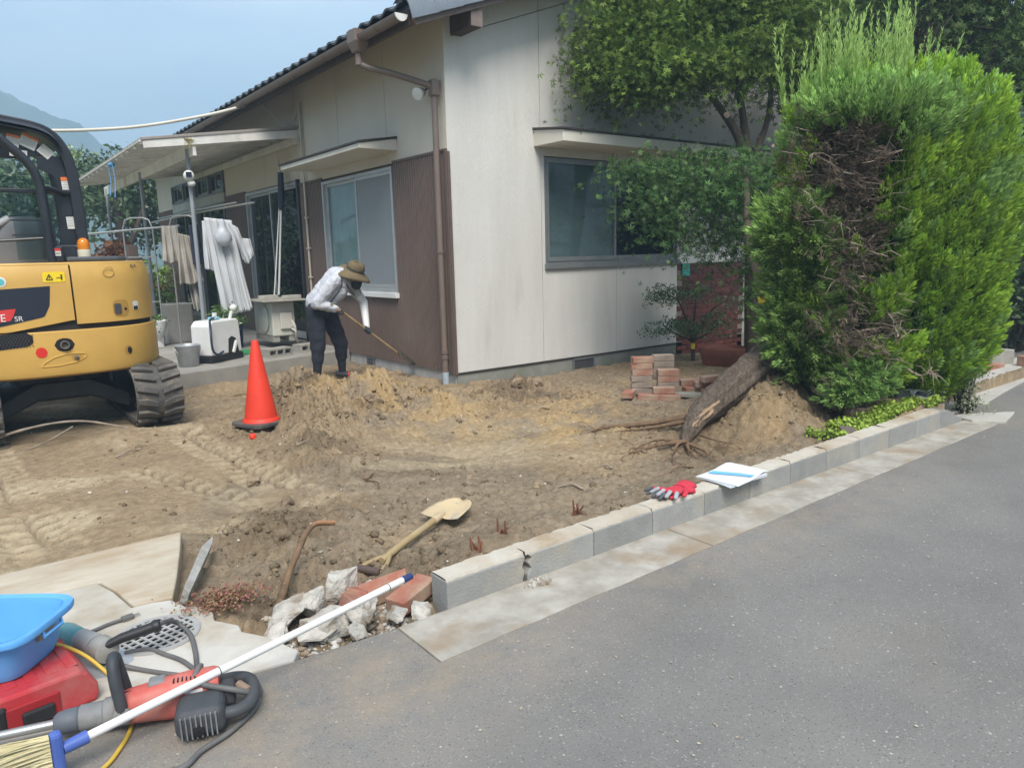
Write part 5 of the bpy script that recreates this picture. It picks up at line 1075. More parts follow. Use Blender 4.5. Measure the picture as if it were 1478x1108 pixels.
beam('beam', (-1.53, YC0+.02, 2.90), (-1.53, YC1+.6, 2.90), .045, .17, cw, PC); beam('outer_edge', (-2.2, YC0, cz(-2.2)-.02), (-2.2, YC1, cz(-2.2)-.02), .03, .03, cw, PC); beam('wall_plate', (-.05, YC0+.04, cz(0)-.17), (-.05, YC1, cz(0)-.17), .05, .10, cw, PC)
for y in (4.2, 7.3, 10.6): MB().tube([(-1.56, y, .1), (-1.56, y, 2.93)], .03, 10).build('post', post_m, PC, smooth=50)
cm = thing('solar_camera', 'white ball shaped solar lamp strapped to the near patio post', 'lamp', (-1.58, 4.15, 2.52))
MB().sphere((-.02, -.07, .04), (.075, .06, .075), 14, 10).build('head', white_p, cm, smooth=0); MB().sphere((.01, -.05, -.06), (.055, .05, .045), 12, 8).build('body', white_p, cm, smooth=0)
MB().box((-.035, -.132, .05), (.075, .006, .07)).build('solar_panel', dec_k, cm); MB().lathe([(.036, -.03), (.036, -.02)], 12, (.02, .05, 0)).build('strap', blk, cm)
sb = thing('straw_bundle', 'small tuft of yellow straw tied to the canopy beam', 'bundle', (-1.60, 3.93, 2.98)); m = MB()
for i in range(40): m.tube([(0, 0, .06), (rnd.uniform(-.06, .06), rnd.uniform(-.03, .03), .03), (rnd.uniform(-.10, .10), rnd.uniform(-.05, .03), rnd.uniform(-.09, .06))], .003, 3, False)
tag(m.build('straw', mk('straw', (.42, .34, .12), (.30, .24, .08), 20, .9), sb), kind='stuff')
rp_ = thing('blue_rope', 'thin blue rope hanging from the canopy rafters', 'rope', (-2.2, 6.0, 2.9)); m = MB()
for dx, dy, h in ((0, 0, .5), (.0, .35, .45)): MB().tube(bez([(dx, dy, .02), (dx+.02, dy, -h*.5), (dx-.01, dy, -h)], 4), .008, 6).build('strand', mk('rope_blue', (.12, .35, .65), rough=.7), rp_, smooth=50)
MB().sphere((.02, .17, .0), (.05, .16, .035), 8, 6).build('knot', mk('rope_blue', (.12, .35, .65)), rp_, smooth=0)
# overhead service cable
ca = MB().tube(bez([(-.42, 4.42, 3.70), (-1.2, 4.6, 3.46), (-2.2, 4.9, 3.26), (-3.4, 5.2, 3.18), (-4.9, 5.6, 3.24), (-6.5, 6.0, 3.45), (-12, 7.5, 4.8)], 8), .022, 8).build('service_cable', mk('pale_cable', (.62, .58, .50), (.54, .50, .42), 3, .5), None, smooth=50); tag(ca, 'thick pale service cable sagging from the eave across the sky', 'cable')
# spotlight at the downpipe
sp = thing('spotlight', 'small white floodlight clipped to the bend of the downpipe', 'lamp', (-.14, .24, 3.13)); Rf = facing((-.75, -.3, -.35))
MB().lathe([(.035, -.06), (.05, -.02), (.062, .04), (.066, .06), (.058, .062)], 14, (-.02, .0, -.02), Rf).build('head', white_p, sp, smooth=40); MB().lathe([(.052, -.012), (.055, .004)], 14, (-.02, 0, -.02), Rf, False).build('strap', blk, sp); MB().tube([(0, 0, -.02), (.05, -.06, .03)], .012, 6).build('bracket', blk, sp)
# notice plate on the tiled wall
pl = MB().b2((3.87, -.022, 1.02), (4.03, -.012, 1.20)).build('notice_plate', mk('teal_plate', (.03, .34, .27), rough=.45)); tag(pl, 'teal green notice plate fixed to the red tiled wall', 'sign')
for k in range(7): MB().b2((3.89, -.0245, 1.045+k*.02), (4.01-.03*(k % 3), -.0225, 1.049+k*.02)).build('print_line', mk('plate_print', (.35, .62, .55), rough=.6), pl)

# ------------------------------------------------------------------ terrace things
galv = mk('galvanised', (.36, .37, .38), (.46, .47, .48), 9, .45, metal=.5, c3=(.30, .28, .25), s3=5, f3=(.55, .8)); plast_w = mk('white_plastic', (.72, .72, .70), (.64, .64, .61), 4, .4); steelp = mk('steel_pole', (.48, .48, .47), (.38, .37, .35), 7, .35, metal=.7)
bk = thing('metal_bucket', 'galvanised metal bucket at the terrace edge', 'bucket', (-2.17, 2.72, .12))
MB().lathe([(.105, 0), (.115, .01), (.15, .25), (.157, .26), (.15, .265), (.142, .25), (.108, .02), (.02, .018)], 24).build('shell', galv, bk, smooth=40); MB().tube([(-.155, 0, .24)]+[(-.15*cos(a), -.02-.10*sin(a)*.6, .24-.13*sin(a)) for a in np.linspace(.3, pi-.3, 10)]+[(.155, 0, .24)], .004, 5).build('bail_handle', steelp, bk)
hs = thing('water_tank', 'white plastic wheeled water tank with black foot beside the bucket', 'tank', (-1.74, 2.98, .12), radians(33))
MB().prism([(-.29, .09), (.29, .09), (.27, .50), (.24, .53), (-.22, .53), (-.285, .47)], -.15, .15, Matrix(((1, 0, 0), (0, 0, 1), (0, 1, 0)))).build('body', plast_w, hs, bevel=.03, seg=3); MB().b2((-.30, -.16, 0), (.30, .16, .088)).build('foot', mk('black_plastic', (.02, .02, .022), rough=.5), hs, bevel=.015)
MB().prism([(.02, .0), (.22, .0), (.17, .19), (.10, .22), (.04, .19)], -.004, .004, Matrix(((1, 0, 0), (0, 0, 1), (0, 1, 0))), (0, -.155, .09)).build('wheel_well', mk('black_plastic', (.02, .02, .022)), hs, bevel=.002)
MB().box((.13, -.17, .17), (.045, .03, .17), (0, .45, 0)).build('tap', plast_w, hs, bevel=.012); MB().tube([(.26, 0, .48), (.30, -.02, .62)], .022, 8).build('spout', plast_w, hs); MB().sphere((.33, -.03, .66), (.05, .05, .045), 10, 8).build('spout_rose', plast_w, hs, smooth=0)
MB().box((-.02, 0, .55), (.10, .12, .03)).build('lid', mk('lid_blue', (.25, .50, .60), rough=.5), hs, bevel=.01); MB().tube(bez([(-.02, -.02, .56), (-.2, -.1, .54), (-.34, -.22, .42), (-.38, -.26, .2), (-.28, -.24, .12), (-.15, -.22, .14)], 6), .014, 8).build('hose', mk('hose_navy', (.02, .03, .06), rough=.4), hs, smooth=50); MB().tube([(.0, 0, .54), (0, 0, .62)], .03, 10).build('cap', plast_w, hs)
ac = thing('air_conditioner', 'cream outdoor air conditioner unit against the sliding door wall', 'air conditioner', (-.62, 3.95, .30))
acm = mk('ac_cream', (.52, .50, .44), (.46, .44, .38), 3, .55)
MB().b2((-.17, -.38, 0), (.17, .38, .50)).build('casing', acm, ac, bevel=.02); MB().lathe([(.20, 0), (.21, .012), (.19, .02)], 28, (-.172, -.06, .25), facing((-1, 0, 0))).build('fan_ring', acm, ac, smooth=40)
m = MB().lathe([(.185, 0), (.185, .004)], 24, (-.174, -.06, .25), facing((-1, 0, 0))); m.build('fan_opening', hole_m, ac)
for k in range(9): MB().lathe([(.02+k*.02, .0), (.025+k*.02, .004)], 24, (-.186, -.06, .25), facing((-1, 0, 0)), False).build('grille_ring', acm, ac)
MB().b2((-.06, -.42, .1), (.12, -.382, .34)).build('valve_cover', acm, ac, bevel=.015)
for k, (x, z) in enumerate(((.02, .06), (.05, -.02), (.08, .12))): MB().tube(bez([(.10, -.39, .12+z), (.13, -.46, .08+z*.5), (.16, -.40, -.04), (.22, -.3, -.12)], 5), .016, 7).build('pipe', mk('lagged_pipe', (.50, .48, .42), rough=.8), ac, smooth=50)
for x in (-.12, .12): MB().b2((x-.05, -.36, -.08), (x+.05, .36, -.001)).build('foot_rail', terr_m, ac)
sh_ = tag(MB().prism([(-.95, 3.42), (-.28, 3.36), (-.28, 4.4), (-.95, 4.4)], .806, .826).build('shelf_board', mk('shelf_grey', (.33, .31, .27), (.26, .24, .2), 5, .8), bevel=.004), 'grey board laid on top of the air conditioner', 'board')
for x, y, w, h, l in ((-.72, 3.85, .26, .06, 'thicker pale plank lying on the board over the air conditioner'), (-.42, 3.72, .26, .05, 'thinner pale plank beside the parasol on the air conditioner board')): tag(MB().box((x, y, .827+h/2), (w, .12, h), (0, 0, .25)).build('small_plank', mk('shelf_pale', (.46, .44, .38), (.38, .36, .31), 5, .8), bevel=.004), l, 'plank', 'planks on the air conditioner')
# hollow concrete blocks
blkc = mk('hollow_block', (.34, .32, .28), (.25, .235, .205), 8, .95, .6, 80)
def hollow(loc, rz, label):
    t = thing('hollow_block', label, 'block', loc, rz, 'hollow concrete blocks'); L_, H_, D_ = .39, .105, .19; m = MB(); n = 3; w = .028; hw = (L_-w*(n+1))/n
    m.b2((-L_/2, -D_/2, 0), (L_/2, D_/2, w*.8)); m.b2((-L_/2, -D_/2, H_-w*.8), (L_/2, D_/2, H_))
    for i in range(n+1): x = -L_/2+i*(hw+w); m.b2((x, -D_/2, w*.8+.0005), (x+w, D_/2, H_-w*.8-.0005))
    bm = m; o = bm.build('shell', blkc, t); 
hollow((-.50, 3.02, .12), .25, 'hollow concrete block lying by the man with holes showing'); hollow((-1.02, 2.85, .12), .3, 'weathered hollow block under the hose end of the air conditioner')
# laundry rack: poles, stands
def poles(name, label, pts, r=.014, grp='laundry poles'):
    o = MB().tube(pts, r, 8).build(name, steelp, smooth=50); tag(o, label, 'pole', grp); return o
poles('laundry_pole', 'long white tipped laundry pole reaching past the patio post', [(-.87, 3.70, 2.19), (-1.25, 4.9, 2.13), (-1.62, 6.5, 2.05)], .016)
poles('laundry_pole', 'second laundry pole just above the white coat', [(-1.05, 3.9, 2.20), (-1.3, 4.9, 2.16), (-1.55, 6.3, 2.10)], .013); poles('laundry_pole', 'short laundry pole carrying the grey towel', [(-1.66, 4.6, 1.91), (-2.1, 5.0, 1.88), (-2.7, 5.5, 1.83)], .016)
MB().sphere((-.868, 3.69, 2.19), .022, 8, 6)
def stand(loc, rz, h, w, label):
    t = thing('laundry_stand', label, 'stand', loc, rz, 'laundry stands'); P = [(-w, 0, 0), (-w, 0, h-.15), (-w*.8, 0, h-.03), (-w*.4, 0, h), (w*.4, 0, h), (w*.8, 0, h-.03), (w, 0, h-.15), (w, 0, 0)]; MB().tube(P, .013, 8).build('frame', steelp, t, smooth=50)
    for z in (h*.35, h*.7): MB().tube([(-w, 0, z), (w, 0, z)], .009, 6).build('cross_rail', steelp, t)
    MB().tube([(-w, -.25, .012), (-w, .25, .012)], .012, 6).build('foot', steelp, t); MB().tube([(w, -.25, .012), (w, .25, .012)], .012, 6).build('foot', steelp, t)
stand((-1.62, 4.55, .12), radians(-35), 1.93, .20, 'arched steel laundry stand next to the near patio post'); stand((-2.02, 5.6, .12), radians(-35), 1.95, .22, 'arched steel laundry stand hung with the grey towel')
def cloth(name, label, cat, TL, TR, BL, BR, mat, folds=5, amp=.03, seed=0, hang=.05, thick=.004, extra=None, kind=None):
    TL, TR, BL, BR = map(Vector, (TL, TR, BL, BR)); nrm = (TR-TL).cross(BL-TL).normalized(); r_ = random.Random(seed); ph = [r_.uniform(0, 6) for _ in range(6)]; rows = []; nu, nv = 44, 34
    for j in range(nv+1):
        v = j/nv; rw = []
        for i in range(nu+1):
            u = i/nu; p = (TL*(1-u)+TR*u)*(1-v)+(BL*(1-u)+BR*u)*v; a = amp*(.25+.9*v)
            d = a*(sin(u*folds*2*pi+ph[0]+1.2*v)+.5*sin(u*folds*3.7*pi+ph[1]-2*v)+.3*sin(v*9+ph[2]+u*4)); sag = -hang*sin(pi*u)*v*.4
            rw.append(tuple(p+nrm*d+Vector((0, 0, sag+.012*sin(u*11+ph[3])*v))))
        rows.append(rw)
    o = MB().grid(rows).build(name, mat, smooth=0); s_ = o.modifiers.new('thickness', 'SOLIDIFY'); s_.thickness = thick; return tag(o, label, cat)
coat_m = mk('white_coat', (.66, .67, .68), (.58, .59, .60), 3, .75, trans=.2); gry = mk('grey_towel', (.42, .39, .34), (.34, .31, .27), 5, .95); bei = mk('beige_shirt', (.40, .36, .31), (.31, .28, .235), 4, .9); navy = mk('navy_cloth', (.025, .028, .05), rough=.9)
o = cloth('raincoat', 'long white translucent raincoat hanging beside the patio post', 'raincoat', (-1.48, 4.0, 2.00), (-1.10, 4.0, 1.96), (-1.36, 3.9, .60), (-.94, 3.9, .71), coat_m, 4, .03, 1); 
sl_ = cloth('x', '', '', (-1.16, 3.98, 1.93), (-1.03, 3.98, 1.86), (-.98, 3.94, 1.36), (-.90, 3.94, 1.40), coat_m, 1.5, .03, 2); sl_.name = 'sleeve'
for q in ('label', 'category'): 
    if q in sl_: del sl_[q]
sl_.parent = o
sl2 = cloth('x', '', '', (-1.50, 4.02, 1.95), (-1.40, 4.02, 1.97), (-1.52, 4.0, 1.30), (-1.36, 4.0, 1.28), coat_m, 1.5, .03, 3); sl2.name = 'sleeve'
for q in ('label', 'category'):
    if q in sl2: del sl2[q]
sl2.parent = o
cloth('towel', 'grey striped towel folded over the short laundry pole', 'towel', (-1.90, 4.62, 1.91), (-1.70, 4.58, 1.90), (-1.93, 4.6, 1.40), (-1.66, 4.56, 1.42), gry, 3, .025, 4)
cloth('shirt', 'beige shirt hanging from the arched laundry stand', 'shirt', (-1.74, 4.42, 1.80), (-1.60, 4.36, 1.76), (-1.78, 4.4, 1.08), (-1.46, 4.32, 1.12), bei, 3, .04, 5); cloth('trousers', 'pale grey trousers hanging below the beige shirt', 'trousers', (-1.66, 4.5, 1.20), (-1.50, 4.45, 1.22), (-1.60, 4.5, .70), (-1.46, 4.45, .72), gry, 2, .03, 6)
cloth('dark_garment', 'dark navy garment hung between the shirt and raincoat', 'garment', (-1.62, 4.3, 1.90), (-1.50, 4.26, 1.92), (-1.60, 4.3, 1.35), (-1.44, 4.26, 1.38), navy, 2, .02, 7); cloth('laundry_net', 'pale mesh laundry net hanging right of the raincoat', 'net', (-1.05, 4.0, 1.72), (-.86, 4.0, 1.70), (-1.0, 3.98, 1.42), (-.82, 3.98, 1.46), coat_m, 2, .02, 8)
wm = mk('thin_white_plastic', (.66, .68, .72), (.58, .60, .64), 6, .35, trans=.35, spec=.5)
bgm = MB(); rows = []
for z, r in ((0, .055), (-.03, .10), (-.09, .125), (-.16, .11), (-.22, .06), (-.30, .035), (-.34, .05)): pass
for z, r in ((-.20, .03), (-.18, .075), (-.12, .115), (-.05, .115), (.02, .075), (.08, .04), (.13, .045), (.17, .02)): rows.append([(r*cos(a)*(1+.08*sin(5*a+z*30)), r*sin(a)*.8*(1+.08*sin(4*a)), z) for a in np.linspace(0, 2*pi, 25)[:-1]])
bgm.grid(rows, close=True); tag(bgm.build('plastic_bag', wm, smooth=0, loc=(-1.28, 3.86, 1.80)), 'white plastic bag tied to the laundry pole', 'bag')
# wall of pots and bits behind the rack
def pot(label, loc, prof, mat, plant=None, cat='pot'):
    t = thing('plant_pot', label, cat, loc, group='plant pots on the terrace'); MB().lathe(prof, 20).build('pot', mat, t, smooth=40)
    if plant:
        (V, F, C_), _ = crown(plant, 1500, np.random.default_rng(int(abs(loc[0]*100))), .05, 1, ((.06, .12, .03), (.16, .25, .06)), 20, .06, .2); npmesh('foliage', V, F, leaf_m2, t, cols=C_)
terra = mk('terracotta', (.22, .075, .045), (.16, .055, .035), 5, .8)
pot('white urn shaped planter behind the metal bucket', (-1.97, 5.3, .12), [(.09, 0), (.08, .03), (.05, .08), (.05, .12), (.10, .18), (.14, .30), (.16, .40), (.15, .41), (.12, .3)], plast_w, [(0, 0, .45, .10, .06)])
pot('grey green pot with small stems next to the urn', (-2.2, 5.0, .12), [(.09, 0), (.13, .24), (.14, .25), (.12, .2)], mk('pot_grey', (.26, .27, .22), rough=.8), [(0, 0, .42, .08, .15)])
pot('white pot with strappy leaves beneath the raincoat', (-1.30, 4.0, .12), [(.10, 0), (.15, .25), (.16, .26), (.13, .2)], plast_w, [(0, 0, .5, .2, .2)])
pot('low terracotta pot on the terrace by the water tank', (-1.55, 3.75, .12), [(.08, 0), (.12, .18), (.13, .19), (.1, .15)], terra, [(0, 0, .28, .12, .08)])
tag(MB().b2((-1.75, 5.6, .12), (-1.35, 5.95, .75)).build('storage_box', mk('storage_grey', (.25, .24, .22), (.2, .19, .17), 4, .7), bevel=.02), 'grey storage box behind the laundry stand', 'box')
tag(MB().prism([(-1.35, 3.25), (-.95, 3.4), (-1.0, 3.85), (-1.4, 3.75)], .122, .135).build('green_mat', mk('green_mat', (.03, .22, .08), rough=.95), bevel=.003), 'small green doormat in front of the sliding door', 'mat')
bl_ = tag(MB().lathe([(.13, 0), (.15, .38), (.155, .39), (.14, .37)], 18, (-1.12, 4.35, .12)).build('blue_bin', mk('navy_bin', (.02, .04, .12), rough=.4), smooth=40), 'dark blue bin standing under the hanging raincoat', 'bin')
tag(MB().b2((-1.95, 6.9, .12), (-1.80, 7.1, 1.7)).build('brown_post', brown_d, bevel=.01), 'square brown post standing behind the shirts', 'post')
pr_ = thing('closed_parasol', 'folded black parasol with pale poles leaning on the sliding door', 'parasol', (-.28, 4.62, .8)); MB().tube([(.0, 0, .05), (.06, 0, .6), (.14, -.02, 1.42)], .016, 8).build('pole', plast_w, pr_, smooth=50); MB().tube([(-.05, .06, .05), (.02, .04, .6), (.12, .0, 1.42)], .012, 8).build('pole', plast_w, pr_, smooth=50); MB().tube([(.13, -.02, 1.35), (.15, -.02, 1.5), (.17, -.02, 1.92)], [.03, .055, .045], 10).build('canopy', dec_k, pr_, smooth=50); MB().tube([(.16, -.02, 1.9), (.13, -.02, 2.15)], .03, 8).build('sleeve', cond_m, pr_, smooth=50)
# ------------------------------------------------------------------ worker digging by the wall
E1, E2 = Vector((.795, -.607, 0)), Vector((.607, .795, 0))
MO = Vector((-1.13, 1.17, 0)); mz = min(zt(-1.13, 1.17), .0)
def wp(a, b, z): return E1*a+E2*b+Vector((0, 0, z))
MN = thing('person', 'person in white jacket, dark trousers and brown wide brimmed hat bending to dig', 'person', tuple(MO+Vector((0, 0, 0))))
def caps(chain, n=14):
    m = MB()
    for (p0, r0), (p1, r1) in chain:
        p0, p1 = Vector(p0), Vector(p1); d = (p1-p0); Ln = d.length; d = d.normalized(); pts, rs = [], []
        for a in (80, 55, 30, 8): pts.append(p0-d*r0*sin(radians(a))); rs.append(r0*cos(radians(a)))
        for k in range(1, 5): t = k/5; pts.append(p0+(p1-p0)*t); rs.append(r0+(r1-r0)*t)
        for a in (8, 30, 55, 80): pts.append(p1+d*r1*sin(radians(a))); rs.append(r1*cos(radians(a)))
        m.tube(pts, rs, n)
    return m
hipN, hipF = wp(.03, -.08, .80), wp(.10, .12, .80); kN, kF = wp(.035, -.10, .40), wp(.22, .22, .40); aN, aF = wp(.0, -.10, .045), wp(.20, .30, .045)
pel, waist, chest, neck = wp(.06, .02, .84), wp(.13, .02, .98), wp(.29, .02, 1.14), wp(.40, .02, 1.17)
shN, shF = wp(.27, -.17, 1.13), wp(.36, .19, 1.12); elN, elF = wp(.09, -.24, .90), wp(.52, .22, .88); haN, haF = wp(.31, -.12, .82), wp(.575, .06, .56)
head = wp(.47, .02, 1.19)
skin = mk('skin', (.42, .25, .17), rough=.6); pants_m = mk('dark_trousers', (.014, .016, .026), (.026, .028, .036), 6, .85, .2, 60); jack = mk('white_jacket', (.56, .57, .60), (.42, .43, .47), 16, .8, .3, 40, c3=(.36, .345, .33), s3=7, f3=(.52, .75)); glove_m = mk('dark_glove', (.030, .038, .040), (.055, .06, .06), 20, .8); hat_m = mk('hat_khaki', (.165, .125, .065), (.12, .09, .048), 6, .95, .2, 80); band_m = mk('hat_band', (.07, .06, .045), rough=.9)
body = caps([((pel, .12), (waist, .115)), ((waist, .115), (chest, .13)), ((chest, .12), (neck, .06)), ((neck, .052), (head, .06)), ((head+wp(-.01, 0, .03), .088), (head+wp(.03, 0, -.03), .078)), ((hipN, .085), (kN, .06)), ((hipF, .085), (kF, .06)), ((kN, .055), (aN, .04)), ((kF, .055), (aF, .04)), ((shN, .05), (elN, .042)), ((elN, .042), (haN, .032)), ((shF, .05), (elF, .042)), ((elF, .042), (haF, .032))])
remesh(body.build('body', skin, MN), .014, 4)
# face: nose and mouth side, mostly under the brim
remesh(caps([((hipN, .112), (kN, .088)), ((hipF, .112), (kF, .088)), ((kN, .078), (kN*.55+aN*.45+Vector((0, 0, .0)), .068)), ((kF, .078), (kF*.55+aF*.45, .068)), ((pel, .135), (pel+wp(-.01, .0, .06), .13)), ((hipN, .10), (pel, .12)), ((hipF, .10), (pel, .12))]).build('trousers', pants_m, MN), .013, 4, .02, .07)
for k_, a_ in ((kN, aN), (kF, aF)): remesh(caps([((k_*.62+a_*.38, .06), (a_, .043))]).build('gaiter', mk('gaiter', (.018, .02, .026), rough=.6), MN), .012, 3)
remesh(caps([((wp(.04, .02, .90), .14), (waist, .15)), ((waist, .152), (chest, .165)), ((chest, .14), (wp(.36, .02, 1.16), .085)), ((shN, .075), (elN, .068)), ((elN, .066), (elN*.2+haN*.8, .046)), ((shF, .075), (shF*.4+elF*.6, .066)), ((chest, .12), (shN, .08)), ((chest, .12), (shF, .08)), ((wp(.15, -.06, .93), .11), (wp(.28, -.04, 1.02), .11))]).build('jacket', jack, MN), .012, 4, .028, .06)
remesh(caps([((shF*.45+elF*.55, .056), (elF, .05)), ((elF, .05), (elF*.12+haF*.88, .038))]).build('sleeve', white_p, MN), .011, 3)
MB().tube([wp(.02, -.12, .90), wp(.0, -.02, .93), wp(.02, .12, .90)], .012, 6).build('belt', mk('red_strap', (.45, .03, .04), rough=.6), MN)
for P in ([wp(.36, -.13, 1.17), wp(.36, -.155, 1.08), wp(.27, -.16, .96), wp(.2, -.15, .88)], [wp(.40, -.1, 1.1), wp(.44, -.06, 1.02), wp(.46, .02, .97)], [wp(.05, -.155, .93), wp(.09, -.165, .90), wp(.12, -.16, .86)]): MB().tube(bez(P, 4), .007, 6).build('jacket_trim', mk('dark_trim', (.03, .032, .04), rough=.7), MN)
# face cloth under the brim
remesh(caps([((head+wp(.03, 0, -.02), .08), (head+wp(.02, .0, -.10), .06))]).build('neck_cloth', mk('dark_cloth', (.04, .038, .04), rough=.9), MN), .012, 3)
fc = MB().sphere(head+wp(.085, -.02, -.05), (.018, .018, .022), 8, 6).build('nose', skin, MN, smooth=0)
for s in (-1, 1): MB().sphere(head+wp(.085, .035*s-.01, -.015), (.012, .012, .008), 8, 6).build('eye', hole_m, MN, smooth=0)
# hands in work gloves: palm, four fingers curled round the handle, thumb
g0, g1 = Vector(haN), Vector(haF); ax = (g1-g0).normalized()
def hand(c, out_, nm):
    c = Vector(c); o_ = Vector(out_); o_ = (o_-ax*o_.dot(ax)).normalized(); q = ax.cross(o_); ch = [((c+o_*.022-ax*.035, .024), (c+o_*.022+ax*.035, .026))]
    for i in range(4):
        s = -.036+i*.024; r = .0105; pts = [c+ax*s+o_*.028+q*.012, c+ax*s+o_*.012+q*.030, c+ax*s-o_*.016+q*.026, c+ax*s-o_*.026+q*.0, c+ax*s-o_*.012-q*.02]
        for a, b in zip(pts[:-1-(i == 0)], pts[1:]): ch.append(((a, r), (b, r*.92)))
    pts = [c+ax*.045+o_*.03-q*.005, c+ax*.055+o_*.012-q*.028, c+ax*.04-o_*.012-q*.028]
    for a, b in zip(pts[:-1], pts[1:]): ch.append(((a, .013), (b, .011)))
    remesh(caps(ch, 8).build(nm, glove_m, MN), .006, 2)
hand(haN+wp(0, .0, 0), (elN-haN), 'glove'); hand(haF, (elF-haF), 'glove')
# tabi work shoes with red toes
for a in (aN, aF):
    s = caps([((Vector(a)+wp(-.05, 0, -.02), .042), (Vector(a)+wp(.06, -.02, -.03), .040)), ((Vector(a)+wp(.06, -.02, -.03), .038), (Vector(a)+wp(.12, -.03, -.035), .028))]); SHo = remesh(s.build('shoe', mk('dark_shoe', (.03, .03, .034), rough=.7), MN), .01, 3); remesh(caps([((Vector(a)+wp(.085, -.025, -.03), .036), (Vector(a)+wp(.125, -.03, -.033), .030))]).build('toe_cap', mk('red_shoe', (.40, .04, .04), rough=.7), SHo), .01, 3)
# hat
Rh = facing(E1*.42+Vector((0, 0, .86))-E2*.22, E1); hc = head+wp(.015, -.01, .055); ht = []
prof = [(.205, -.055, 1), (.195, -.035, 1), (.15, -.012, 1), (.105, .0, 1), (.10, .02, 0), (.098, .06, 0), (.088, .09, 0), (.06, .105, 0), (.01, .108, 0)]
rows = []
for r, z, br in prof: rows.append([Rh @ Vector((r*cos(t), r*sin(t), z+br*.022*sin(2*t+.6)*(r/.2)))+hc for t in np.linspace(0, 2*pi, 33)[:-1]])
o = MB().grid(rows, close=True).build('hat', hat_m, MN, smooth=0); s_ = o.modifiers.new('thickness', 'SOLIDIFY'); s_.thickness = .006
MB().lathe([(.103, .012), (.104, .042)], 28, hc, Rh, False).build('hat_band', band_m, o, smooth=0)
# his shovel
SV = thing('digging_shovel', 'square mouthed shovel held by the worker against the house wall', 'shovel', tuple(MO))
hv = mk('shovel_handle', (.30, .21, .11), (.22, .15, .08), 9, .7); bd = mk('shovel_blade', (.06, .058, .055), (.12, .105, .085), 8, .6, metal=.4)
d0 = haN-ax*.10; d1 = haF+ax*.50
MB().tube([d0, haN, haF, d1], .0155, 10).build('handle', hv, SV, smooth=50)
R_ = Matrix((E2, ax.cross(E2), ax)).transposed() if False else facing(ax, E2)
bl = MB(); rows = []
for t, w in ((0, .03), (.04, .09), (.09, .112), (.22, .112), (.27, .10)): rows.append([tuple(d1-ax*.03+ax*t+E2*(w*s)+ax.cross(E2)*(.02*(s*s)+(.0 if t > .05 else .01))) for s in (-1, -.7, -.35, 0, .35, .7, 1)])
o = bl.grid(rows).build('blade', bd, SV, smooth=0); s_ = o.modifiers.new('thickness', 'SOLIDIFY'); s_.thickness = .003
MB().tube([d0-E2*.05, d0+E2*.05], .014, 8).build('grip', hv, SV, smooth=50)
# ------------------------------------------------------------------ block kerb along the street
KB = thing('block_kerb', 'low grey concrete block kerb between the road and the dug soil', 'kerb', (-3.028, -4.553, 0))
kb_m = [mk('kerb_block_%d' % i, c, tuple(v*.84 for v in c), 9, .93, .9, 80, c3=(.36-.03*i, .325-.03*i, .265-.03*i), s3=4.3+i, f3=(.48, .75), bdist=.006) for i, c in enumerate(((.285, .280, .262), (.320, .314, .293), (.262, .260, .246)))]
cap_m = mk('kerb_mortar_top', (.43, .37, .29), (.50, .47, .41), 6, .95, .6, 70, c3=(.33, .25, .165), s3=3, f3=(.5, .7), bdist=.006)
def slope(i): return .0045*.4*i
for i in range(12):
    L_ = .396; h0, h1 = .118+slope(i), .118+slope(i+1); b0 = -.12; x = i*.4+.002; y0, y1 = 0, .12
    nx, nz = 10, 5; m = MB(); jag = i == 1
    if i == 11:
        P = [(x, b0), (x+L_, b0), (x+L_, .035), (x+.33, .05), (x+.26, .07), (x+.2, .10), (x+.12, h0-.005), (x, h0)]
        m.prism(P, 0, .12, Matrix(((1, 0, 0), (0, 0, 1), (0, 1, 0))), (0, 0, 0))
    else:
        x0 = x+(.012 if jag else 0)
        P = [(x0, b0), (x+L_, b0), (x+L_, h1), (x0, h0)]
        if i == 0: P = [(x, b0), (x+L_-.010, b0), (x+L_-.014, .02), (x+L_-.004, .05), (x+L_-.018, .075), (x+L_-.006, .10), (x+L_-.002, h1), (x, h0)]
        if jag: P = [(x+.004, b0), (x+L_, b0), (x+L_, h1), (x+.012, h0), (x+.03, .10), (x+.012, .08), (x+.026, .055), (x+.006, .03)]
        m.prism(P, 0, .12, Matrix(((1, 0, 0), (0, 0, 1), (0, 1, 0))), (0, 0, 0))
    B = m.build('block', kb_m[(i*7+i//3) % 3], KB, bevel=.004)
    if i < 11:   # mortar skim on top, rough edged
        n = 14; top = [(x+L_*k/n, .004+rnd.uniform(0, .012)) for k in range(n+1)]; back = [(x+L_*k/n, .118-rnd.uniform(0, .012)) for k in range(n+1)]
        rows = [[(a, b, h0-.002+(h1-h0)*k/n) for k, (a, b) in enumerate(top)], [(a, b+.006, h0+.011+rnd.uniform(-.002, .003)+(h1-h0)*k/n) for k, (a, b) in enumerate(top)], [(top[k][0], .06+rnd.uniform(-.02, .02), h0+.013+rnd.uniform(-.003, .003)+(h1-h0)*k/n) for k in range(n+1)], [(a, b, h0+.010+rnd.uniform(-.003, .003)+(h1-h0)*k/n) for k, (a, b) in enumerate(back)], [(a, b+.002, h0-.002+(h1-h0)*k/n) for k, (a, b) in enumerate(back)]]
        MB().grid(rows).build('mortar_skim', cap_m, B, smooth=40)
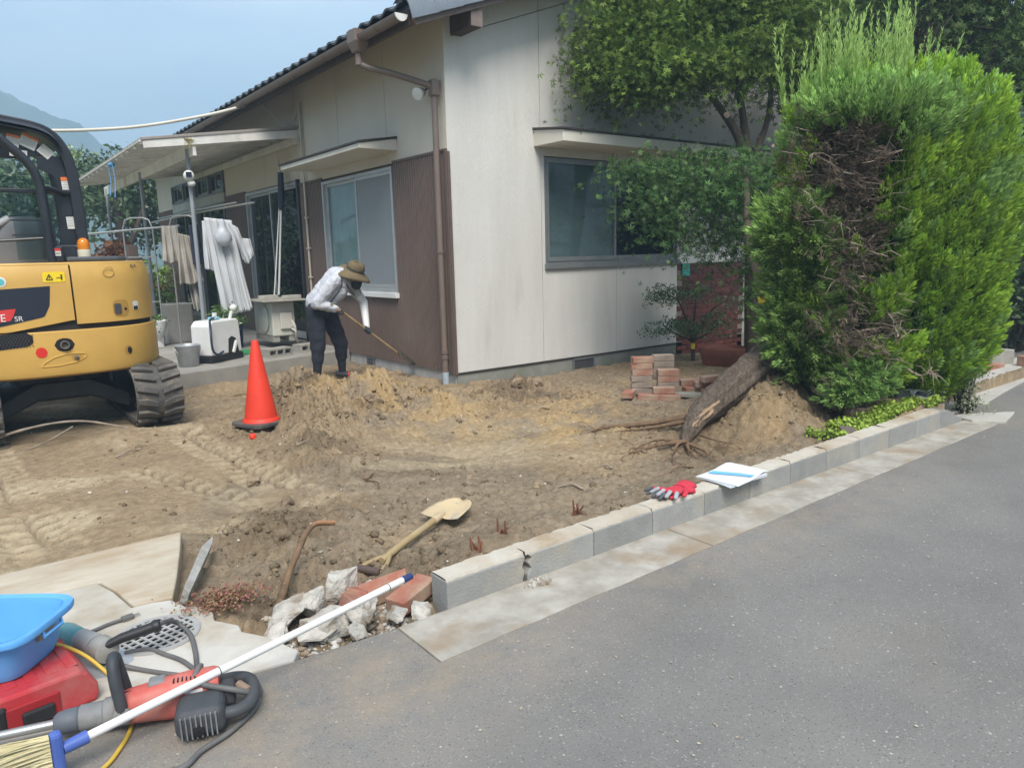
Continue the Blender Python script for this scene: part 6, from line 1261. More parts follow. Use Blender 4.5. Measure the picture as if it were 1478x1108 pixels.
# chipped concrete crumbs below the crack
white_r = mk('broken_concrete', (.50, .47, .42), (.34, .31, .265), 9, .95, 1, 60, c3=(.25, .195, .135), s3=6, f3=(.46, .66), bdist=.008)
def rough_hull(o, s, amp=.35):
    su = o.modifiers.new('cut', 'SUBSURF'); su.subdivision_type = 'SIMPLE'; su.levels = su.render_levels = 3
    tx_ = bpy.data.textures.new('fracture', 'CLOUDS'); tx_.noise_scale = s*.55; tx_.noise_depth = 4; d_ = o.modifiers.new('fracture', 'DISPLACE'); d_.texture = tx_; d_.strength = s*amp; d_.mid_level = .5; return o
def chunk(name, loc, s, mat, seed, parent=None, n=16, sq=(1, 1, 1), bevel=.0):
    r_ = random.Random(seed); P = []
    for i in range(n):
        v = Vector((r_.gauss(0, 1), r_.gauss(0, 1), r_.gauss(0, 1))).normalized(); v = Vector((max(-.8, min(.8, v.x*1.1)), max(-.8, min(.8, v.y*1.1)), max(-.8, min(.8, v.z*1.1)))); P.append((v.x*s*sq[0], v.y*s*sq[1], v.z*s*sq[2]))
    return hull(name, P, mat, parent, bevel or s*.06, loc, (r_.uniform(-.4, .4), r_.uniform(-.4, .4), r_.uniform(0, 6)))
cr = thing('concrete_crumbs', 'little heap of white concrete crumbs under the cracked kerb joint', 'rubble', (-2.60, -4.60, .006))
m = MB()
for i in range(90):
    a = .003+.008*rnd.random()**2; q_ = rnd.gauss(0, .035); m.box((q_, rnd.uniform(-.05, .035)*(1-min(.8, abs(q_)*9)), a*.4), (a*1.7, a*1.2, a*.8), (rnd.uniform(0, 3), rnd.uniform(0, 3), rnd.uniform(0, 3)))
tag(m.build('crumbs', white_r, cr), kind='stuff')

# ------------------------------------------------------------------ bricks
brk_m = [mk('brick_%d' % i, c, d, 7, .92, .5, 70, c3=e, s3=6, f3=(.38, .62), bdist=.005) for i, (c, d, e) in enumerate((((.32, .115, .075), (.24, .088, .058), (.36, .25, .175)), ((.36, .26, .19), (.43, .33, .26), (.30, .15, .10)), ((.30, .24, .19), (.38, .32, .26), (.24, .19, .15))))]
BM = MB().box((0, 0, 0), (.21, .10, .06)); bproto = {}
def brick(loc, rz, mi, label, grp=None, tilt=(0, 0), sc=(1, 1, 1)):
    if mi not in bproto: o = MB().box((0, 0, 0), (.21, .10, .06)).build('brick', brk_m[mi], bevel=.005); bproto[mi] = o
    else: o = dupo(bproto[mi])
    o.location = loc; o.rotation_euler = (tilt[0], tilt[1], rz); o.scale = sc; return tag(o, label, 'brick', grp)
sx, sy, ra = .93, -1.98, radians(-37); G = 'salvaged bricks stacked by the house'; u1 = Vector((cos(ra), sin(ra), 0)); v1 = Vector((-sin(ra), cos(ra), 0)); z0 = zt(sx, sy)-.01
def sb_(a, b, lv, rz, mi, label, tilt=(0, 0)): p = Vector((sx, sy, z0+.03+lv*.062))+u1*a+v1*b; return brick(tuple(p), ra+rz, mi, label, G, tilt)
# column on the left: bottom course to red top
labs = ['mortar smeared brick in the bottom of the tall brick column', 'pale brick second from the bottom of the tall brick column', 'pale brick in the middle of the tall brick column', 'worn tan brick third from the top of the tall brick column', 'red brick second from the top of the tall brick column', 'bright red brick on top of the tall brick column']
for lv, (mi, rz, l) in enumerate(zip((2, 2, 2, 1, 0, 0), (.05, -.08, .04, .0, -.05, .06), labs)): sb_(-.02+.01*(lv % 2), .05, lv+.5, rz, mi, l)
for lv, (mi, l) in enumerate(((2, 'mossy brick low in the rear of the tall stack'), (2, 'grey brick in the rear of the tall stack'), (2, 'grey brick second from the top behind the tall stack'), (2, 'dark weathered brick topping the rear of the tall stack'))): sb_(.22, .16, lv+2.5, .02*lv, mi, l)
for lv, (mi, l) in enumerate(((2, 'buried brick supporting the leaning middle pile'), (2, 'grey brick lower in the short middle pile'), (1, 'pale brick upper in the short middle pile'), (1, 'tan brick on top of the short middle pile'))): sb_(.235, -.01, lv+.5, -.12+.04*lv, mi, l, (0, .0))
sb_(.02, -.15, .0, -.25, 0, 'long red brick lying in front of the tall stack'); sb_(.21, -.20, .0, -.22, 0, 'red brick end to end with the front brick'); sb_(.17, -.13, 1.0, -.1, 1, 'tan brick resting on the front red bricks'); sb_(-.16, -.08, .4, 1.2, 0, 'small red brick end poking out left of the stack')
for a, b, lv, rz, mi, l in ((.50, .02, .5, .18, 0, 'red brick under the low right pile'), (.66, -.08, .5, .18, 0, 'red brick at the end of the low right pile'), (.48, .10, 1.5, .10, 1, 'tan brick at the back of the low right pile'), (.60, -.02, 1.5, .05, 1, 'pale brick in the middle of the low right pile'), (.64, -.09, 2.5, .30, 1, 'pale brick laid crosswise on the low right pile'), (.84, .06, .2, .1, 2, 'grey slab brick just right of the low pile')): sb_(a, b, lv, rz, mi, l)
tag(hull('stone_slab', [(a, b, c) for a, b in ((-.22, -.05), (.0, -.10), (.25, -.12), (.28, .0), (.1, .08), (-.2, .08)) for c in (-.015, .015)], mk('flat_stone', (.33, .31, .26), (.26, .24, .2), 6, .95, .5, 50), None, .004, (sx+.30, sy-.35, z0+.035), (0, .05, ra)), 'flat grey stone slab in front of the low brick pile', 'stone')
# bricks and rubble at the broken kerb end
G2 = 'broken bricks by the kerb end'
brick((-3.13, -4.22, .005), radians(-25), 0, 'mortared red brick lying under the white pole', G2, (.25, -.25)); brick((-3.22, -4.13, -.02), radians(60), 0, 'dark red brick half buried behind the rubble', G2, (.3, .3)); brick((-3.085, -4.37, .022), radians(20), 0, 'red brick leaning on the kerb end', G2, (0, -.12)); brick((-3.30, -4.30, .015), radians(80), 0, 'broken red brick beneath the largest white rubble lump', G2, (.4, .2), (.7, 1, 1))
G3 = 'lumps of broken concrete'
for i, (x, y, z, s, sq, l) in enumerate(((-3.285, -4.15, .045, .095, (1.0, .55, .9), 'tall jagged white concrete lump propped beside the bricks'), (-3.55, -4.19, .0, .14, (1, .8, .45), 'wide grey concrete lump next to the reddish weeds'), (-3.43, -4.34, .0, .11, (1, .9, .5), 'pale concrete lump halfway along the white pole'), (-3.33, -4.40, .02, .07, (.5, 1, .9), 'upright split concrete shard near the road edge'), (-3.29, -4.38, .02, .07, (.5, 1, .9), 'thin concrete shard leaning beside the split one'), (-3.51, -4.38, .0, .085, (1, .8, .4), 'flat white concrete flake by the slab corner'), (-3.12, -4.50, .01, .06, (1, .8, .6), 'small white concrete bit touching the kerb foot'), (-3.19, -4.45, .01, .05, (1, 1, .7), 'dusty concrete bit between the kerb and the shards'), (-3.44, -4.20, .03, .09, (1, .7, .6), 'grey concrete lump behind the pale one'), (-3.63, -4.30, .0, .07, (1, .8, .5), 'crumbling concrete piece against the slab edge'), (-3.38, -4.46, .0, .05, (1, .8, .6), 'fist sized concrete bit at the asphalt edge'))):
    tag(rough_hull(chunk('concrete_lump', (x, y, z), s*1.05, white_r, 100+i, sq=sq, n=13, bevel=.0001), s), l, 'rubble', G3)
# leaning slab edge stone and paving offcut
tag(hull('edge_stone', [(a, b, c) for a, b in ((-.014, -.28), (.016, -.30), (.022, .24), (.012, .33), (-.018, .18)) for c in (-.03, .035)], mk('grey_stone', (.33, .32, .30), (.24, .225, .195), 7, .95, .8, 40, c3=(.42, .41, .38), s3=5, f3=(.5, .7)), None, .005, (-3.70, -3.50, .015), (.0, .35, radians(-24))), 'long narrow grey edging stone leaning in the soil by the slab', 'stone')

# ------------------------------------------------------------------ cone
CNz = zt(-2.44, -.68)
CN = thing('traffic_cone', 'bright red orange traffic cone on a black base standing on the soil', 'cone', (-2.44, -.68, CNz+.0), .35)
cr_m = mk('cone_red', (.70, .045, .018), (.62, .035, .014), 4, .5, spec=.4)
MB().lathe([(.155, .03), (.15, .045), (.135, .06), (.03, .70), (.024, .715), (.016, .71)], 30, caps=False).build('body', cr_m, CN, smooth=30); MB().prism([(-.19, -.15), (-.15, -.19), (.15, -.19), (.19, -.15), (.19, .15), (.15, .19), (-.15, .19), (-.19, .15)], .0, .03).build('base', mk('cone_base', (.05, .05, .05), (.12, .10, .08), 6, .8), CN, bevel=.006)
# a red fragment in front
tag(chunk('red_fragment', (-2.62, -.98, zt(-2.62, -.98)+.015), .035, cr_m, 5), 'small broken red plastic piece beside the traffic cone', 'debris')
# ------------------------------------------------------------------ gloves and papers on the kerb
gr_ = mk('glove_red', (.55, .035, .06), (.44, .028, .048), 9, .85, .3, 90); gg = mk('glove_grey_palm', (.34, .35, .37), (.20, .21, .22), 14, .7); gb_ = mk('glove_dark', (.06, .062, .066), (.10, .10, .105), 14, .7)
def glove(label, loc, rz, tipm, lift=0):
    t = thing('work_glove', label, 'glove', loc, rz, 'work gloves on the kerb')
    def flat(o, k=.5): o.scale = (1, 1, k); return o
    flat(remesh(caps([(((.055, -.018, .02), .026), ((-.03, -.022, .02), .026)), (((.055, .018, .02), .026), ((-.03, .022, .02), .026)), (((.055, 0, .02), .03), ((-.03, 0, .02), .03))]).build('back', gr_, t), .006, 3, .010, .03))
    m = MB().grid([[(x, w*cos(a), .016+h*sin(a)) for a in np.linspace(0, 2*pi, 17)[:-1]] for x, w, h in ((.045, .042, .013), (.075, .043, .015), (.105, .052, .020), (.118, .056, .022))], close=True).build('cuff', gr_, t, smooth=0); s_ = m.modifiers.new('thickness', 'SOLIDIFY'); s_.thickness = .003
    for k, (y, Ln, sp) in enumerate(((-.042, .062, -.028), (-.015, .078, -.010), (.013, .080, .012), (.040, .066, .034))):
        a = Vector((-.035, y, .02)); b = a+Vector((-Ln*.5, sp*.5, .012)); c = a+Vector((-Ln, sp, -.006))
        flat(remesh(caps([((a, .0135), (b, .0125))], 8).build('finger', gr_, t), .004, 2), .8); flat(remesh(caps([((b, .013), (c, .0115))], 8).build('finger_tip', tipm, t), .004, 2), .8)
    flat(remesh(caps([(((.03, -.035, .02), .015), ((.0, -.066, .016), .0135)), (((.0, -.066, .016), .0135), ((-.035, -.078, .012), .012))], 8).build('thumb', gr_, t), .004, 2), .8)
    return t
glove('red glove with pale grey finger tips lying uppermost on the kerb', (-1.585, -4.485, .150), radians(6), gg); glove('red glove with dark finger tips tucked under the other glove', (-1.60, -4.465, .139), radians(-20), gb_)
PP = thing('papers', 'sheaf of white drawing sheets with a blue band lying on the kerb', 'papers', (-1.13, -4.50, .147), radians(3)); pw = mk('paper', (.74, .76, .78), (.68, .71, .75), 3, .6)
for k in range(4):
    W_, H_ = .33, .235; rows = []
    for j in range(9): rows.append([(-W_/2+W_*i/12+.004*k, -H_/2+H_*j/8+.003*k*(-1)**k, .001+.0025*k-.03*max(0, -(j/8)+.35)**1.4*(1-k*.1)+.006*math.exp(-((i-10)/2.5)**2)*k) for i in range(13)])
    MB().grid(rows).build('sheet', pw, PP, smooth=0, rot=(0, 0, .035*(k-1.5)))
bb = MB().add([(-.075, .105, .0135), (.02, -.108, .0138), (.075, -.108, .0138), (-.015, .105, .0135)], [(0, 1, 2, 3)]).build('blue_band', mk('paper_blue', (.16, .46, .72), rough=.5), PP, rot=(0, 0, .05))
for k in range(7): MB().b2((-.12+.02*(k % 2), -.085+k*.018, .0155), (.10-.03*(k % 3), -.083+k*.018, .0157)).build('print_line', mk('print_faint', (.48, .52, .58), rough=.6), PP, rot=(0, 0, .05))
# ------------------------------------------------------------------ lying shovel
za = zt(-2.4, -3.66)
SH2 = thing('lying_shovel', 'mud caked shovel with wooden handle lying on the soil', 'shovel', (-3.06, -3.93, zt(-3.06, -3.93)), 0)
P0 = Vector((0, 0, .035)); P1 = Vector((.52, .26, zt(-2.54, -3.67)-zt(-3.06, -3.93)+.055)); axs = (P1-P0).normalized(); side = Vector((0, 0, 1)).cross(axs).normalized(); upv = axs.cross(side)
hw = mk('handle_wood', (.36, .27, .14), (.27, .20, .10), 8, .75, .2, 50, c3=(.30, .25, .18), s3=3, f3=(.5, .7)); clay = mk('clay_blade', (.52, .40, .24), (.42, .33, .21), 4, .9, .4, 50, c3=(.27, .26, .28), s3=5.5, f3=(.54, .60))
MB().tube([P0+axs*.10, (P0+P1)/2+Vector((0, 0, .004)), P1+axs*.04], [.0165, .018, .019], 10).build('handle', hw, SH2, smooth=50)
for s in (-1, 1): MB().tube(bez([P0+axs*.15+side*.010*s, P0+axs*.10+side*.035*s, P0+axs*.05+side*.052*s, P0+side*.055*s], 4), .011, 8).build('grip_fork', hw, SH2, smooth=50)
MB().tube([P0-side*.062, P0+side*.062], .0185, 12).build('grip', mk('grip_brown', (.085, .055, .045), rough=.6), SH2, smooth=50)
rows = []
for t, w in ((0, .115), (.012, .116), (.08, .114), (.16, .106), (.215, .085), (.25, .055), (.265, .02)):
    rows.append([tuple(P1+axs*(t+.035+.0)+side*(w*s)+upv*(.016*s*s-.012-.03*max(0, t-.1)+.012*math.exp(-(s*4)**2)*max(0, 1-t/.15))) for s in np.linspace(-1, 1, 13)])
o = MB().grid(rows).build('blade', clay, SH2, smooth=0); s_ = o.modifiers.new('thickness', 'SOLIDIFY'); s_.thickness = .004
MB().tube([P1-axs*.02, P1+axs*.05, P1+axs*.10+upv*-.004], [.021, .022, .006], 10).build('socket', clay, SH2, smooth=50)
# ------------------------------------------------------------------ roots and sticks lying about
def stick(label, pts, r0, r1, m=root_m, cat='root', name='loose_root', peel=None, grp=None):
    P = bez([(x, y, zt(x, y)+h) for x, y, h in pts], 6); n = len(P); r_ = random.Random(len(label)); o = MB().tube([q-P[0] for q in P], [(r0+(r1-r0)*i/(n-1))*(1+.12*r_.uniform(-1, 1)) for i in range(n)], 9).build(name, m, smooth=60, loc=tuple(P[0])); tag(o, label, cat, grp)
    if peel: MB().tube([q-P[0]+Vector((0, 0, .0006)) for q in P[-peel:]], [(r1*1.15)]*peel, 9).build('peeled_end', mk('peeled_wood', (.42, .22, .11), (.33, .16, .08), 12, .8), o, smooth=60)
    return o
stick('curved brown root standing out of the soil beside the rubble', [(-3.51, -3.99, .0), (-3.46, -3.91, .06), (-3.36, -3.80, .11), (-3.23, -3.70, .15), (-3.08, -3.61, .17)], .019, .011, peel=7)
stick('long pale branch lying under the excavator', [(-4.6, -.05, .03), (-4.1, .05, .12), (-3.7, .12, .14), (-3.35, .05, .02)], .012, .008, dead_m, 'branch', 'fallen_branch'); stick('thin pale twig crossing the branch under the excavator', [(-3.75, .12, .1), (-3.95, -.05, .04), (-4.2, -.2, .01)], .008, .004, dead_m, 'twig', 'fallen_twig')
for k, (x, y) in enumerate(((-3.6, -.85), (-2.45, -2.85), (-1.5, -3.7), (-2.0, -.4), (-1.1, -3.55), (-.7, -3.9), (-2.55, -1.75), (-.15, -1.8), (.55, -2.4), (-2.0, .9), (-1.7, 1.5))):
    a = rnd.uniform(0, 3); L_ = rnd.uniform(.06, .14)
    stick(['thin dark twig in the tracked soil before the excavator', 'short twig lying right of the soil ridge', 'forked dark twig behind the gloves', 'twig sticking from the soil near the cone', 'dark twig behind the drawing papers', 'thin root end near the torn root ball', 'twig on the flank of the soil ridge', 'pale twig in front of the house vent', 'thin twig before the brick stack', 'dry twig at the foot of the terrace', 'dry stick just below the terrace edge'][k], [(x, y, .01), (x+cos(a)*L_, y+sin(a)*L_, .025), (x+cos(a+.3)*L_*2, y+sin(a+.3)*L_*2, .005)], .007, .004, root_m if k % 2 else dead_m, 'twig', 'fallen_twig')
for x, y, l in ((-2.55, -4.28, 'cluster of snapped reddish stems behind the cracked kerb'), (-2.72, -4.33, 'splintered stem stub near the kerb end'), (-2.1, -4.30, 'pair of broken stems behind the second kerb joint'), (-2.98, -4.30, 'tuft of torn roots at the kerb end')):
    t = thing('stem_stub', l, 'stump', (x, y, zt(x, y)))
    for k in range(5): MB().tube([(rnd.uniform(-.02, .02), rnd.uniform(-.02, .02), -.01), (rnd.uniform(-.03, .03), rnd.uniform(-.03, .03), rnd.uniform(.03, .08))], [.007, .004], 5).build('stem', mk('red_stem', (.22, .085, .045), (.15, .06, .035), 20, .85), t)
# ------------------------------------------------------------------ clods and pebbles
def scatter(name, label, cat, n, sizes, mat, seed, region, weight=None, sink=.35, cols=None):
    rg = np.random.default_rng(seed); ico = bmesh.new(); bmesh.ops.create_icosphere(ico, subdivisions=1, radius=1); iv = np.array([v.co[:] for v in ico.verts]); jf = np.array([[v.index for v in f.verts] for f in ico.faces]); ico.free()
    x = rg.uniform(region[0], region[1], n*3); y = rg.uniform(region[2], region[3], n*3)
    w = weight(x, y) if weight else np.ones(n*3); k = rg.random(n*3) < w; x, y = x[k][:n], y[k][:n]; n = len(x)
    z = np.array([zt(a, b) for a, b in zip(x, y)]); s = sizes[0]*(sizes[1]/sizes[0])**(rg.random(n)**2.2); V = iv[None]*(1+.35*rg.normal(size=(n, 12, 1)).clip(-1, 1))*s[:, None, None]*np.array([1, 1, .72])*(.75+.5*rg.random((n, 1, 3)))
    a = rg.random(n)*6.28; c, sn = np.cos(a)[:, None], np.sin(a)[:, None]; V = np.stack([V[..., 0]*c-V[..., 1]*sn, V[..., 0]*sn+V[..., 1]*c, V[..., 2]], -1)+np.stack([x, y, z+s*(.5-sink)], -1)[:, None]
    F = (jf[None]+(np.arange(n)*12)[:, None, None]).reshape(-1, 3)
    i = ((x-X0)/ST).astype(int).clip(0, len(gx)-1); j = ((y-Y0)/ST).astype(int).clip(0, len(gy)-1); C = cc[j, i]*(.75+.45*rg.random(n))[:, None] if cols is None else np.array(cols)[rg.integers(len(cols), size=n)]*(.8+.4*rg.random(n))[:, None]
    return tag(npmesh(name, V.reshape(-1, 3), F, mat, cols=np.repeat(C, 12, 0), smooth=False), label, cat, kind='stuff')
lw = lambda x, y: np.clip(height(x, y)[1]*.8, .08, 1)*(~((x > -3.05) & (y < -4.42)))*(~((x < -3.6) & (y < -2.9)))*(~((x > -.05) & (y > -.05)))*(~((x > -2.45) & (y > 2.05)))
patch_ = lambda x, y: sstep(.50, .62, fbm(x, y, 2.1, 4, 501))
cl_w = lambda x, y: lw(x, y)*np.clip(patch_(x, y)+.9*np.exp(-(((x+3.25)/.3)**2+((y+3.05)/.2)**2))+.6*np.exp(-(((x+1.9)/.4)**2+((y+.7)/.5)**2)), 0, 1)
scatter('soil_crumbs', 'loose crumbs and clods of soil strewn over the dug ground', 'soil', 5000, (.004, .016), dirt_m, 71, (-4.9, 1.6, -4.42, 2.2), lw, .5)
scatter('crumb_heaps', 'dark crumbly heaps of moist soil on the dug ground', 'soil', 7500, (.005, .028), dirt_m, 75, (-4.6, 1.4, -4.40, 1.4), cl_w, .45, ((.25, .195, .13), (.31, .24, .158), (.19, .145, .096)))
scatter('soil_clods', 'bigger broken clods along the soil ridge and banks', 'soil', 420, (.014, .042), dirt_m, 72, (-4.6, 1.3, -4.35, 1.6), lambda x, y: np.clip((height(x, y)[1]-.55), 0, 1)*lw(x, y)*1.4, .6)
scatter('gravel_bits', 'pale pebbles and concrete specks scattered on the soil', 'gravel', 420, (.004, .014), mk('pebble', (1, 1, 1), rough=.9, attr='col'), 73, (-4.6, 1.6, -4.4, 1.5), lw, .3, ((.52, .50, .46), (.45, .40, .33), (.34, .30, .25), (.36, .24, .17)))
rb = scatter('rubble_crumbs', 'crumbled concrete and soil around the broken slab edge', 'rubble', 2200, (.003, .022), mk('pebble', (1, 1, 1)), 74, (-3.68, -3.08, -4.53, -3.98), lambda x, y: np.where((y < -4.05-.9*(x+3.68)*0) & (x > -3.60-.0*(y)), .9, .0), .3, ((.52, .50, .46), (.47, .44, .40), (.30, .25, .19), (.25, .19, .13)))
for k, (x, y, s, l) in enumerate(((-3.19, -3.19, .062, 'big dark moist clod on the soil near the curved root'), (-3.12, -3.10, .035, 'smaller dark clod touching the big moist one'), (-3.0, -2.75, .045, 'dark clod beside the end of the track marks'), (-2.4, -2.6, .05, 'brown clod on the far side of the ridge'), (-1.35, -.55, .085, 'flat angular clod on the heap near the worker'), (-1.75, -.9, .075, 'angular clod at the foot of the heap'), (-.55, -.85, .07, 'broken clod on the bank below the gable wall'), (.15, -.95, .09, 'large split clod under the gable wall'), (.38, -1.0, .07, 'leaning clod next to the large split one'), (-1.0, -.75, .06, 'rounded clod in the bank by the drain pipe'), (-3.0, -2.15, .05, 'flat grey stone at the edge of the track marks'))):
    o = chunk('soil_clod', (x, y, zt(x, y)+s*.25), s, mk('moist_clod', (.15, .105, .068), (.23, .17, .11), 9, .95, 1, 60, bdist=.01) if k < 4 else mk('dry_clod', (.30, .22, .14), (.22, .16, .105), 9, .95, 1, 60, bdist=.01), 200+k, n=34, sq=(1, .85, .65)); rough_hull(o, s, .4); tag(o, l, 'clod', 'clods of soil')
# ------------------------------------------------------------------ bed behind the kerb: timbers, rock, solar light, pot, bricks by the drive
wd_ = mk('old_timber', (.16, .115, .085), (.105, .075, .056), 6, .95, .8, 50, stretch=(1, 6, 6))
def timber(label, p0, p1, w, h): o = beam('garden_timber', p0, p1, w, h, wd_, None, .012); return tag(o, label, 'timber', 'old garden timbers')
timber('short weathered timber lying across the planting bed', (.80, -4.00, .20), (1.20, -4.15, .22), .12, .10); timber('old timber angled towards the kerb in the bed', (1.08, -4.10, .20), (1.38, -4.40, .16), .10, .07); timber('stubby timber end beside the lime sedum', (.72, -4.18, .17), (.90, -4.24, .17), .10, .07)
tag(chunk('bed_stone', (.33, -4.38, .13), .075, mk('dark_stone', (.10, .08, .065), (.15, .12, .095), 8, .95, .6, 50), 77, sq=(1, .8, .6)), 'dark stone set in the lime sedum', 'stone')
SL = thing('solar_stake_light', 'small silver solar stake light tilted in the sedum', 'lamp', (1.40, -4.36, .11)); MB().lathe([(.036, 0), (.036, .095), (.03, .10)], 16, (0, 0, .03), Euler((.25, .2, 0)).to_matrix()).build('body', alu, SL, smooth=40); MB().lathe([(.04, .10), (.04, .12), (.03, .125)], 16, (0, 0, .03), Euler((.25, .2, 0)).to_matrix()).build('cap', blk, SL, smooth=40); MB().tube([(0, 0, -.03), (.0, 0, .035)], .008, 6).build('stake', blk, SL)
PT = thing('terracotta_planter', 'large dark terracotta planter before the red tiled wall', 'planter', (3.1, -1.30, -.12)); MB().lathe([(.20, 0), (.22, .05), (.27, .22), (.28, .24), (.28, .30), (.27, .31), (.24, .28)], 26).build('pot', terra, PT, smooth=40); MB().lathe([(.245, .25), (.01, .26)], 20).build('soil', dirt_m, PT)
for lab, c, d, m_ in (('red brick marking the edge of the driveway apron', (5.05, -3.95, .07), (.22, .11, .12), brk_m[0]), ('mossy concrete block beside the red driveway brick', (4.98, -3.66, .09), (.35, .16, .17), blkc)):
    tag(MB().box(c, d, (0, 0, -.3)).build('edge_brick' if 'red' in lab else 'edge_block', m_, bevel=.008), lab, 'brick' if 'red' in lab else 'block')
for k in range(3): tag(MB().box((3.75+k*.42, -3.70-.03*k, .03), (.40, .09, .06), (0, 0, -.05)).build('edging_brick', brk_m[0], bevel=.006), ['low red edging brick nearest the variegated shrub', 'middle red edging brick of the driveway border', 'last red edging brick before the mossy block'][k], 'brick', 'edging bricks of the driveway')
# ------------------------------------------------------------------ drain cover and tools on the slab
DR = thing('drain_cover', 'round perforated metal drain cover set in the concrete slab', 'drain cover', (-3.975, -4.02, .012)); dm_ = mk('drain_metal', (.44, .43, .41), (.36, .35, .33), 9, .55, metal=.3)
MB().lathe([(.0105, -.008), (.150, -.008), (.150, .004), (.142, .0045)], 40, caps=False).build('rim', dm_, DR, smooth=20); MB().lathe([(.148, .0002), (.002, .0002)], 40).build('pit', hole_m, DR)
cvm = MB(); q = .031; hs_ = .0105
n = 12
def inside(x, y): return x*x+y*y < .128**2
gm = [(i, j) for i in range(-6, 7) for j in range(-6, 7)]
pts_ = {}
for i, j in gm:
    x, y = i*q, j*q
    # strip lattice: bars between square holes
for i in range(-5, 5):
    t = (i+.5)*q; Lh = sqrt(max(0, .143**2-t*t))
    cvm.b2((-Lh, t-(q/2-hs_), .0005), (Lh, t+(q/2-hs_), .0052)); cvm.b2((t-(q/2-hs_), -Lh, .0), (t+(q/2-hs_), Lh, .0048))
tag(cvm.build('grating', dm_, DR, rot=(0, 0, .35)), kind='stuff')
MB().lathe([(.128, .0053), (.146, .0053), (.146, .001), (.128, .001), (.128, .0053)], 40, caps=False).build('flange', dm_, DR, smooth=20)
# square pit lid beside it
# ------------------------------------------------------------------ red tool case and blue basket
red = mk('case_red', (.46, .035, .042), (.38, .03, .036), 5, .55, .1, 60, c3=(.44, .19, .165), s3=5, f3=(.46, .8)); bp_ = mk('black_plastic', (.02, .02, .022))
TC = thing('tool_case', 'dusty red plastic power tool case on the concrete slab', 'case', (-4.40, -4.20, .012), radians(8))
prof = [(-.17, .0), (.155, 0), (.165, .02), (.165, .055), (.14, .10), (.12, .118), (-.15, .118), (-.17, .10)]
MB().prism([(-z*0+x, z) for x, z in prof], -.17, .17, Matrix(((1, 0, 0), (0, 0, 1), (0, 1, 0)))).build('shell', red, TC, bevel=.01)
for k in range(5): MB().box((-.11+k*.055, .0, .1195), (.03, .24, .004)).build('rib', red, TC, bevel=.0015)
MB().box((-.02, -.172, .045), (.15, .012, .075)).build('front_recess', mk('case_red_dark', (.30, .02, .024), rough=.5), TC, bevel=.004); MB().box((-.005, -.18, .035), (.085, .02, .045)).build('latch', bp_, TC, bevel=.006); MB().box((-.125, -.166, .05), (.09, .03, .09)).build('handle', bp_, TC, bevel=.012)
BK = thing('blue_basket', 'light blue plastic basket resting on the red tool case', 'basket', (-4.475, -4.12, .131)); bl_m = mk('basket_blue', (.10, .34, .72), (.13, .40, .76), 4, .4, spec=.45, trans=.1)
def ring_(a, b, z, n=48, p=4.6): return [(math.copysign(abs(cos(t))**(2/p), cos(t))*a, math.copysign(abs(sin(t))**(2/p), sin(t))*b, z) for t in np.linspace(0, 2*pi, n+1)[:-1]]
rows = [ring_(.14, .11, .004), ring_(.155, .125, .006), ring_(.165, .135, .03), ring_(.185, .15, .13), ring_(.19, .155, .15), ring_(.215, .175, .155), ring_(.218, .178, .148), ring_(.216, .176, .135), ring_(.205, .168, .135), ring_(.198, .160, .145)]
rows_in = [ring_(.19, .152, .150), ring_(.178, .144, .125), ring_(.158, .128, .03), ring_(.148, .118, .012), ring_(.02, .02, .010)]
BO = MB().grid(rows, close=True).grid(rows_in, close=True); BO.build('tub', bl_m, BK, smooth=45, rot=(0, 0, radians(-38)))
for k in range(9): MB().box((-.08+k*.02, -.02, .0135), (.006, .16, .003)).build('rib', bl_m, BK, rot=(0, 0, radians(-38)))
ho_ = MB().tube([(.207, -.045, .147), (.213, -.045, .115), (.213, .045, .115), (.207, .045, .147)], .006, 6).build('grip_frame', bl_m, BK, rot=(0, 0, radians(-38)))
MB().box((.1825, .0, .112), (.016, .075, .034)).build('grip_opening', mk('opening_tan', (.30, .27, .20), rough=.8), BK, rot=(0, 0, radians(-38)))  # plain tan block drawn for the hand hole
# ------------------------------------------------------------------ demolition hammer
DH = thing('demolition_hammer', 'red and black electric demolition hammer with chisel lying on the slab edge', 'power tool', (-4.34, -4.49, .012)); o0 = Vector((-4.34, -4.49, .012))
A = Vector((0, 0, .048)); Bv = Vector((.43, -.14, .055)); ad = (Bv-A).normalized(); sd_ = Vector((0, 0, 1)).cross(ad).normalized(); ud = ad.cross(sd_); RA = Matrix((sd_, ud, ad)).transposed()
hr = mk('hammer_red', (.52, .10, .075), (.44, .075, .06), 6, .55, c3=(.50, .24, .19), s3=6, f3=(.5, .75)); hg = mk('hammer_grey', (.13, .135, .14), (.20, .20, .20), 7, .6, c3=(.30, .28, .25), s3=6, f3=(.55, .8)); hk = mk('hammer_black', (.030, .034, .042), (.06, .062, .066), 6, .6)
def loc_(t, s=0, u=0): return A+ad*t+sd_*s+ud*u
MB().lathe([(.008, -.19), (.013, -.165), (.014, .0)], 12, A, RA).build('chisel', steelp, DH, smooth=40); MB().lathe([(.022, -.01), (.030, .0), (.034, .015), (.036, .05), (.033, .055)], 24, A, RA).build('chuck', mk('chuck_dark', (.10, .11, .13), rough=.6), DH, smooth=40)
MB().lathe([(.034, .056), (.038, .06), (.038, .12), (.044, .125), (.044, .15), (.040, .155)], 24, A, RA).build('collar', hg, DH, smooth=40)
rows = []
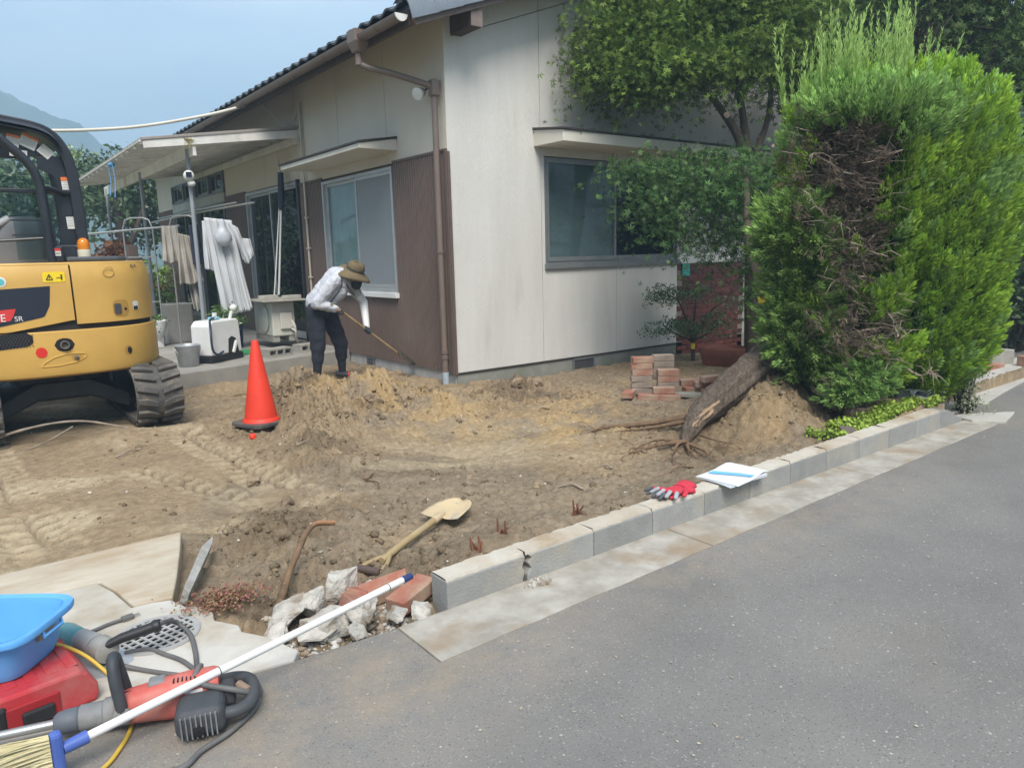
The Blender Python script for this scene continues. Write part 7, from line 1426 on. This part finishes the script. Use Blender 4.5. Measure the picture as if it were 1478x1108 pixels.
for t, w, h in ((.156, .040, .040), (.19, .046, .048), (.25, .048, .055), (.30, .052, .062), (.36, .052, .066), (.43, .05, .066), (.445, .046, .06)): rows.append([tuple(loc_(t, w*math.copysign(abs(cos(a))**.75, cos(a)), h*math.copysign(abs(sin(a))**.75, sin(a))+.006)) for a in np.linspace(0, 2*pi, 25)[:-1]])
m = MB().grid(rows, close=True); m.f.append(tuple(range(24))); m.f.append(tuple(len(m.v)-24+i for i in range(24))); HBd = m.build('housing', hr, DH, smooth=50)
# vent slots, logo plate
for k in range(4): MB().box(loc_(.195+k*.018, .0+.0, .052), (.003, .006, .03), RA @ Euler((0, 0, 0)).to_matrix()).build('vent_slot', hole_m, HBd)
for k in range(6): MB().box(loc_(.32+k*.012, -.02, .0685), (.022, .004, .004), RA).build('vent_slot', hole_m, HBd)
MB().box(loc_(.375, -.048, .03), (.004, .022, .05), RA).build('name_plate', dec_w, HBd); MB().box(loc_(.27, .012, .060), (.05, .018, .05), RA).build('switch_hump', hg, HBd, bevel=.008)
# motor block hanging to the street side, rear loop handle
MB().box(loc_(.395, -.105, -.006), (.13, .088, .14), RA).build('motor_block', hk, DH, bevel=.028, seg=4)
for k in range(8): MB().box(loc_(.345+k*.0135, -.172, -.006), (.006, .07, .004), RA).build('cooling_fin', hg, DH)
MB().lathe([(.016, 0), (.016, .006), (.008, .008)], 14, loc_(.39, -.171, -.02), facing(-sd_)).build('screw_cap', hole_m, DH)
hp_ = bez([loc_(.44, .045, .0), loc_(.49, .045, .0), loc_(.53, .02, .0), loc_(.545, -.04, .0), loc_(.535, -.10, -.005), loc_(.50, -.13, -.008), loc_(.45, -.13, -.008)], 5); MB().tube(hp_, .019, 12).build('rear_handle', hk, DH, smooth=50); MB().box(loc_(.465, -.03, .0), (.08, .06, .05), RA).build('handle_bridge', hk, DH, bevel=.015); MB().tube([loc_(.50, -.01, .005), loc_(.53, -.06, .005)], .014, 8).build('trigger', mk('trigger_tan', (.25, .18, .13), rough=.6), DH, smooth=50)
# side handle strap: a flat arched band over the neck
MB().lathe([(.045, -.022), (.047, -.022), (.047, .022), (.045, .022)], 24, loc_(.178), RA).build('clamp_ring', hg, DH, smooth=30)
sg = [loc_(.178, -.045, .0), loc_(.176, -.048, .05), loc_(.17, -.045, .115), loc_(.165, -.02, .165), loc_(.165, .015, .165), loc_(.168, .035, .12), loc_(.178, .042, .04)]; MB().tube(bez(sg, 5), .017, 10, flat=1.0).build('side_handle', hk, DH, smooth=50); MB().lathe([(.024, -.006), (.026, .006), (.012, .012)], 16, loc_(.178, -.052, .01), facing(-sd_)).build('clamp_knob', hg, DH, smooth=40)
# ------------------------------------------------------------------ angle grinder
AG = thing('angle_grinder', 'teal angle grinder with a black side handle behind the hammer', 'power tool', (-4.20, -4.05, .012)); ga = Vector((-.055, .17, .055)); gb = Vector((.045, -.11, .06)); gd = (gb-ga).normalized(); gs_ = Vector((0, 0, 1)).cross(gd).normalized(); RG = Matrix((gs_, gd.cross(gs_), gd)).transposed()
teal = mk('grinder_teal', (.05, .24, .27), (.08, .28, .30), 6, .5, c3=(.24, .28, .28), s3=7, f3=(.5, .75))
MB().lathe([(.02, -.02), (.032, .0), (.036, .03), (.034, .11), (.036, .12)], 20, ga, RG).build('body', teal, AG, smooth=50); MB().lathe([(.037, .121), (.037, .14), (.040, .20), (.038, .22)], 20, ga, RG).build('motor_case', mk('grinder_grey', (.25, .25, .25), (.34, .34, .33), 8, .6), AG, smooth=50)
MB().lathe([(.030, .221), (.045, .24), (.042, .29), (.02, .30)], 18, ga, RG).build('gear_head', mk('gear_alloy', (.42, .41, .38), (.33, .32, .29), 10, .5, metal=.4), AG, smooth=50); MB().lathe([(.088, 0), (.09, .004), (.088, .008), (.01, .008)], 32, ga+gd*.262+Vector((0, 0, -.058)), Euler((.12, .08, 0)).to_matrix()).build('guard', galv, AG, smooth=30)
MB().tube([gb+Vector((-.005, .01, .02)), gb+Vector((.045, .0, .035)), gb+Vector((.15, -.03, .055))], [.014, .017, .019], 12).build('side_handle', bp_, AG, smooth=50); MB().lathe([(.021, -.01), (.024, .0), (.021, .012)], 14, gb+Vector((.15, -.03, .055)), facing((.97, -.27, .2))).build('handle_end', bp_, AG, smooth=50)
MB().tube([ga-gd*.02, ga-gd*.07+Vector((0, 0, -.01))], [.022, .010], 10).build('cord_boot', bp_, AG)
# ------------------------------------------------------------------ cords
def cord(label, pts, r, m, name='cord'): P = bez(pts, 7); o = MB().tube([q-P[0] for q in P], r, 8).build(name, m, smooth=60, loc=tuple(P[0])); return tag(o, label, 'cord')
gc = mk('grey_cord', (.085, .083, .08), (.14, .135, .13), 5, .6); ycd = mk('yellow_cord', (.62, .42, .06), (.52, .34, .05), 5, .5)
cord('yellow cord running from the basket under the hammer to the road', [(-4.36, -4.10, .15), (-4.30, -4.13, .14), (-4.23, -4.16, .09), (-4.175, -4.22, .03), (-4.15, -4.33, .018), (-4.15, -4.44, .018), (-4.165, -4.56, .008), (-4.21, -4.65, .008), (-4.27, -4.72, .008), (-4.4, -4.78, .008)], .0065, ycd)
cord('thick grey cord looping over the drain cover to the hammer', [(-4.02, -4.20, .12), (-3.97, -4.14, .11), (-3.915, -4.07, .06), (-3.885, -4.12, .025), (-3.90, -4.25, .02), (-3.93, -4.40, .03), (-3.95, -4.55, .12), (-3.97, -4.60, .14), (-3.985, -4.64, .12), (-3.90, -4.72, .10), (-3.83, -4.70, .05), (-3.80, -4.62, .02), (-3.84, -4.54, .03), (-3.9, -4.52, .05)], .009, gc)
cord('grey cord lying on the slab past the drain cover', [(-4.10, -4.10, .02), (-4.03, -4.13, .022), (-3.99, -4.20, .018), (-3.95, -4.30, .02), (-3.935, -4.42, .02), (-4.0, -4.36, .02), (-4.09, -4.24, .02), (-4.16, -4.19, .05)], .008, gc)
cord('black cord trailing from the hammer across the asphalt', [(-3.82, -4.60, .02), (-3.83, -4.70, .012), (-3.93, -4.78, .012), (-4.03, -4.82, .012), (-4.09, -4.86, .012), (-4.17, -4.83, .012), (-4.24, -4.80, .012), (-4.4, -4.9, .012)], .0085, gc)
PG = thing('power_plug', 'grey power plug and cord end lying on the concrete slab', 'plug', (-4.04, -3.815, .02)); MB().box((0, 0, .0), (.045, .026, .02), (0, 0, .15)).build('plug_body', gc, PG, bevel=.005)
for s in (-1, 1): MB().box((.034, .005+s*.006, .0), (.022, .0016, .006), (0, 0, .15)).build('prong', steelp, PG)
MB().tube(bez([(-.02, -.003, 0), (-.07, -.01, 0), (-.13, -.03, .0), (-.17, -.045, .01)], 5), .007, 8).build('cord_end', gc, PG, smooth=50)
# ------------------------------------------------------------------ broom with white pole
BR = thing('broom', 'broom with white pole and blue head lying across the slab', 'broom', (-4.33, -4.65, .0)); b0 = Vector((.014, -.041, .10)); b1 = Vector((1.110, .078, .20)); bd_ = (b1-b0).normalized()
wp_ = mk('pole_white', (.72, .72, .71), (.64, .63, .61), 3, .4); bb_ = mk('broom_blue', (.06, .11, .36), (.08, .14, .40), 6, .45)
MB().tube([b0, b1], .0125, 14).build('pole', wp_, BR, smooth=50); MB().tube([b1-bd_*.01, b1+bd_*.03], [.0145, .0125], 14).build('end_cap', mk('cap_navy', (.02, .035, .12), rough=.4), BR, smooth=50); MB().tube([b0-bd_*.03, b0+bd_*.03], [.017, .0185], 12).build('socket', bb_, BR, smooth=50)
MB().tube([b1-bd_*.075, b1-bd_*.072], .0129, 14).build('pole_mark', hole_m, BR); MB().tube([b0+bd_*.40, b0+bd_*.403], .0129, 14).build('pole_mark', hole_m, BR)
cdir = Vector((-.15, -1, 0)).normalized(); MB().box(b0-bd_*.045+Vector((0, 0, -.008)), (.03, .035, .13), (0, 0, .12)).build('head', bb_, BR, bevel=.01)
br_ = MB()
for i in range(320):
    y = rnd.uniform(-.06, .06); s = b0-bd_*.06+Vector((0, rnd.uniform(-.014, .014), y-.005)); e = s+Vector((-rnd.uniform(.15, .22), rnd.uniform(-.03, .03), y*.25+rnd.uniform(-.015, .01))); e.z = max(e.z, .006); br_.tube([s, (s+e)/2+Vector((0, 0, .006)), e], [.0016, .0014, .0009], 3, False)
tag(br_.build('bristles', mk('bristle', (.62, .55, .33), (.50, .43, .24), 15, .8), BR), kind='stuff')
# ------------------------------------------------------------------ bits on the asphalt
rgb_ = np.random.default_rng(99); n = 150; x = rgb_.uniform(-4.6, 1.8, n); y = -4.86-np.abs(rgb_.normal(scale=.55, size=n)); P = np.stack([x, y, np.full(n, .003)], 1)
v, f, c = leaves(P, np.tile(np.array([0, 0, 1.]), (n, 1)), .012, rgb_, 1, ((.40, .34, .25), (.28, .21, .14)), .7, .08); v[:, 2] = np.abs(v[:, 2]-.003)+.004
tag(npmesh('road_litter', v, f, mk('litter', (1, 1, 1), rough=.9, attr='col'), cols=c), 'dry leaf bits and dirt specks strewn on the asphalt', 'litter', kind='stuff')
